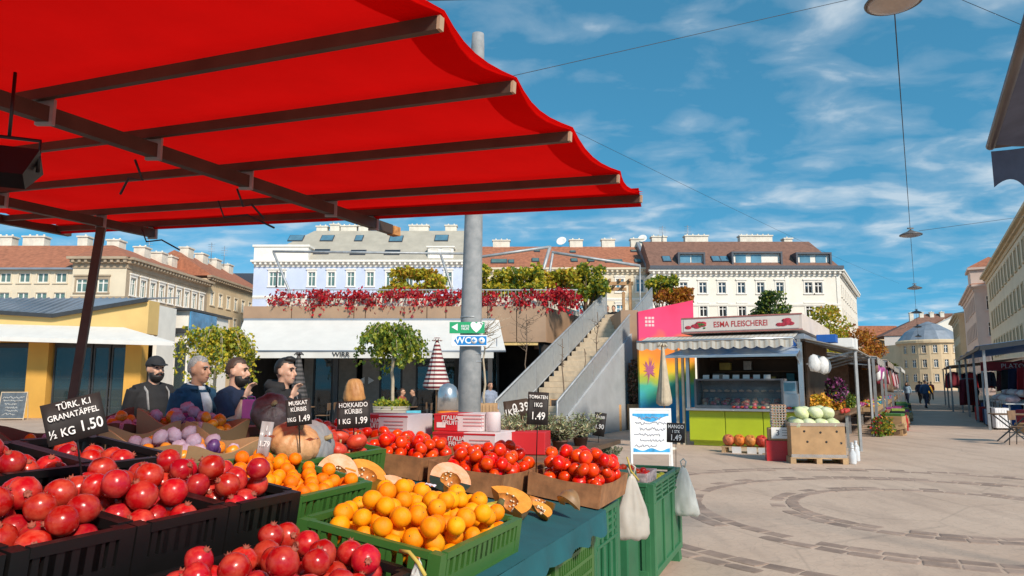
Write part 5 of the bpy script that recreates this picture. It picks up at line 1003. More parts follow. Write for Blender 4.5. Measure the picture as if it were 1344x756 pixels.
q = V(at(757, 560, 23.5).x, 23.5, 0); planter('small wooden planter behind the chalkboard menu', q, .5, .75, pine)
# two leafy trees in round planters
for px, Y_, h_, sp_, lb, lb2, sd_, th in ((514, 19.5, 3.15, .98, 'weeping green tree with pale trunk in round basket planter before the restaurant', 'round woven planter under the weeping tree', 14, 1.75), (281, 21.0, 3.2, 1.15, 'bushy yellow-green tree behind the bearded men', 'round woven planter under the yellow-green tree', 19, 1.5)):
    q = V(at(px, 520, Y_).x, Y_, 0); weeping('planter_tree', lb, q + V(0, 0, .9), h_ - .9, sp_, sd_, [LG[1], LY[0], LG[0]] if px < 400 else [LG[1], LG[0], LG[0]], bark_pale, 44 if px < 400 else 36, 62, .10, 2.1 if px < 400 else 1.25, .62)
    o = thing('basket_planter', lb2, 'planter', q); mb = MB(); mb.lathe([(.38, 0), (.47, .3), (.5, .95), (.46, .95), (.44, .88)], 26); mb.build('tub', stripes('woven' + str(px), (.38, .33, .27), (.24, .2, .16), 2, 14), o); mb = MB(); rd = random.Random(px); leaves(mb, (0, 0, .98), (.48, .48, .14), 500, .1, rd); mb.build('grass', [LG[1], LG[0], LY[0]], o)
# trees behind the market row
tree('street_tree', 'dark green tree rising behind the butcher sign', V(at(1018, 400, 38).x, 38, 0), 6.6, 1.15, 51, [LG[2], LG[0], LG[1]], 3.6, 3600, .16, clumps=22, tr=.09)
tree('street_tree', 'yellow-green autumn tree behind the market row roofs', V(at(1082, 420, 42).x, 42, 0), 6.1, 1.7, 52, [LG[1], LY[0], LY[2]], 2.6, 4200, .17, clumps=24, tr=.1)
tree('street_tree', 'rusty orange autumn tree beyond the yellow-green tree', V(at(1118, 440, 48).x, 48, 0), 5.4, 1.7, 53, LO, 2.4, 3600, .18, clumps=22, tr=.1)
tree('street_tree', 'small golden tree at the corner of the white house street', V(at(1148, 460, 62).x, 62, 0), 4.9, 1.6, 54, LY, 2.0, 2600, .2, clumps=16, tr=.09)
# ------------------------------------------------------------- right side stalls
blue_c = mat('tarp_blue', (.16, .34, .58), .6, var=.15, transl=.2)
rs_ = thing('market_stall', 'stall with blue tarpaulin roof and red sign opposite the butcher row', 'stall', st(45, 1.9), SRZ)
mb = MB(); mb.grid(lambda u_, v_: V(4.6 * u_, 1 - 17 * v_, 2.82 + .62 * u_ - .06 * math.sin(v_ * 20)), 6, 20); mb.build('canopy', blue_c, rs_, solid=.02)
mb = MB(); mb.bar((-.02, -16, 2.72), (4.6, -16, 3.36), .06, .16); mb.bar((-.02, 1, 2.74), (-.02, -16, 2.74), .05, .12); mb.build('roof_edge', anth, rs_)
for y_ in (0.8, -5, -10.5, -15.9): mb = MB(); mb.bb(.05, .13, y_, y_ + .08, 0, 2.76); mb.build('post', frm, rs_)
mb = MB(); mb.bb(3.9, 4, -16, 1, 0, 2.9); mb.build('back_wall', mat('stall_dark', (.045, .02, .02), .8), rs_)
mb = MB(); mb.bb(.6, 3.4, -6.05, -5.95, 2.1, 2.5); mb.build('fascia', mat('fascia_red', (.40, .02, .03), .5), rs_); text('PLATO-SU', .28, sw, rs_, (2.0, -6.065, 2.3))
mb = MB(); mb.bb(.6, .68, -6.03, -5.97, 0, 2.1); mb.bb(.68, 3.4, -6.03, -5.98, 0, .9); mb.bb(1.9, 2.0, -6.03, -5.97, .9, 2.1); mb.build('counter_front', white_p, rs_)
mb = MB(); mb.bb(.68, 3.4, -6.0, -5.99, .9, 2.1); mb.build('pane', clear, rs_)
rd = random.Random(4)
far = thing('market_stall', 'far brown stall hung with dark red clothes opposite the butcher row', 'stall', st(58, 1.5), SRZ)
mb = MB(); mb.grid(lambda u_, v_: V(4 * u_, -11 + 13 * v_, 2.5 + .5 * u_), 4, 8); mb.build('canopy', mat('canopy_taupe', (.30, .24, .20), .8), far, solid=.03)
for y_ in (-10.9, -4.5, 1.9): mb = MB(); mb.bb(.05, .13, y_, y_ + .08, 0, 2.48); mb.build('post', frm, far)
mb = MB(); mb.bb(3.4, 3.5, -11, 2, 0, 2.8); mb.build('back_wall', MATS['stall_dark'], far)
def garment(label, loc, m, rz, group, w_=.42, h_=.8):
    o = thing('hanging_garment', label, 'garment', loc, rz, group); mb = MB(); mb.grid(lambda u_, v_: V((u_ - .5) * w_ * (1 + .25 * v_), .06 * math.sin(u_ * 9 + v_ * 2), -h_ * v_ - .1 * abs(u_ - .5)), 10, 6); mb.build('cloth', m, o, solid=.03); mb = MB(); mb.tube([(-.18, 0, .0), (0, 0, .06), (.18, 0, 0)], .008, 5); mb.build('hanger', frm, o)
gmz = [mat('cloth_maroon', (.16, .01, .02), .85), mat('cloth_red', (.38, .015, .02), .85), mat('cloth_navy', (.02, .03, .08), .85), mat('cloth_charcoal', (.03, .03, .03), .85)]
for i in range(18): garment('dark garment hanging in the brown clothes stall', st(47.5 + .55 * i, 1.75 + .9 * (i % 3), 2.2 - .1 * (i % 2)), gmz[i % 4], SRZ + R(20) + rd.uniform(-.4, .4), 'clothes on the right stalls')
for i in range(9): garment('long maroon garment on the rail beside the red suitcase', st(43 + .14 * i, 2.0 + .05 * i, 1.75), gmz[i % 2], SRZ + R(35), 'clothes rail by red suitcase', .45, 1.25)
# table with white goods and suitcases
tbl = thing('sale_table', 'sale table heaped with white textiles before the blue tarpaulin stall', 'table', st(33.5, 2.7), SRZ); mb = MB(); mb.bb(-.1, 1.3, -3, 3, .82, .86); mb.build('table_top', white_p, tbl)
for x_ in (0, 1.2):
    for y_ in (-2.9, 2.9): mb = MB(); mb.bb(x_ - .03, x_ + .03, y_ - .03, y_ + .03, 0, .82); mb.build('leg', frm, tbl)
wm_ = [mat('textile_white', (.72, .70, .70), .9, var=.1), mat('textile_pinkish', (.55, .40, .42), .9, var=.2), mat('textile_blue', (.25, .35, .5), .9, var=.2)]
for i in range(20): mb = MB(); mb.ball((0, 0, .13), (.24, .2, .13), 12, 8, fn=lambda d: 1 + .3 * jit(d, 1.8, i)); tag(mb.build('folded_textile', wm_[0 if i % 4 else 1 + i % 2], None, st(30.8 + .29 * i, 2.85 + .35 * (i % 3), .861 + .1 * ((i * 5) % 3)), (0, 0, i)), 'crumpled textile heaped on the sale table by the suitcases', 'textile', 'textiles on the sale table')
def suitcase(label, loc, m, h_=.72, rz=0):
    o = thing('suitcase', label, 'suitcase', loc, rz); mb = MB(); mb.bb(-.22, .22, -.13, .13, .06, h_)
    for i in range(5): mb.bb(-.19 + .085 * i, -.165 + .085 * i, -.14, .14, .1, h_ - .04)
    mb.build('shell', m, o, bv=.03); mb = MB(); mb.tube([(-.1, .1, h_ - .02), (-.1, .1, h_ + .25), (.1, .1, h_ + .25), (.1, .1, h_ - .02)], .012, 6); mb.build('handle', anth, o)
    w_ = MB(); w_.tube([(-.02, 0, .031), (.02, 0, .031)], .03, 10); me = w_.mesh('wheel', black_pl)
    for x_ in (-.17, .17):
        for y_ in (-.09, .09): ob('wheel', me, o, (x_, y_, 0))
for i, (k, o_, m_, lb) in enumerate(((29.6, 2.35, wm_[0], 'white ribbed suitcase at the near end of the sale table'), (30.3, 2.35, black_pl, 'black suitcase between the two pale suitcases'), (31.0, 2.3, mat('case_silver', (.5, .5, .52), .35), 'silver suitcase in the row by the sale table'), (34.8, 2.25, gmz[1], 'red suitcase next to the clothes rail'), (35.6, 2.2, red_pl, 'small bright red suitcase at the clothes rail'), (33.0, 2.3, gmz[2], 'navy suitcase below the sale table'), (32.0, 2.3, wm_[2], 'bluish suitcase in the row by the sale table'))): suitcase(lb, st(k, o_), m_, .72 if i < 3 else .6, SRZ + R(20))
ft = thing('folding_table', 'dark folding cafe table with crossed legs near the sale table', 'table', st(23.5, 2.15), SRZ + R(10)); mb = MB(); mb.bb(-.5, .5, -.35, .35, .72, .75); mb.build('table_top', wood_d, ft, bv=.01)
for y_ in (-.3, .3): mb = MB(); mb.bar((-.4, y_, .71), (.35, y_, .01), .035, .03); mb.bar((.4, y_ - .03, .71), (-.35, y_ - .03, .01), .035, .03); mb.build('crossed_leg', anth, ft)
def chair(label, loc, rz, m, fm, group=None):
    o = thing('cafe_chair', label, 'chair', loc, rz, group); mb = MB(); mb.bb(-.2, .2, -.2, .2, .44, .465); mb.build('seat', m, o, bv=.008); mb = MB(); mb.bb(-.2, .2, .19, .21, .62, .86); mb.build('backrest', m, o, bv=.008)
    for x_ in (-.18, .18): mb = MB(); mb.tube([(x_, -.18, .44), (x_, -.2, 0)], .012, 6); mb.build('leg', fm, o); mb = MB(); mb.tube([(x_, .22, 0), (x_, .18, .44), (x_, .21, .86)], .012, 6); mb.build('leg', fm, o)
    return o
chair('dark folding chair beside the folding cafe table', st(22.5, 2.2), SRZ + R(60), wood_d, anth)
chair('turquoise chair beside the basket planter', V(at(547, 530, 18.5).x, 18.5, 0), R(30), mat('chair_turquoise', (.08, .38, .48), .5), mat('chair_turquoise', (.08, .38, .48), .5))
for i, (px, Y_) in enumerate(((400, 24.5), (470, 25.2), (535, 24.6), (590, 25.4), (350, 25))):
    o = thing('cafe_table', 'small dark cafe table in the shade of the long awning', 'table', V(at(px, 520, Y_).x, Y_, .031), 0, 'tables under the awning'); mb = MB(); mb.lathe([(.35, .72), (.35, .75)], 20); mb.build('table_top', wood_d, o); mb = MB(); mb.lathe([(.22, 0), (.2, .02), (.03, .05), (.03, .72)], 12); mb.build('pedestal', anth, o)
    for s_ in (-1, 1): chair('dark cafe chair in the shade of the long awning', V(at(px, 520, Y_).x + .6 * s_, Y_ + .1, .031), R(-90 * s_), wood_d, anth, 'chairs under the awning')
# grey awning hanging in at the right edge
ga = thing('grey_awning', 'slate grey fabric awning with wavy valance beside the first pendant lamp', 'awning', (0, 0, 0)); gcl = mat('awning_slate', (.085, .09, .13), .8, var=.15, transl=.12)
e0, e1 = at(1300, 192, 4.6), at(1356, 8, 3.0); e2 = e1 + (e1 - e0) * .6
back = V(1.9, .75, .42)
mb = MB(); mb.grid(lambda u_, v_: e0.lerp(e2, u_) + back * v_ - V(0, 0, .06 * math.sin(PI * v_)), 8, 6); mb.build('fabric', gcl, ga)
mb = MB(); mb.grid(lambda u_, v_: e0 + back * .55 * u_ + V(.03 * math.sin(u_ * 9), 0, -.035 - v_ * (.30 - .10 * math.sin(u_ * PI * 3.0 + .6))), 36, 5); mb.build('side_valance', gcl, ga)
mb = MB(); mb.tube([e0, e2], .028, 10); mb.tube([e0, e0 + back], .018, 8); mb.build('front_rail', mat('rail_brown', (.10, .075, .07), .4, metal=.4), ga)
mb = MB(); q = e0 + back; q2 = e2 + back; mb.tube([(q.x, q.y, 0), q], .03, 8); mb.build('post', frm, ga); mb = MB(); mb.tube([(q2.x, q2.y, 0), q2], .03, 8); mb.build('post', frm, ga)
# more goods on both sides of the street
rd = random.Random(123)
for i in range(11):
    y_ = 6.5 + 1.1 * i; c_ = crate('low wooden crate of fruit tilted on the ground before the market row past the butcher', .5, .38, .16, wood_l, K(4.55 + rd.uniform(-.05, .1), y_, .16), (0, R(-14), SRZ + rd.uniform(-.1, .1)), 'slat', 'tilted crates before the market row'); mb = MB(); k_ = rd.randrange(8)
    for j in range(22): mb.ball((rd.uniform(-.19, .19), rd.uniform(-.13, .13), .12 + rd.uniform(0, .08)), (.045, .045, .042), 8, 6)
    o = mb.build('produce', vm[k_], c_); o['kind'] = 'stuff'; mb = MB(); mb.bb(-.22, .22, -.16, .16, -.13, -.002); mb.build('support', wood_d, c_)
for i in range(10): clump('plant_pot', 'leafy potted plant in the row before the market stalls past the butcher', 'plant', K(4.05 + .2 * (i % 2), 5.6 + .55 * i, .0), (.2, .2, .28), [LG[0], LG[1], [vm[0], vm[1], vm[6], LG[2]][i % 4]], 220, .09, 60 + i)['group'] = 'potted plants at market row'
for i in range(16): garment('garment hanging under the canopy of the market row past the butcher', K(4.0, 11.9 + 1.05 * i, 2.25), [gmz[0], gmz[3], gmz[1], wm_[1], brownw][i % 5], SRZ + rd.uniform(.8, 1.6), 'clothes on the left market row', .45, rd.uniform(.6, 1.1))
for i in range(14): garment('coat on the front rail under the blue tarpaulin', st(30.5 + .8 * i, 3.4 + .35 * (i % 3), 2.15), gmz[(i * 3) % 4], SRZ + rd.uniform(.2, 1.2), 'coats under the blue tarpaulin', .5, rd.uniform(.8, 1.2))
for i in range(12): w_ = rd.uniform(.3, .5); h_ = rd.uniform(.3, .8); mb = MB(); mb.bb(-w_ / 2, w_ / 2, -w_ / 2, w_ / 2, 0, h_); mb.bb(-w_ / 2 - .01, w_ / 2 + .01, -w_ / 2 - .01, w_ / 2 + .01, h_ * .8, h_ * .86); tag(mb.build('goods_box', [anth, cardb, gmz[0], blue_p, gmz[3]][i % 5], None, st(26 + 1.9 * i, 2.7 + rd.uniform(0, .5), 0), (0, 0, rd.uniform(0, 1)), bv=.01), 'box of goods on the ground before the blue tarpaulin stall', 'box', 'boxes before the right stalls')
# ------------------------------------------------------------- the fruit stall
UA = R(22.3); US, UC = math.sin(UA), math.cos(UA); URZ = R(90) - UA
def uw(u, w, z=0): return V(u * US - w * UC, u * UC + w * US, z)
SL = math.tan(R(8)); PT = lambda w: .955 + SL * (w - .95)      # sloping display level
# canopy
red_c = mat('canopy_red', (.70, .005, .004), .8, var=.05, scale=3, transl=.5, spec=.02)
brown_s = mat('frame_brown', (.075, .045, .032), .55, metal=.2, var=.2); cap_m = mat('end_cap_wood', (.42, .27, .17), .7)
E5 = V(.7057, 3.894, 2.55); CD = V(.4226, .906, 0); CL = V(-.906, .4226, .0577)
def E(s, L, dz=0): return E5 + CD * s + CL * L + V(0, 0, dz)
can = thing('stall_canopy', 'large red fabric canopy on brown frame over the fruit stall', 'canopy', uw(1.5, 2, 0)); c0 = uw(1.5, 2, 0)
BS = [0, -.435, -1.119, -1.674, -2.164, -2.75, -3.4, -4.0, -4.6]; rows = []
for a, b_ in zip(BS[:-1], BS[1:]):
    for i in range(6): rows.append((a + (b_ - a) * i / 6, math.sin(PI * i / 6), a))
rows.append((BS[-1], 0, 0)); mb = MB(); nL = 40; LL = 5.05
vs = []
for s_, g_, a in rows:
    for j in range(nL + 1):
        f = j / nL; L_ = -.02 + .03 * g_ + (LL - .02) * f; p = E(s_, L_, .045 - .028 * g_ * (1 if .02 < f < .99 else .7) + .006 * jit((s_ * 3, L_ * 2, 0), 1, 2)); vs.append(p - c0)
mb.add(vs, [(i * (nL + 1) + j, (i + 1) * (nL + 1) + j, (i + 1) * (nL + 1) + j + 1, i * (nL + 1) + j + 1) for i in range(len(rows) - 1) for j in range(nL)], 0, True); fab = mb.build('fabric', red_c, can)
mb = MB()       # doubled hem along the street edge and the front edge
vs = []
for s_, g_, a in rows:
    for L_ in (-.02 + .03 * g_, .055 + .03 * g_, .13 + .03 * g_): vs.append(E(s_, L_, .038 - .028 * g_) - c0)
mb.add(vs, [(i * 3 + j, (i + 1) * 3 + j, (i + 1) * 3 + j + 1, i * 3 + j + 1) for i in range(len(rows) - 1) for j in range(2)], 0, True)
mb.grid(lambda u_, v_: E(.02 - .05 * v_ + .01, LL * u_, .02 + .045 * v_ - .05 * (1 - v_)) - c0, 30, 3); mb.build('hem', red_c, can)
for i, s_ in enumerate(BS):
    mb = MB(); mb.bar(E(s_, .0, .008) - c0, E(s_, LL, .008) - c0, .024, .042); bm_ = mb.build('purlin', brown_s, can); mb = MB(); mb.bar(E(s_, -.012, .008) - c0, E(s_, -.0015, .008) - c0, .023, .04); mb.build('end_cap', cap_m, bm_)
for L_, s0 in ((1.80, .22), (3.9, .05)):
    mb = MB(); mb.bar(E(s0, L_, -.062) - c0, E(-4.6, L_, -.062) - c0, .045, .062); rf = mb.build('rafter', brown_s, can)
    for s_ in BS: mb = MB(); mb.bar(E(s_ + .03, L_, -.105) - c0, E(s_ + .03, L_, .0) - c0, .07, .018); mb.build('clamp', steel, rf)
mb = MB(); mb.bar(E(.225, 1.80, -.066) - c0, E(.30, 1.80, -.066) - c0, .06, .06); mb.build('raw_end', mat('raw_wood', (.5, .22, .07), .8, var=.4, scale=30), can)
mb = MB(); mb.bar(E(.12, LL, .0) - c0, E(-4.6, LL, .0) - c0, .05, .07); mb.build('edge_bar', brown_s, can)
tp = E(-.40, 3.9, -.1); bt = at(97, 515, 5.15); dd = (bt - tp); ft_ = tp + dd * (tp.z / -dd.z)
mb = MB(); mb.bar(tp - c0, ft_ - c0, .055, .055); mb.build('post', brown_s, can)
q = E(-4.2, 1.8, -.1); mb = MB(); mb.bar(q - c0, V(q.x, q.y, 0) - c0, .055, .055); mb.build('post', brown_s, can); q = E(-4.2, 3.9, -.1); mb = MB(); mb.bar(q - c0, V(q.x, q.y, 0) - c0, .055, .055); mb.build('post', brown_s, can)
rd = random.Random(12)
for i, (s_, L_, dx) in enumerate(((-1.1, 1.85, .12), (-1.66, 1.9, -.1), (-.9, 2.2, .3), (-.3, 3.6, .25))):
    p = E(s_, L_, -.1); mb = MB(); mb.tube([p, p + V(.03, .02, -.09), p + V(dx * .5, .05, -.07), p + V(dx, .08, -.14)], .006, 5); tag(mb.build('tie_cord', wire_m), ('short dark cord tied round the canopy rafter', 'dangling cord end beside the floodlight', 'loose cord looping under the red canopy', 'thin cord hanging near the canopy post')[i], 'cord')
fl = at(8, 222, 2.35); o = thing('floodlight', 'dark hanging floodlight under the red canopy', 'lamp', fl, R(25)); mb = MB(); mb.box(0, 0, 0, .19, .12, .10, taper=.6); mb.build('housing', black_pl, o, rot=(R(150), 0, 0)); mb = MB(); mb.tube([(-.09, 0, .0), (-.09, 0, .11), (.09, 0, .11), (.09, 0, 0)], .007, 6); mb.tube([(0, 0, .11), (0, 0, .34)], .006, 5); mb.build('bracket', black_pl, o)
# tables below the display
tbm = thing('display_table', 'sloping wooden display table under the green cloth', 'table', uw(1.9, 1.9, 0), URZ)
bd = MB(); bd.box(0, 0, 0, 2.95, .148, .025); me = bd.mesh('plank', wood_d)
for i in range(13): w_ = 1.08 + .15 * i; ob('plank', me, tbm, (0, w_ - 1.9, PT(w_) - .02), (R(8), 0, 0))
for u_ in (.6, 2.0, 3.25):
    for w_ in (1.15, 2.7): mb = MB(); mb.bb(u_ - 1.9 - .03, u_ - 1.9 + .03, w_ - 1.9 - .03, w_ - 1.9 + .03, 0, PT(w_) - .035); mb.build('leg', wood_d, tbm)
teal = mat('cloth_teal', (.008, .085, .10), .85, var=.15, scale=6, bump=.15, bs=90)
cl = MB(); rd = random.Random(3)
def clf(u_, v_):
    u = .42 + 3.02 * u_; w_ = .93 + 2.0 * v_; z = PT(w_) + .004 + .004 * jit((u * 6, w_ * 6, 0), 1, 4)
    return uw(u, w_, z)
cl.grid(clf, 60, 30)
def clh(u_, v_):
    u = .42 + 3.02 * u_; z = PT(.93) + .004 - v_ * (.085 + .008 * math.sin(u * 31) + .03 * jit((u * 4, 0, 0), 1, 7)); return uw(u, .93 - .012 * v_ - .012 * math.sin(u * 23) * v_, z)
cl.grid(clh, 80, 4); tag(cl.build('green_cloth', teal), 'teal green cloth spread over the fruit display table', 'cloth')
t2 = thing('rear_table', 'plain trestle table carrying red cartons and herb pots', 'table', uw(4.6, 2.1, 0), URZ); mb = MB(); mb.bb(-.92, .85, -.75, .9, 1.10, 1.13); mb.build('table_top', wood_d, t2)
for x_ in (-.85, .78):
    for y_ in (-.65, .8): mb = MB(); mb.bb(x_ - .03, x_ + .03, y_ - .03, y_ + .03, 0, 1.1); mb.build('leg', wood_d, t2)
# ------------------------------------------------------------- fruit
def pack(Lx, Ly, r, n_, seed, z0, mound=.0, jr=.08):
    rd_ = random.Random(seed); P = []
    for _ in range(n_):
        rr = r * rd_.uniform(1 - jr, 1 + jr); best = None
        for _k in range(26):
            x = rd_.uniform(-Lx / 2 + rr, Lx / 2 - rr); y = rd_.uniform(-Ly / 2 + rr, Ly / 2 - rr); z = z0 + rr
            for (a, b2, c, q) in P:
                d2 = (a - x) ** 2 + (b2 - y) ** 2; s2 = (q + rr) * .97
                if d2 < s2 * s2: z = max(z, c + math.sqrt(s2 * s2 - d2))
            sc_ = z + mound * ((x / Lx) ** 2 + (y / Ly) ** 2)
            if best is None or sc_ < best[0]: best = (sc_, x, y, z)
        P.append((best[1], best[2], best[3], rr))
    return P
pom_m = mat('pomegranate_skin', (.42, .004, .008), .24, c2=(.62, .09, .05), scale=1.0, det=3., bump=.03, bs=6, rnd=.2, hue=.004, ramp=(.42, .8), spec=.4)
cal_m = mat('calyx_brown', (.30, .07, .04), .7, var=.3, scale=30)
org_m = mat('orange_peel', (.86, .25, .0), .45, c2=(.90, .34, .004), scale=1.2, bump=.2, bs=24, rnd=.08, hue=.012, spec=.25)
man_m = mat('mandarin_peel', (.84, .18, .0), .42, c2=(.88, .26, .004), scale=1.2, bump=.2, bs=24, rnd=.1, hue=.012, spec=.25)
tom_m = mat('tomato_skin', (.66, .008, .002), .25, c2=(.74, .06, .003), scale=1.0, rnd=.15, hue=.006, spec=.4)
hok_m = mat('hokkaido_skin', (.52, .03, .018), .4, c2=(.62, .08, .03), scale=1.4, rnd=.12, bump=.1, bs=6)
per_m = mat('persimmon_skin', (.72, .22, .012), .35, c2=(.80, .30, .02), scale=1.2, rnd=.1, hue=.01); plum_m = mat('plum_skin', (.05, .015, .11), .4, c2=(.16, .07, .22), scale=1.5, rnd=.25)
paper_m = mat('tissue_paper', (.52, .36, .48), .8, c2=(.62, .50, .62), scale=2, rnd=.15, transl=.3); green_s = mat('stalk_green', (.12, .16, .03), .6)
FR = {}
def fmesh():
    for v in range(3):
        mb = MB(); mb.ball((0, 0, 0), (1, 1, .93), 16, 11, fn=lambda d: (1 + .028 * math.cos(6 * math.atan2(d[1], d[0])) * (1 - d[2] ** 2) + .035 * jit(d, 1.3, v * 3 + 1)) * (1 + .05 * max(0, d[2]) ** 6)); FR['pom', v] = mb.mesh('pomegranate', pom_m)
        mb = MB(); mb.ball((0, 0, 0), (1, 1, .93), 14, 10, fn=lambda d: 1 + .03 * jit(d, 1.2, v + 5) - .06 * max(0, abs(d[2]) - .9) * 5); FR['org', v] = mb.mesh('orange', org_m); m2 = FR['org', v].copy(); m2.materials[0] = man_m; FR['man', v] = m2
        mb = MB(); mb.ball((0, 0, 0), (1.02, .98, .84), 18, 11, fn=lambda d: 1 + (.045 + .02 * v) * math.cos((5 + v) * math.atan2(d[1], d[0])) * (1 - d[2] ** 2) * (.4 + .6 * max(0, d[2])) + .04 * jit(d, 1.4, v + 11) - .16 * max(0, d[2] - .8) * 3); FR['tom', v] = mb.mesh('tomato', tom_m)
        mb = MB(); mb.ball((0, 0, 0), (1, 1, .78), 30, 14, fn=lambda d: 1 + .05 * abs(math.cos(5 * math.atan2(d[1], d[0]))) * (1 - d[2] ** 2) - .22 * max(0, d[2] - .75) * 2 + .03 * jit(d, 1.2, v)); FR['hok', v] = mb.mesh('pumpkin', hok_m)
        mb = MB(); mb.ball((0, 0, 0), (1, 1, .8), 14, 10, fn=lambda d: 1 + .05 * math.cos(4 * math.atan2(d[1], d[0])) * (1 - d[2] ** 2)); FR['per', v] = mb.mesh('persimmon', per_m)
        mb = MB(); mb.ball((0, 0, 0), (1.05, .92, .9), 14, 10, fn=lambda d: 1 + .04 * jit(d, 1.5, v)); FR['plu', v] = mb.mesh('plum', plum_m)
        mb = MB(); mb.ball((0, 0, 0), (1, 1, .8), 22, 14, fn=lambda d: 1.02 + .26 * abs(jit(d, 2.3, v * 5)) - .12 * abs(jit(d, 5, v)) + .15 * max(0, d[2]) * jit(d, 4, v + 2)); FR['pap', v] = mb.mesh('paper_wrap', paper_m)
    mb = MB(); n_ = 12
    mb.rings([[(.30 * math.cos(2 * PI * j / n_), .30 * math.sin(2 * PI * j / n_), .86) for j in range(n_)], [(.19 * math.cos(2 * PI * j / n_), .19 * math.sin(2 * PI * j / n_), 1.0) for j in range(n_)], [((.27 if j % 2 else .16) * math.cos(2 * PI * j / n_), (.27 if j % 2 else .16) * math.sin(2 * PI * j / n_), 1.18 if j % 2 else 1.06) for j in range(n_)], [(.1 * math.cos(2 * PI * j / n_), .1 * math.sin(2 * PI * j / n_), 1.0) for j in range(n_)]]); FR['cal'] = mb.mesh('calyx', cal_m)
    mb = MB(); mb.lathe([(.07, .88), (.08, .925), (.05, .945)], 8); FR['nub'] = mb.mesh('stem_end', green_s)
    mb = MB()
    for j in range(5): a = j * 2 * PI / 5; mb.add([(0, 0, .74), (.24 * math.cos(a - .2), .24 * math.sin(a - .2), .79), (.48 * math.cos(a), .48 * math.sin(a), .80), (.24 * math.cos(a + .2), .24 * math.sin(a + .2), .79)], [(0, 1, 2), (0, 2, 3)])
    mb.tube([(0, 0, .72), (.03, 0, .95)], .05, 6); FR['sep'] = mb.mesh('sepals', green_s)
    mb = MB(); mb.tube([(0, 0, .55), (.02, 0, .8), (.1, .04, .98)], [.16, .10, .12], 7); FR['stk'] = mb.mesh('stalk', mat('stalk_dry', (.34, .25, .12), .8, var=.3))
fmesh()
TOPS = {'pom': 'cal', 'org': 'nub', 'man': 'nub', 'tom': 'sep', 'hok': 'stk', 'per': 'sep', 'plu': None, 'pap': None}
NAMES = {'pom': ('pomegranate', 'pomegranate'), 'org': ('orange', 'orange'), 'man': ('mandarin', 'mandarin'), 'tom': ('tomato', 'tomato'), 'hok': ('pumpkin', 'pumpkin'), 'per': ('persimmon', 'persimmon'), 'plu': ('plum', 'plum'), 'pap': ('paper_wrapped_plum', 'plum')}
def fruit(kind, p, r, rot, label, group, rd_):
    o = ob(NAMES[kind][0], FR[kind, rd_.randrange(3)], None, p, rot); o.scale = (r * rd_.uniform(.96, 1.04), r, r * rd_.uniform(.95, 1.03)); tag(o, label, NAMES[kind][1], group)
    if TOPS[kind] and (kind != 'tom' or rd_.random() < .35): ob(TOPS[kind] and {'cal': 'calyx', 'nub': 'stem_end', 'sep': 'sepals', 'stk': 'stalk'}[TOPS[kind]], FR[TOPS[kind]], o)
    return o
def fill(M_, Lx, Ly, r, n_, seed, z0, kinds, label, group, mound=.04, up=.9):
    rd_ = random.Random(seed)
    for x, y, z, q in pack(Lx, Ly, r, n_, seed, z0, mound):
        k = rd_.choice(kinds); e_ = (rd_.gauss(0, up), rd_.gauss(0, up), rd_.uniform(0, 6.28)) if k not in ('hok',) else (rd_.gauss(0, .35), rd_.gauss(0, .35), rd_.uniform(0, 6.28))
        fruit(k, M_ @ V(x, y, z), q, e_, label[k] if isinstance(label, dict) else label, group[k] if isinstance(group, dict) else group, rd_)
def place(u0, u1, w0, w1, zf, tilt, H):      # frame of a crate whose front rim is at height zf
    zc_ = zf + math.sin(tilt) * (w1 - w0) / 2 - H * math.cos(tilt); p = uw((u0 + u1) / 2, (w0 + w1) / 2 + H * math.sin(tilt) * 0, zc_); rot = (tilt, 0, URZ)
    from mathutils import Euler
    return p, rot, Matrix.Translation(p) @ Euler(rot).to_matrix().to_4x4()
liner_m = mat('crate_liner', (.05, .035, .03), .9, var=.3)
def fcrate(label, u0, u1, w0, w1, zf, H, m, r, n_, kinds, flabel, group, seed, tilt=R(8), style='slat', liner=None, mound=.04, cgroup=None, lm=None, up=.9):
    p, rot, M_ = place(u0, u1, w0, w1, zf, tilt, H); Lx, Ly = u1 - u0 - .004, w1 - w0 - .004
    c_ = crate(label, Lx, Ly, H, m, p, rot, style, cgroup); z0 = liner if liner is not None else max(.014, H - 1.75 * r)
    mb = MB(); mb.bb(-Lx / 2 + .014, Lx / 2 - .014, -Ly / 2 + .014, Ly / 2 - .014, .0125, z0); mb.build('liner', lm or liner_m, c_)
    fill(M_, Lx - .028, Ly - .028, r, n_, seed, z0, kinds, flabel, group, mound, up); return c_
fcrate('black plastic crate of pomegranates in front, tucked beside the green orange crate', 1.19, 1.795, 1.04, 1.46, 1.05, .16, black_pl, .037, 48, ['pom'], 'red pomegranate in the black crate beside the green orange crate', 'pomegranates in the front black crate', 1)
for i, (a, b_) in enumerate(((.70, .99), (1.0, 1.288), (1.293, 1.583), (1.588, 1.885))):
    fcrate(('black crate of pomegranates at the start of the second row', 'black crate of pomegranates under the big slate sign', 'black crate of pomegranates with a white label on its rim', 'black crate of pomegranates next to the small oranges')[i], a, b_, 1.50, 1.92, 1.22, .17, black_pl, .036, 21 if i else 12, ['pom'], ('red pomegranate at the start of the second row of black crates', 'red pomegranate in the black crate under the big slate sign', 'red pomegranate in the black crate with the white rim label', 'red pomegranate in the black crate next to the small oranges')[i], 'pomegranates in row crate %s' % 'abcd'[i], 20 + i)
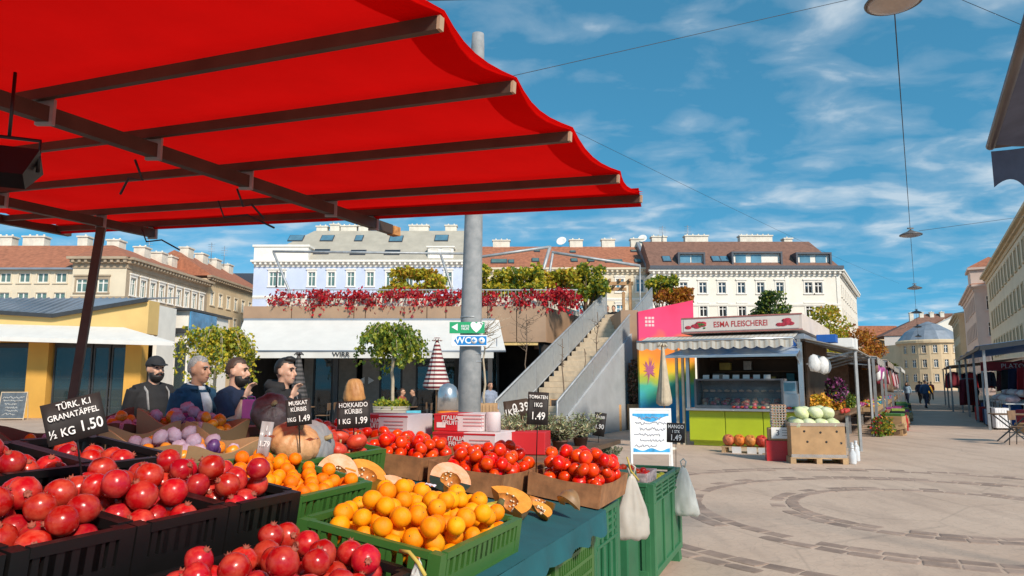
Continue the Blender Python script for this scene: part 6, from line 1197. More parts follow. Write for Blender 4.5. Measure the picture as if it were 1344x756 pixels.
for i, (a, b_) in enumerate(((.93, 1.245), (1.25, 1.548), (1.553, 1.85))):
    fcrate(('rearmost black pomegranate crate beside the red carton', 'black crate of pomegranates behind the big slate sign', 'empty-looking black crate before the plum cartons')[i], a, b_, 1.97, 2.38, 1.315, .15, black_pl, .036, (18, 14, 6)[i], ['pom'], ('red pomegranate in the rearmost black crate', 'red pomegranate in the crate behind the big slate sign', 'red pomegranate lying in the nearly empty black crate')[i], 'pomegranates in back crate %s' % 'abc'[i], 30 + i)
mb = MB(); mb.bb(-.03, .03, -.001, .001, -.02, .02); p = uw(1.44, 1.494, 1.175); tag(mb.build('rim_label', white_p, None, p, (0, 0, URZ)), 'small white paper label on the black crate rim', 'label')
fcrate('green plastic crate heaped with oranges beside the bare cloth', 1.845, 2.455, .985, 1.475, 1.08, .145, green_pl, .031, 124, ['org'], 'orange heaped in the front green crate', 'oranges in the front green crate', 3, liner=.06, mound=.05, lm=green_pl)
fcrate('green plastic crate of small mandarins behind the pomegranates', 1.895, 2.33, 1.53, 2.0, 1.195, .145, green_pl, .0245, 96, ['man'], 'small mandarin in the green crate behind the pomegranates', 'mandarins in the green crate', 4, tilt=R(10), liner=.075, lm=green_pl)
fcrate('green crate holding one large ribbed tan pumpkin', 2.37, 2.715, 1.96, 2.42, 1.235, .14, green_pl, .06, 0, ['hok'], '', '', 5, lm=green_pl)
fcrate('green crate of red hokkaido pumpkins', 2.725, 3.11, 1.955, 2.46, 1.235, .14, green_pl, .046, 20, ['hok'], 'red hokkaido pumpkin in the green crate', 'hokkaido pumpkins in crate', 6, liner=.05, lm=green_pl)
# big pumpkins
tanp = mat('pumpkin_tan', (.52, .24, .09), .5, c2=(.62, .34, .16), scale=1.5, bump=.15, bs=7); greyp = mat('pumpkin_dark', (.055, .035, .032), .5, c2=(.15, .11, .11), scale=1.6, bump=.15, bs=7); greyg = mat('pumpkin_greygreen', (.22, .23, .24), .5, c2=(.30, .29, .28), scale=1.6)
def bigp(label, p, r, m, ribs, rot, seed):
    o = ob('pumpkin', MB().ball((0, 0, 0), (1, 1, .76), 56, 20, fn=lambda d: 1 + .075 * (abs(math.cos(ribs / 2 * math.atan2(d[1], d[0]))) - .6) * (1 - d[2] ** 2) ** .5 - .3 * max(0, d[2] - .72) + .02 * jit(d, 1.5, seed)).mesh('pumpkin', m), None, p, rot); o.scale = (r, r, r); tag(o, label, 'pumpkin'); ob('stalk', FR['stk'], o); return o
bigp('large tan ribbed pumpkin in the green crate', at(387, 581, 3.1), .105, tanp, 14, (.5, .2, .4), 1)
bigp('dark smooth pumpkin perched above the tan pumpkin', at(357, 541, 3.42), .095, greyp, 8, (.9, .5, 0), 2)
bigp('grey-green pumpkin leaning behind the tan pumpkin', at(412, 582, 3.22), .10, greyg, 10, (1.2, .3, 1), 3)
mb = MB(); mb.bb(-.1, .1, -.08, .08, 0, 1.335 - PT(2.52)); tag(mb.build('carton', cardb_d, None, uw(2.78, 2.53, PT(2.52) + .01), (0, 0, URZ)), 'dark carton propping up the dark smooth pumpkin', 'carton')
# cardboard cartons of plums and persimmons
def carton(label, u0, u1, w0, w1, zb, H, m, m_in, wave=0., flare=0., tilt=R(8), rzo=0., print_=None):
    p = uw((u0 + u1) / 2, (w0 + w1) / 2, zb); o = thing('carton', label, 'carton', p, 0, None, (tilt, 0, URZ + rzo)); Lx, Ly = u1 - u0, w1 - w0; t = .006
    def side(L_, out):
        mb = MB(); n_ = 14; top = [(-L_ / 2 + L_ * i / n_, H - wave * math.sin(PI * i / n_) ** 2) for i in range(n_ + 1)]; mb.prism([(-L_ / 2 * .97, 0), (L_ / 2 * .97, 0)] + [(x, z) for x, z in reversed(top)], 0, t); return mb
    for (L_, lx, ly, r_) in ((Lx, 0, -Ly / 2, 0), (Lx, 0, Ly / 2, R(180)), (Ly, -Lx / 2, 0, R(-90)), (Ly, Lx / 2, 0, R(90))): side(L_, 0).build('side_panel', m, o, (lx, ly, 0), (flare, 0, r_))
    mb = MB(); mb.bb(-Lx / 2 + .01, Lx / 2 - .01, -Ly / 2 + .01, Ly / 2 - .01, 0, .008); mb.build('floor', m_in, o)
    from mathutils import Euler
    return o, Matrix.Translation(p) @ Euler((tilt, 0, URZ + rzo)).to_matrix().to_4x4(), Lx, Ly
cpl = [('tan carton of paper-wrapped plums and persimmons behind the pomegranates', 1.98, 2.36, 2.08, 2.50), ('tan carton of persimmons and plums beside the dark pumpkin', 2.40, 2.68, 2.44, 2.80), ('deep red carton of wrapped plums behind the slate sign', 1.86, 2.30, 2.52, 2.95), ('dark red carton with upright flap behind the persimmons', 2.34, 2.72, 2.83, 3.2)]
for i, (lb, u0, u1, w0, w1) in enumerate(cpl):
    zb = PT(w0) + (.10 if i < 2 else .035); o, M_, Lx, Ly = carton(lb, u0, u1, w0, w1, zb, .15, cardb if i < 2 else cardb_d, cardb_d, .045, .12)
    mb = MB(); mb.bb(-Lx / 2 + .03, Lx / 2 - .03, -Ly / 2 + .03, Ly / 2 - .03, -(zb - PT(w0)) + .01, -.001); mb.build('support_crate', black_pl, o)
    mb = MB(); mb.bb(-Lx / 2 + .03, Lx / 2 - .03, -Ly / 2 + .03, Ly / 2 - .03, .01, .065); mb.build('padding', cardb_d, o)
    fill(M_, Lx - .02, Ly - .02, .028, 30 if i < 2 else 22, 60 + i, .065, ['pap', 'pap', 'pap', 'plu', 'per', 'per'] if i != 1 else ['per', 'per', 'pap', 'plu', 'pap'], {k: {'pap': 'plum wrapped in crumpled lilac tissue paper', 'plu': 'dark purple plum', 'per': 'orange persimmon'}[k] + ' in the ' + ('wide tan carton', 'tan carton beside the dark pumpkin', 'deep red carton', 'dark red flap carton')[i] for k in ('pap', 'plu', 'per')}, {k: k.replace('pap', 'wrapped plums').replace('plu', 'plums').replace('per', 'persimmons') + ' in carton ' + 'abcd'[i] for k in ('pap', 'plu', 'per')}, .06)
# tomato cartons
def tomatoes(lb, u0, u1, w0, w1, seed, n_, r=.031, H=.11, kind='tom', fl=''):
    o, M_, Lx, Ly = carton(lb, u0, u1, w0, w1, PT((w0 + w1) / 2) + .012, H, wood_bx, cardb_d, .012, .03); mb = MB(); mb.bb(-Lx / 2 + .012, Lx / 2 - .012, -Ly / 2 + .012, Ly / 2 - .012, .01, .06); mb.build('padding', cardb_d, o); fill(M_, Lx - .02, Ly - .02, r, n_, seed, .06, [kind], fl, lb, .12)
wood_bx = mat('carton_woodprint', (.30, .135, .055), .75, var=.3, scale=14, bump=.1, bs=40)
tomatoes('wood-print carton heaped with red tomatoes at the stall end', 3.37, 3.90, .945, 1.31, 71, 62, .034, fl='red tomato heaped in the carton at the stall end')
tomatoes('wood-print carton of tomatoes beside the pumpkin slices', 3.13, 3.68, 1.34, 1.73, 72, 56, .033, fl='red tomato in the carton beside the pumpkin slices')
tomatoes('brown carton of tomatoes before the red fruit boxes', 3.14, 3.66, 1.77, 2.22, 73, 46, .033, fl='red tomato in the carton before the red fruit boxes')
tomatoes('brown carton of hokkaido pumpkins and tomatoes near the leek box', 3.2, 3.66, 2.27, 2.75, 74, 24, .036, fl='red tomato in the carton near the leek box')
# pumpkin slices
flesh = mat('pumpkin_flesh', (.72, .24, .02), .45, c2=(.80, .36, .05), scale=22, bump=.2, bs=60); rind = mat('pumpkin_rind', (.16, .10, .05), .5, c2=(.30, .16, .06), scale=14); pith = mat('pumpkin_pith', (.62, .22, .03), .6, c2=(.34, .10, .02), scale=40, bump=.5, bs=90); seed_m = mat('pumpkin_seed', (.75, .62, .42), .5); filmw = mat('flesh_film_highlight', (.72, .33, .15), .12, c2=(.80, .52, .36), scale=22, bump=.3, bs=30, coat=.6)  # filmw: pinkish paleness puts the cling film's highlight into the flesh colour
def wedge(label, u, w_, z, r, ang, rot, film=False, h=.8):
    o = thing('pumpkin_slice', label, 'pumpkin slice', uw(u, w_, z), 0, None, rot); n_ = 12; m_ = 8
    prof = [(math.cos(t), math.sin(t) * h) for t in [(-PI / 2 + PI * i / n_) for i in range(n_ + 1)]]; inn = [(max(.0, x * .46 + .02 * math.sin(i_ * 2.1)), z_ * .5) for i_, (x, z_) in enumerate(prof)]
    rk = MB(); rk.grid(lambda a_, b_: (lambda q, t: V(r * q[0] * (1 + .03 * math.cos(t * 12)) * math.cos(t), r * q[0] * math.sin(t), r * q[1]))(prof[min(n_, int(round(b_ * n_)))], (a_ - .5) * ang), m_, n_); rk.build('rind', rind, o)
    fk = MB()
    for sgn in (-1, 1):
        t = sgn * ang / 2; vs = []; 
        for q, i_ in zip(prof, inn): vs += [(r * q[0] * math.cos(t) * .995, r * q[0] * math.sin(t) * .995, r * q[1] * .995), (r * i_[0] * math.cos(t), r * i_[0] * math.sin(t), r * i_[1])]
        fk.add(vs, [(2 * i, 2 * i + 1, 2 * i + 3, 2 * i + 2) for i in range(n_)], 0, False)
    fk.build('flesh', filmw if film else flesh, o)
    pk = MB(); pk.grid(lambda a_, b_: (lambda q, t: V(r * q[0] * math.cos(t), r * q[0] * math.sin(t), r * q[1]))(inn[min(n_, int(round(b_ * n_)))], (a_ - .5) * ang), m_, n_); pk.build('pith', pith, o)
    sk = MB(); rd_ = random.Random(int(u * 100))
    for _ in range(16): t = rd_.uniform(-.5, .5) * ang; q = rd_.choice(inn[3:-3]); sk.ball((r * q[0] * .97 * math.cos(t), r * q[0] * .97 * math.sin(t), r * q[1]), (.007, .004, .005), 6, 4)
    s_ = sk.build('seeds', seed_m, o); s_['kind'] = 'stuff'
    return o
# rotate so that the cut faces look at the street; rot chosen per slice
def wz(w_): return PT(w_) + .004
for i, (u, w_, r, ang, rot, film, lb, dz) in enumerate((
    (2.86, 1.20, .125, 1.15, (R(-60), R(25), R(60)), False, 'big pumpkin slice with seedy orange flesh at the middle of the cloth', .075),
    (2.70, 1.78, .12, 1.3, (R(-70), R(10), R(110)), False, 'upright orange pumpkin half with hollow near the red pumpkins', .085),
    (2.60, 1.86, .115, 1.0, (R(-65), R(-20), R(95)), True, 'film-wrapped pale pumpkin slice next to the upright half', .075),
    (2.66, 1.62, .11, .9, (R(-40), R(15), R(70)), True, 'film-wrapped flat pumpkin slice behind the bananas', .05),
    (2.98, 1.52, .12, 1.2, (R(-75), R(0), R(100)), True, 'pinkish film-wrapped pumpkin slice against the tomato carton', .08),
    (2.78, 1.38, .105, .8, (R(-55), R(35), R(85)), False, 'narrow orange pumpkin slice leaning between the oranges and the big slice', .07),
    (3.05, 1.13, .10, .9, (R(-75), R(40), R(70)), False, 'pointed pumpkin slice with dark seeds in front of the tomato carton', .07),
    (2.95, 1.09, .07, .9, (R(-60), R(20), R(60)), False, 'small pumpkin slice beside the pointed slice', .045),
    (3.10, 1.0, .075, 1.0, (R(70), R(-70), R(240)), False, 'small dark-rinded pumpkin wedge lying alone on the cloth edge', .05))): wedge(lb, u, w_, wz(w_) + dz, r, ang, rot, film)
# bananas and courgettes
ban = mat('banana_skin', (.62, .42, .03), .5, c2=(.38, .40, .05), scale=9); grn = mat('courgette_skin', (.10, .16, .03), .45, c2=(.22, .26, .06), scale=16)
for i, (u, w_, m_, lb) in enumerate(((2.50, 1.56, ban, 'bunch of yellow-green bananas behind the oranges'), (2.42, 1.72, grn, 'bunch of green bananas near the mandarin crate'), (2.56, 1.32, grn, 'dark green bananas poking up behind the oranges'), (2.64, 1.14, ban, 'loose yellow bananas beside the orange crate'))):
    o = thing('banana_bunch', lb, 'bananas', uw(u, w_, wz(w_) + .02), R(40 * i + 20))
    for j in range(5):
        a = -.5 + .25 * j; mb = MB(); mb.tube([(.0, .0, .07), (.03 * math.cos(a), .05 * math.sin(a) * 2, .075), (.08 * math.cos(a), .10 * math.sin(a), .06), (.12 * math.cos(a), .13 * math.sin(a), .025), (.14 * math.cos(a), .145 * math.sin(a), .005)], [.008, .013, .017, .014, .006], 8); mb.build('banana', m_, o)
    mb = MB(); mb.tube([(0, 0, .07), (-.02, 0, .10)], [.016, .012], 7); mb.build('stem', mat('banana_stem', (.10, .09, .03), .8), o)
for i, (x_, y_) in enumerate(((2.2, 1.2), (2.05, 1.75), (2.15, 1.65))): mb = MB(); mb.grid(lambda u_, v_: V(-.022 + .044 * u_, -.014 + .028 * v_, .004 * math.sin(u_ * 7 + v_ * 4)), 4, 4); tag(mb.build('sticker_slip', mat('slip_pale', (.70, .64, .70), .6), None, uw(x_, y_, PT(y_) + (.222 if i == 0 else .30)), (.25, .1, URZ + i)), 'small pale paper slip lying on the citrus fruit', 'paper slip', 'paper slips on citrus')
# red fruit boxes
redbox = mat('print_box_red', (.52, .012, .018), .6, var=.06); whitebox = mat('print_box_white', (.66, .58, .58), .6, var=.06); pinkl = mat('print_pink', (.60, .25, .25), .6)
def redfruit(lb, u, w_, z, L_=.40, H=.135, D=.30, rzo=0., label2=True):
    o = thing('fruit_box', lb, 'box', uw(u, w_, z), 0, None, (0, 0, URZ - R(90) + rzo))       # front faces back along the stall
    mb = MB(); mb.bb(-L_ / 2, 0, 0, D, 0, H); mb.build('red_half', redbox, o, bv=.003); mb = MB(); mb.bb(0.0005, L_ / 2, 0, D, 0, H); mb.build('white_half', whitebox, o, bv=.003)
    mb = MB(); mb.bb(-L_ / 2, L_ / 2, -.002, -.0005, H * .90, H * .97); mb.build('lid_edge', redbox, o)
    text('ITALIA\nFRUIT', .034, whitebox, o, (-.045, -.003, H * .62), sx=1.1, bold=.0008); mb = MB(); mb.bb(-.13, -.075, -.003, -.001, .02, .05); mb.build('sticker', white_p, o)
    mb = MB(); [mb.bb(.04, .17, -.003, -.001, .03 + .02 * i, .036 + .02 * i) for i in range(4)]; mb.build('printed_lines', pinkl, o); return o
redfruit('red and white fruit box lying behind the tomatoes', 3.80, 1.86, 1.135); redfruit('upper red fruit box stacked behind the domed steel cylinder', 3.86, 1.93, 1.272, .30, .10, .26, .05)
redfruit('red and white fruit box beside the leeks on a brown carton', 3.72, 2.38, 1.235, .40, .13); mb = MB(); mb.bb(-.2, .2, 0, .28, 0, .098); tag(mb.build('carton', cardb, None, uw(3.72, 2.38, 1.134), (0, 0, URZ - R(90))), 'brown carton under the red fruit box by the leeks', 'carton')
mb = MB(); mb.bb(-.16, .16, 0, .2, 0, .13); tag(mb.build('carton', redbox, None, uw(4.05, 1.62, 1.133), (0, 0, URZ - R(80)), bv=.004), 'plain deep red carton beside the herb pots', 'carton')
mb = MB(); mb.lathe([(.045, 0), (.045, .10), (.04, .11)], 16); tag(mb.build('printed_cup', whitebox, None, uw(3.95, 1.74, 1.272)), 'white printed tub on the red fruit boxes', 'tub')
# leeks, cabbage and white boxes behind
leek = mat('leek_white', (.68, .70, .52), .5, c2=(.42, .52, .18), scale=5)
for i in range(9): mb = MB(); mb.tube([(-.22, 0, .025), (0, .01, .025), (.16, .0, .03), (.24, .02 * (i % 3 - 1), .05)], [.022, .02, .018, .008], 8); tag(mb.build('leek', leek, None, uw(3.95 + .10 * (i % 3), 2.72 + .05 * (i // 3) + .02 * i, 1.132 + .04 * (i // 3)), (0, 0, URZ + R(75) + .1 * (i % 3))), 'pale leek in the heap beside the red fruit box', 'leek', 'leeks on the rear table')
for i, (u, w_, z, m_, lb) in enumerate(((4.4, 2.85, 1.133, white_p, 'white styrofoam box behind the slate signs'), (4.55, 2.5, 1.133, green_pl, 'small green crate on the rear table'), (4.35, 2.6, 1.133, cardb, 'small brown carton between the slate signs'))):
    mb = MB(); mb.bb(-.17, .17, -.12, .12, 0, .15); mb.bb(-.15, .15, -.1, .1, .15, .17); tag(mb.build('produce_box', m_, None, uw(u, w_, z), (0, 0, URZ + .3), bv=.008), lb, 'box')
cgm = [mat('romaine', (.30, .42, .10), .5, c2=(.55, .62, .3), scale=9)]
for i in range(5): mb = MB(); mb.ball((0, 0, .06), (.09, .075, .065), 16, 10, fn=lambda d: 1 + .15 * abs(jit((d[0], d[1], d[2] * 2), 3, i))); tag(mb.build('lettuce', cgm[0], None, uw(4.12 + .14 * (i % 3), 2.45 + .16 * (i // 2), 1.131), (0, 0, i)), 'pale green lettuce head on the rear table behind the fruit boxes', 'lettuce', 'lettuces on the rear table')
# herb pots (rosemary) and single herb
ros = [mat('rosemary', (.17, .22, .09), .7, var=.3), mat('rosemary_grey', (.34, .37, .24), .7, var=.2), mat('rosemary_straw', (.55, .48, .26), .8, var=.2)]
def herb(lb, u, w_, z, h_, sp_, n_, seed):
    o = thing('herb_pot', lb, 'plant', uw(u, w_, z)); rd_ = random.Random(seed); mb = MB(); mb.lathe([(.04, 0), (.05, .05), (.053, .05), (.053, .06), (.04, .06)], 14); mb.build('pot', mat('pot_brown', (.15, .07, .045), .7), o); fb = MB(); sb2 = MB()
    for _ in range(n_):
        a = rd_.uniform(0, 6.28); e_ = V(math.cos(a) * sp_ * rd_.uniform(.2, 1), math.sin(a) * sp_ * rd_.uniform(.2, 1), .05 + h_ * rd_.uniform(.3, 1)); pts = limb(sb2, (0, 0, .05), e_, .004, .0015, rd_, 5, .08)
        for j in range(46):
            f = rd_.uniform(.2, 1); k = min(4, int(f * 5)); q = pts[k].lerp(pts[k + 1], f * 5 - k); d = V(rd_.gauss(0, 1), rd_.gauss(0, 1), rd_.gauss(.5, .7)).normalized() * rd_.uniform(.018, .034); s_ = d.cross(V(rd_.gauss(0, 1), rd_.gauss(0, 1), 1)).normalized() * .0028
            fb.add([q - s_, q + d * .6 - s_, q + d, q + d * .6 + s_, q + s_], [(0, 1, 2, 3, 4)], rd_.choices((0, 1, 2), (.45, .35, .2))[0])
    fb.build('needles', ros, o); sb2.build('stem', bark, o)
for i, (px, Y_, z, lb) in enumerate(((668, 4.55, 1.131, 'bushy rosemary pot beside the red carton'), (700, 4.75, 1.131, 'straw-tinged rosemary pot below the tomato sign'), (735, 4.7, 1.131, 'grey-green rosemary pot behind the tomatoes'), (690, 5.05, 1.131, 'tall rosemary pot under the low price sign'), (762, 5.0, 1.131, 'small rosemary pot at the end of the rear table'), (648, 4.9, 1.131, 'rosemary pot with spreading shoots behind the upper red fruit box'), (800, 5.35, .92, 'single young herb shoot beside the notice board'))):
    q = at(px, 590, Y_); u = q.x * US + q.y * UC; w_ = -q.x * UC + q.y * US; herb(lb, u, w_, z, .17 if i < 6 else .16, .21 if i < 6 else .12, 60 if i < 6 else 16, i)
mb = MB(); mb.bb(-.16, .16, -.16, .16, 0, .92); q = at(800, 590, 5.35); tag(mb.build('upturned_crate', green_d, None, V(q.x, q.y, 0), (0, 0, URZ), bv=.01), 'upturned green crate carrying the single herb shoot', 'crate')
# ------------------------------------------------------------- price signs
chw = mat('chalk_white', (.74, .72, .68), .9, var=.2, scale=60); slate_b = mat('price_slate', (.020, .015, .013), .7, var=.3, scale=8)
def psign(lb, px, py, Y_, wpx, hpx, lines, roll, zb, yaw=None, stick=None, curl=True, m=None, ink_=None, lean=-.12):
    p = at(px, py, Y_); k = p.y / F * 1.0; w_, h_ = wpx * k, hpx * k; o = thing('price_sign', lb, 'price sign', p, 0, None, (lean, R(roll), math.atan2(-p.x, p.y) * .9 if yaw is None else yaw))
    mb = MB(); mb.grid(lambda u_, v_: V((u_ - .5) * w_, .004 * math.sin(u_ * PI * 2) * (1 if curl else 0), (v_ - .5) * h_), 8, 2); mb.build('slate', m or slate_b, o, solid=.003)
    for s_, fx, fz, fs in lines: text(s_, fs * h_, ink_ or chw, o, (fx * w_, -.0062, fz * h_), sx=.82, ext=.0006, bold=.0004 * fs * h_ / .03)
    mb = MB(); L_ = (p.z - zb); mb.tube([(0, .006, h_ * .2), (0, .006, -h_ * .5), (0, .006 + .04 * L_, -L_)], .0028, 6); st_ = mb.build('stick', black_pl, o); st_.rotation_euler = (-lean * .8, -R(roll) * .35, 0); return o
psign('big tilted slate sign for pomegranates on a black stick', 98, 550, 1.92, 68, 54, [('TÜRK. K.I', .04, .35, .21), ('GRANATÄPFEL', 0, .12, .195), ('½ KG', -.24, -.26, .27), ('1.50', .25, -.22, .36)], -15, 1.17)
psign('slate sign for muscat pumpkins above the tan pumpkin', 392, 541, 2.98, 31, 34, [('MUSKAT', 0, .34, .22), ('KÜRBIS', 0, .1, .22), ('1KG', -.3, -.27, .22), ('1.49', .2, -.26, .32)], -6, 1.27)
psign('slate sign for hokkaido pumpkins above the red pumpkins', 464, 544, 3.55, 42, 35, [('HOKKAIDO', 0, .34, .24), ('KÜRBIS', 0, .1, .24), ('1 KG', -.28, -.25, .26), ('1.99', .22, -.24, .34)], -3, 1.25)
psign('wide slate sign with low price behind the rosemary', 678, 538, 4.95, 32, 26, [('1KG', -.22, -.1, .45), ('0.39', .18, .08, .6)], -8, 1.2, m=mat('slate_brown', (.05, .03, .018), .7))
psign('tall slate sign for tomatoes on a stick in the tomato carton', 706, 536, 3.62, 27, 42, [('TOMATEN', 0, .34, .15), ('1KG', 0, .1, .18), ('1.49', .02, -.24, .32)], 3, 1.1)
psign('slate sign for mangoes in front of the notice board', 887, 568, 6.3, 23, 25, [('MANGO', 0, .3, .26), ('1 STK', 0, .05, .2), ('1.49', .0, -.26, .42)], 2, .8)
psign('small slate sign by the single herb shoot', 787, 557, 5.25, 15, 30, [('SALBEI', 0, .3, .16), ('1.90', 0, -.1, .28)], 8, 1.0)
psign('see-through plastic price tag clipped beside the mandarins', 348, 576, 2.75, 15, 44, [('1', 0, .3, .2), ('1.79', 0, -.15, .22)], 7, 1.26, m=mat('tag_clear', (.45, .43, .42), .2, alpha=.75))
psign('small red and white price card among the tomatoes', 655, 592, 3.75, 14, 15, [('1', 0, 0, .6)], -12, 1.14, m=redbox)
# ------------------------------------------------------------- green pallet boxes, crate stacks, bags
def pallet_box(lb, u0, u1, w0, w1, H, m):
    o = thing('pallet_box', lb, 'pallet box', uw((u0 + u1) / 2, (w0 + w1) / 2, 0), URZ); Lx, Ly = u1 - u0, w1 - w0
    for (L_, x_, y_, r_) in ((Lx, 0, -Ly / 2, 0), (Lx, 0, Ly / 2, R(180)), (Ly, -Lx / 2, 0, R(-90)), (Ly, Lx / 2, 0, R(90))):
        mb = MB(); z0 = .12; a = L_ / 2 - .05; mb.bb(-a, a, .012, .03, z0, H * .80); k = 3
        for i in range(k + 1): x2 = -a + 2 * a * i / k; mb.bb(x2 - .02, x2 + .02, -.004, .011, z0, H * .80)
        mb.bb(-a, a, -.006, .03, H * .80 + .002, H * .82); mb.bb(-a, a, -.01, .034, H - .03, H); mb.bb(-a, a, -.006, .032, z0 - .01, z0 + .04)
        for z_ in (.855, .895, .93): mb.bb(-a, a, -.002, .026, H * z_ - .008, H * z_ + .008)
        for i in range(5): x2 = -a + 2 * a * i / 4; mb.bb(x2 - .018, x2 + .018, -.004, .028, H * .82, H - .03)
        mb.build('side_panel', m, o, (x_, y_, 0), (0, 0, r_), bv=.003)
    cp = MB(); cp.bb(-.05, .05, -.05, .05, .1, H - .005); cm_ = cp.mesh('corner_column', m); fp = MB(); fp.box(0, 0, .055, .13, .13, .11, taper=.85); fm_ = fp.mesh('foot', m)
    for sx in (-1, 1):
        for sy in (-1, 1): ob('corner_column', cm_, o, (sx * (Lx / 2 - .048), sy * (Ly / 2 - .048), 0)); ob('foot', fm_, o, (sx * (Lx / 2 - .07), sy * (Ly / 2 - .07), 0))
    mb = MB(); mb.bb(-Lx / 2 + .04, Lx / 2 - .04, -Ly / 2 + .04, Ly / 2 - .04, .111, H - .08); mb.build('contents_board', cardb_d, o); return o
gp = mat('pallet_green', (.03, .145, .06), .45, c2=(.05, .19, .08), scale=3, bump=.08, bs=60)
pallet_box('big green plastic pallet box at the far end of the stall', 5.58, 6.80, 1.14, 2.2, .80, gp); pallet_box('dark green pallet box under the tomato cartons', 3.47, 3.97, 1.0, 2.1, .93, green_d)
for i in range(3): crate(('openwork green crate at the top of the stack under the cloth', 'openwork green crate in the middle of the stack under the cloth', 'openwork green crate at the bottom of the stack under the cloth')[2 - i], .56, .40, .30, green_pl, uw(3.13, 1.185, .002 + .302 * i), (0, 0, URZ), 'open')
for i in range(4): crate(('flat green crate lowest in the half-height stack', 'flat green crate second in the half-height stack', 'flat green crate third in the half-height stack', 'flat green crate topping the half-height stack')[i], .56, .40, .2, green_pl, uw(2.53, 1.19, .002 + .202 * i), (0, 0, URZ), 'slat')
mb = MB(); mb.bb(-.27, .27, -.19, .19, 0, .012); tag(mb.build('flat_board', green_pl, None, uw(2.53, 1.19, .811), (0, 0, URZ), bv=.004), 'flat green board on the half-height crate stack', 'board')
for i in range(3): crate('black crate stacked in the shade under the display table', .56, .4, .24, black_pl, uw(1.3 + .6 * i, 1.3, .002), (0, 0, URZ), 'slat', 'black crates under the table')
def bag(lb, p, h_, w_, m, seed, rz, hd=True):
    o = thing('carrier_bag', lb, 'bag', p, rz); mb = MB(); rg = []; n_ = 28
    for i in range(15):
        f = i / 14; rw = w_ * (.10 + .9 * min(1, (f * 1.35)) ** .8) * (1 if f < .93 else .85); rg.append([(rw * math.cos(2 * PI * j / n_) * (1 + .22 * jit((math.cos(2 * PI * j / n_) * 1.5, math.sin(2 * PI * j / n_) * 1.5, f * 2), 1.6, seed)), rw * .42 * math.sin(2 * PI * j / n_) * (1 + .5 * jit((math.cos(2 * PI * j / n_) * 2, math.sin(2 * PI * j / n_) * 2, f * 1.5), 1.8, seed + 3)), -h_ * f + .02 * jit((j * .4, f * 3, 0), 1, seed)) for j in range(n_)])
    mb.rings(rg); mb.build('sack', m, o)
    if not hd: return o
    mb = MB(); mb.tube([(-.01, 0, -.01), (-.025, .0, .04), (.0, .01, .065), (.025, 0, .04), (.01, 0, -.01)], .007, 6); mb.build('handle', m, o); return o
bagm = mat('bag_offwhite', (.60, .55, .48), .45, var=.1, scale=9, transl=.3); bagw = mat('bag_whiter', (.72, .71, .66), .45, var=.08, scale=9, transl=.35)
bag('crumpled off-white carrier bag hanging at the pallet box corner', at(829, 622, 4.75), .40, .115, bagm, 3, R(10)); o = bag('white carrier bag hanging from the far corner of the pallet box', at(897, 612, 6.5), .42, .12, bagw, 8, R(-20))
o = bag('small white net bag hanging by yellow ribbon at the orange crate', at(549, 737, 1.98), .06, .02, bagw, 5, 0, False)
yr_ = mat('ribbon_yellow', (.58, .42, .08), .6); mb = MB(); p = at(549, 739, 1.975); q = at(525, 723, 2.02); mb.tube([q, q.lerp(p, .5) + V(0, 0, .012), p, p + V(.02, -.01, -.03)], .0055, 6); tag(mb.build('ribbon', yr_), 'yellow ribbon tied to the green orange crate', 'ribbon')
mb = MB(); p = at(828, 618, 4.75); q = at(823, 600, 4.7); mb.tube([q, p, p + V(.05, 0, -.06)], .006, 6); tag(mb.build('ribbon', yr_), 'yellow ribbon holding the bags at the stall end', 'ribbon')
# strawberries in open carton and lemon on pallet box
o, M_, Lx, Ly = carton('open striped carton of red peppers on the green pallet box', 5.62, 6.0, 1.2, 1.55, .735, .13, mat('carton_white_red', (.55, .40, .38), .7, var=.5, scale=20), cardb_d, .0, .05, 0)
fill(M_, Lx - .02, Ly - .02, .034, 34, 91, .012, ['tom'], 'red tomato in the open carton on the pallet box', 'tomatoes on pallet box', .05)
lem = mat('lemon_skin', (.72, .58, .02), .4); 
for i in range(5): mb = MB(); mb.ball((0, 0, .033), (.042, .033, .033), 14, 9, fn=lambda d: 1 + .25 * max(0, abs(d[0]) - .85)); tag(mb.build('lemon', lem, None, uw(6.12 + .08 * i, 1.24 + .04 * (i % 2), .80 - .079), (0, 0, i)), 'yellow lemon lying in the green pallet box', 'lemon', 'lemons in the pallet box')
# domed steel cylinder by the mast
dm = thing('domed_bin', 'domed steel waste bin with an orange band beside the mast', 'bin', V(at(588, 520, 10.5).x, 10.5, 0)); mb = MB(); mb.lathe([(.15, 1.16), (.15, 1.36), (.145, 1.42), (.12, 1.49), (.07, 1.535), (.01, 1.55)], 28); mb.build('dome', chrome, dm); mb = MB(); mb.lathe([(.152, 1.07), (.152, 1.158)], 28); mb.build('band', mat('band_orange', (.75, .20, .01), .5), dm); mb = MB(); mb.lathe([(.17, 0), (.15, .03), (.15, 1.069)], 24); mb.build('body', steel, dm)
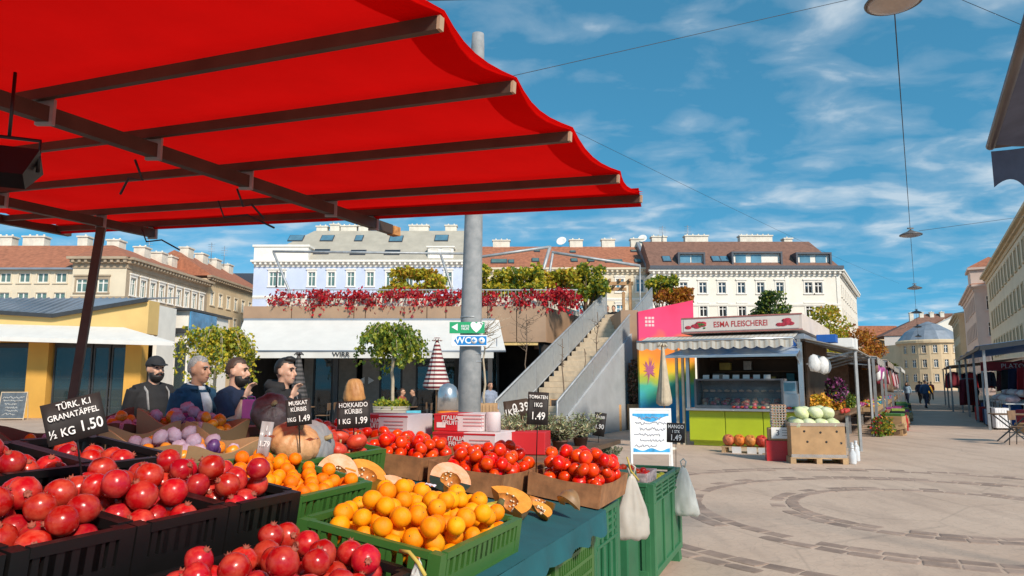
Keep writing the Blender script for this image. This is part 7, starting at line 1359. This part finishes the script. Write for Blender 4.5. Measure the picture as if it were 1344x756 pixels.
# ------------------------------------------------------------- people
skin_t = {}
def skin(n_, c): return mat('skin_' + n_, c, .5, var=.08, scale=12, sss=.08)
SKA = skin('a', (.50, .27, .17)); SKB = skin('b', (.56, .32, .22)); SKC = skin('c', (.46, .24, .15))
def fab(n_, c, **k): return mat('fabric_' + n_, c, .85, var=.18, scale=k.get('scale', 14), bump=.25, bs=35)
eye_m = mat('eye_dark', (.02, .015, .012), .2); lip_m = mat('lip', (.32, .12, .10), .5); shoe_m = mat('shoe_black', (.02, .018, .017), .5)
STAND = dict(pelvis=(0, 0, .93), sh=.185, shz=1.40, le=(.245, .03, 1.13), lw=(.25, -.05, .89), re=(-.245, .03, 1.13), rw=(-.25, -.05, .89), lk=(.10, -.01, .50), la=(.105, .03, .085), rk=(-.10, -.01, .50), ra=(-.105, .03, .085))
def person(label, loc, h, face, sk, top, pants, hair, pose=None, style='short', beard=None, sleeve='long', vox=.010, extra=None, dz=0., lean=0., group=None, head_turn=0.):
    J = dict(STAND); J.update(pose or {}); s = h / 1.75; o = thing('person', label, 'person', loc, R(face), group); o.scale = (s, s, s)
    px_, py_, pz = J['pelvis']; up = pz - .93
    def tz(z): return z + up
    def tl(y, z): return y - lean * max(0, z - .93)
    tor = [(0, 0, .87, .150, .105), (0, 0, .95, .160, .112), (0, -.005, 1.08, .148, .105), (0, -.012, 1.24, .170, .115), (0, -.002, 1.35, .172, .102), (0, .01, 1.43, .105, .075), (0, .012, 1.47, .058, .058)]
    tor = [(x, tl(y, z) + py_, tz(z), a, b_) for x, y, z, a, b_ in tor]
    shl, shr = V(J['sh'], tl(.01, 1.4) + py_, tz(J['shz'])), V(-J['sh'], tl(.01, 1.4) + py_, tz(J['shz'])); le, lw, re, rw = [V(*J[k]) + V(0, 0, 0) for k in ('le', 'lw', 're', 'rw')]
    lh, rh = V(.085, py_, tz(.90)), V(-.085, py_, tz(.90)); lk, la, rk, ra = [V(*J[k]) for k in ('lk', 'la', 'rk', 'ra')]
    hc = V(0, tl(-.025, 1.63) + py_, tz(1.625)); HM = Matrix.Translation(hc) @ Matrix.Rotation(R(head_turn), 4, 'Z')
    # --- body: one continuous skin
    b = MB(); b.ell([(x, y, z, a * .93, c * .93) for x, y, z, a, c in tor]); b.tube([(0, tl(.015, 1.44) + py_, tz(1.43)), (0, tl(0, 1.5) + py_, tz(1.50)), hc + V(0, .015, -.05)], [.062, .055, .055], 12)
    b.ball((0, .012, .02), (.074, .094, .100), 16, 12, M=HM); b.ball((0, -.032, -.055), (.052, .058, .062), 14, 10, M=HM); b.ball((0, -.05, -.095), (.028, .028, .022), 10, 8, M=HM)
    b.tube([HM @ V(0, -.078, .022), HM @ V(0, -.098, -.008), HM @ V(0, -.107, -.026), HM @ V(0, -.088, -.036)], [.010, .012, .016, .012], 8); b.ball((0, -.072, .034), (.055, .022, .014), 10, 6, M=HM)
    for sx in (-1, 1): b.ball((sx * .074, .012, -.005), (.012, .022, .032), 8, 8, M=HM); b.ball((sx * .036, -.062, -.022), (.022, .022, .022), 8, 6, M=HM)
    for sh_, el, wr in ((shl, le, lw), (shr, re, rw)):
        b.tube([sh_, sh_.lerp(el, .5), el, el.lerp(wr, .3), wr], [.052, .047, .039, .040, .027], 10); d = (wr - el).normalized(); side = d.cross(V(0, 1, .2)).normalized(); nr = side.cross(d).normalized()
        pm = Matrix((side, nr, d)).transposed().to_4x4(); pm.translation = wr + d * .045; b.ball((0, 0, 0), (.040, .017, .052), 12, 8, M=pm); sgn = 1 if sh_ is shl else -1; curl = -nr
        for q, (off, L_) in enumerate(((-.029, .068), (-.010, .078), (.010, .074), (.028, .058))):
            p0 = wr + d * .085 + side * off; p1 = p0 + d * L_ * .45 + curl * .006; p2 = p1 + d * L_ * .28 + curl * .020; p3 = p2 + d * L_ * .12 + curl * .026; b.tube([p0 - d * .02, p0, p1, p2, p3], [.010, .0095, .009, .0085, .007], 7)
        t0 = wr + d * .03 + side * (-.03); b.tube([t0, t0 + side * -.022 + d * .022 + curl * .008, t0 + side * -.028 + d * .05 + curl * .018], [.013, .011, .008], 7)
    for hp, kn, an in ((lh, lk, la), (rh, rk, ra)): b.tube([hp, hp.lerp(kn, .5), kn, kn.lerp(an, .35), an], [.078, .07, .052, .05, .036], 10); b.tube([an + V(0, .03, -.03), an + V(0, -.06, -.05), an + V(0, -.15, -.065)], [.035, .035, .022], 8)
    b.build('body', sk, o, remesh=vox)
    # --- clothes
    c = MB(); g_ = .026; c.ell([(x, y, z, a + g_, b2 + g_) for x, y, z, a, b2 in tor[:-1]] + [(tor[-1][0], tor[-1][1], tor[-1][2] - .005, .078, .074)])
    for sh_, el, wr in ((shl, le, lw), (shr, re, rw)):
        if sleeve == 'long': c.tube([sh_ - (el - sh_) * .05, sh_.lerp(el, .5), el, el.lerp(wr, .5), el.lerp(wr, .97)], [.074, .067, .057, .052, .043], 12)
        else: c.tube([sh_ - (el - sh_) * .05, sh_.lerp(el, .4), sh_.lerp(el, .72)], [.072, .068, .066], 12)
    c.tube([shl + V(0, .0, -.02), V(0, shl.y, shl.z - .01), shr + V(0, 0, -.02)], [.07, .085, .07], 12)
    for sh_ in (shl, shr): c.tube([V(0, tl(.015, 1.44) + py_, tz(1.455)), sh_ + V(0, 0, .005)], [.062, .062], 10)
    c.build('top', top, o, remesh=vox * .95)
    c = MB(); c.ell([(0, py_, tz(.80), .155, .118), (0, py_, tz(.90), .168, .124), (0, py_, tz(.97), .165, .12)])
    for hp, kn, an in ((lh, lk, la), (rh, rk, ra)): c.tube([hp + V(0, 0, .02), hp.lerp(kn, .5), kn, kn.lerp(an, .5), an + V(0, 0, -.02)], [.098, .09, .072, .066, .058], 12)
    c.build('trousers', pants, o, remesh=vox * 1.3)
    for an in (la, ra): c = MB(); c.tube([an + V(0, .055, -.045), an + V(0, .0, -.04), an + V(0, -.09, -.055), an + V(0, -.17, -.062)], [.036, .045, .040, .024], 10); c.build('shoe', shoe_m, o, remesh=vox)
    # --- head details
    if style != 'bald':
        def hf(d):
            k_ = .12 * jit(d, 7, 4); face_ = d[1] < -.2 + k_ and d[2] < .46 + .2 * abs(d[0]) + k_; nape = d[2] < (-.45 + k_ if style != 'long' else -2); ear = abs(d[0]) > .80 + k_ and d[2] < .08 and d[1] < .3
            return .86 if (face_ or nape or (ear and style != 'long')) else 1.02 + .03 * jit(d, 7, 2) + (.05 * max(0, d[2]) if style in ('short', 'quiff') else 0)
        c = MB(); c.ball((0, .016, .024), (.080, .099, .104), 30, 22, fn=hf, M=HM)
        if style == 'long': c.rings([[HM @ V(r_ * math.cos(t) * (1 + .035 * math.sin(9 * t + z * 20) + .02 * math.sin(19 * t - z * 14) + .07 * jit((math.cos(t) * 3, math.sin(t) * 3, z * 9), 1, 5)), .04 + r_ * .8 * math.sin(t) * (1 + .035 * math.sin(9 * t + z * 20) + .02 * math.sin(19 * t - z * 14)), z) for t in [2 * PI * j / 60 for j in range(60)]] for z, r_ in ((.134, .03), (.126, .06), (.108, .088), (.07, .11), (.02, .124), (-.05, .136), (-.13, .148), (-.2, .13))])
        if style == 'quiff': c.ball((0, -.035, .115), (.06, .05, .03), 14, 8, fn=lambda d: 1 + .12 * jit(d, 5, 3), M=HM)
        c.build('hair', hair, o)
    if style == 'cap':
        c = MB(); c.ball((0, .012, .035), (.087, .106, .098), 22, 14, fn=lambda d: 1.0 if d[2] > -.05 else .8, M=HM)
        c.add([HM @ V(.075 * math.cos(t), -.075 - .085 * math.sin(t), .045 - .012 * math.sin(t)) for t in [PI * i / 10 for i in range(11)]] + [HM @ V(.078 * math.cos(t), -.05 - .045 * math.sin(t), .05) for t in [PI * i / 10 for i in range(11)]], [(i, i + 1, i + 12, i + 11) for i in range(10)]); c.build('cap', fab('cap_black', (.02, .02, .022)), o, solid=.006)
    if beard:
        c = MB(); c.ball((0, -.022, -.055), (.066, .074, .082), 26, 18, fn=lambda d: (1.05 + .05 * jit(d, 6, 1)) if (d[2] < .18 and d[1] < .35 and not (d[1] < -.55 and d[2] > -.08)) else .78, M=HM); c.tube([HM @ V(-.034, -.080, -.062), HM @ V(-.014, -.097, -.046), HM @ V(.014, -.097, -.046), HM @ V(.034, -.080, -.062)], [.008, .010, .010, .008], 8); c.build('beard', beard, o)
    for sx in (-1, 1):
        c = MB(); c.ball((sx * .031, -.079, .012), (.012, .008, .008), 8, 6, M=HM); c.build('eye', eye_m, o); c = MB(); c.tube([HM @ V(sx * .014, -.095, .030), HM @ V(sx * .035, -.091, .036), HM @ V(sx * .05, -.078, .030)], [.004, .005, .003], 6); c.build('eyebrow', hair, o)
    c = MB(); c.tube([HM @ V(-.022, -.084, -.062), HM @ V(0, -.092, -.060), HM @ V(.022, -.084, -.062)], [.003, .006, .003], 6); c.build('mouth', lip_m, o)
    if extra: extra(o, HM, tor, J)
    return o
navy = fab('navy', (.012, .022, .055)); tealj = fab('teal_jacket', (.012, .055, .11)); blk = fab('black', (.013, .012, .013)); jean = fab('denim', (.04, .055, .10)); whs = fab('white_shirt', (.72, .72, .74)); grey_t = fab('grey', (.18, .18, .19))
hb = mat('hair_black', (.014, .011, .010), .6, var=.3, scale=60, bump=.5, bs=120); hg = mat('hair_grey', (.26, .25, .24), .65, var=.45, scale=70, bump=.6, bs=120); ho = mat('hair_ginger', (.40, .16, .045), .5, c2=(.56, .26, .08), scale=9, bump=.6, bs=90); hbr = mat('hair_brown', (.06, .03, .018), .6, var=.3, scale=60, bump=.5, bs=120)
def straps(o, HM, tor, J):
    for sx in (-1, 1): c = MB(); c.tube([(sx * .11, .10, 1.25), (sx * .115, .08, 1.42), (sx * .112, .01, 1.475), (sx * .108, -.10, 1.40), (sx * .105, -.145, 1.22)], .016, 6, flat=.5); c.build('backpack_strap', fab('strap', (.30, .29, .28)), o)
    c = MB(); c.bb(-.15, .15, .14, .27, 1.0, 1.45); c.build('backpack', blk, o, bv=.05)
def shirt(o, HM, tor, J):
    c = MB(); rows = []
    for x, y, z, a, b_ in tor[:-1]:
        k = .20 + .5 * max(0, (z - 1.2)) ; rows.append([(x + (a + .033) * math.sin(t), y - (b_ + .033) * math.cos(t), z) for t in [k * (-1 + .25 * i) for i in range(9)]])
    c.rings(rows, cap=False, close=False); c.build('shirt_front', whs, o, solid=.004); c = MB(); n_ = 20
    c.rings([[((.064 + q) * math.sin(2 * PI * j / n_), .012 - (.066 + q) * math.cos(2 * PI * j / n_), z - .02 * math.cos(2 * PI * j / n_) * 1.0) for j in range(n_)] for z, q in ((1.455, .02), (1.50, .008), (1.505, -.002))], cap=False); c.build('shirt_collar', whs, o, solid=.004); c = MB()
    c.rings([[((.085 + q) * math.sin(t), .014 - (.088 + q) * math.cos(t), z + .025 * (1 - math.cos(t)) * .5) for t in [.55 + (2 * PI - 1.1) * j / 20 for j in range(21)]] for z, q in ((1.43, .03), (1.485, .012), (1.45, .04))], cap=False, close=False); c.build('jacket_collar', tealj, o, solid=.008)
def watch(o, HM, tor, J):
    w_ = V(*J['rw']); e_ = V(*J['re']); d = (w_ - e_).normalized(); c = MB(); c.tube([w_ - d * .03, w_ - d * .005], .033, 12); c.build('watch', black_pl, o)
def hood(o, HM, tor, J):
    c = MB(); n_ = 20; c.rings([[((.10 + q) * math.sin(t), .03 - (.085 + q) * math.cos(t) + .02, z + .03 * (1 - math.cos(t)) * .5) for t in [.4 + (2 * PI - .8) * j / n_ for j in range(n_ + 1)]] for z, q in ((1.43, .03), (1.48, .035), (1.52, .01), (1.48, -.015))], cap=False, close=False); c.build('hood', blk, o, solid=.012)
    for sx in (-1, 1): c = MB(); c.tube([(sx * .03, -.115, 1.44), (sx * .035, -.15, 1.34), (sx * .034, -.155, 1.25)], .004, 5); c.build('drawstring', grey_t, o)
def base(px, Y): return V(at(px, 500, Y).x, Y, 0)
MOUTH = dict(re=(-.21, -.13, 1.15), rw=(-.10, -.165, 1.40))
person('bearded person in black cap and black jacket with grey backpack straps', base(202, 7.7), 1.83, 52, SKB, blk, jean, hb, None, 'cap', hb, extra=straps)
person('grey-haired person in teal blue jacket over an open white shirt', base(259, 6.7), 1.795, 66, SKC, tealj, grey_t, hg, None, 'short', None, extra=shirt, head_turn=8)
person('dark bearded person in navy t-shirt holding a hand to the mouth', base(309, 6.7), 1.78, 78, SKB, navy, jean, hbr, MOUTH, 'short', hb, 'short', extra=watch, head_turn=6)
person('person in black hooded top with short dark hair raising a hand', base(372, 6.9), 1.785, 72, SKB, blk, blk, hb, dict(re=(-.22, -.13, 1.14), rw=(-.11, -.17, 1.39)), 'quiff', None, extra=hood)
person('long ginger-haired person in dark coat seen from behind', base(466, 9.2), 1.60, 172, SKA, blk, blk, ho, None, 'long', vox=.014)
SIT = dict(pelvis=(0, 0, .55), le=(.25, -.08, .78), lw=(.16, -.30, .76), re=(-.25, -.08, .78), rw=(-.16, -.30, .76), lk=(.11, -.44, .52), la=(.11, -.42, .085), rk=(-.11, -.44, .52), ra=(-.11, -.42, .085))
for px, Y, fa, tp_, hr_, lb in ((391, 24.6, 80, blk, hb, 'seated person in black at a cafe table by the dark parasol'), (462, 25.25, -80, grey_t, hbr, 'seated person in grey at a cafe table under the awning'), (528, 24.7, 70, fab('rust', (.26, .06, .04)), hbr, 'seated person in rusty red top beside the weeping tree'), (543, 24.7, -70, blk, hb, 'seated dark-clothed person facing the one in rusty red'), (598, 25.4, -60, navy, hbr, 'seated person in navy behind the mast')):
    person(lb, base(px, Y) + V(0, 0, .031), 1.72, fa, SKA, tp_, jean, hr_, SIT, 'short', vox=.022)
person('person in grey-blue shirt standing at the bare tree planter', base(643, 20.5), 1.60, 30, SKC, fab('greyblue', (.22, .25, .32)), blk, hb, None, 'short', vox=.02)
W1 = dict(lk=(.10, -.13, .50), la=(.10, -.16, .09), rk=(-.10, .02, .50), ra=(-.10, .28, .13), le=(.24, .12, 1.14), lw=(.24, .06, .90), re=(-.24, -.06, 1.14), rw=(-.23, -.2, .94))
for k, off, h_, fa, tp_, pn, hr_, st_, lb in ((52.5, .35, 1.76, 150, fab('blue_jacket', (.03, .08, .17)), jean, hb, 'short', 'walker in blue jacket and dark trousers going down the street'), (64, .05, 1.72, 155, navy, blk, hbr, 'short', 'walker in dark navy coat in the middle of the street'), (62, .6, 1.62, 150, fab('yellow', (.55, .30, .02)), blk, hb, 'short', 'walker in mustard yellow jacket'), (61, -.75, 1.6, -30, fab('paleblue', (.28, .38, .48)), jean, hbr, 'long', 'walker in pale blue top coming up the street'), (72, -.9, 1.7, -20, grey_t, blk, hb, 'short', 'far walker in grey near the market row'), (80, .25, 1.68, 170, blk, blk, hbr, 'short', 'distant walker in black at the street end'), (78, 1.0, 1.7, 0, fab('red_top', (.35, .03, .03)), blk, hb, 'short', 'distant walker in red top near the clothes stalls'), (46.5, 2.6, 1.7, -70, blk, blk, hb, 'short', 'vendor in black standing at the brown clothes stall')):
    person(lb, st(k, off), h_, fa - 29, SKA, tp_, pn, hr_, W1, st_, vox=.024)
person('butcher in white coat standing inside the kiosk', K(2.1, 1.45), 1.72, -25, SKB, whs, blk, hb, None, 'short', vox=.02)
# people on the terrace by the pergola
for i, px in enumerate((797, 806)): person(('person in dark clothes sitting on the terrace under the pergola', 'second person in dark top under the terrace pergola')[i], V(at(px, 430, 29.9).x, 29.9, 3.42), 1.7, 40 - 80 * i, SKA, blk, jean, hb, SIT, 'short', vox=.03)
mb = MB(); mb.bb(-.06, .06, -.03, .03, 0, .15); p = base(331, 5.5); o = thing('pink_bag', 'pink paper bag hanging from the rear stall rail', 'bag', V(p.x, p.y, 1.28)); mb.build('sack', mat('paper_pink', (.75, .16, .50), .6), o, bv=.01); mb = MB(); mb.tube([(-.03, 0, .15), (-.025, 0, .17), (.025, 0, .17), (.03, 0, .15)], .003, 5); mb.build('handle', MATS['paper_pink'], o)
mb = MB(); mb.bb(p.x - .2, p.x + .2, p.y - .12, p.y + .12, 0, 1.278); tag(mb.build('crate_stand', black_pl), 'dark stand carrying the pink bag behind the stall', 'stand')
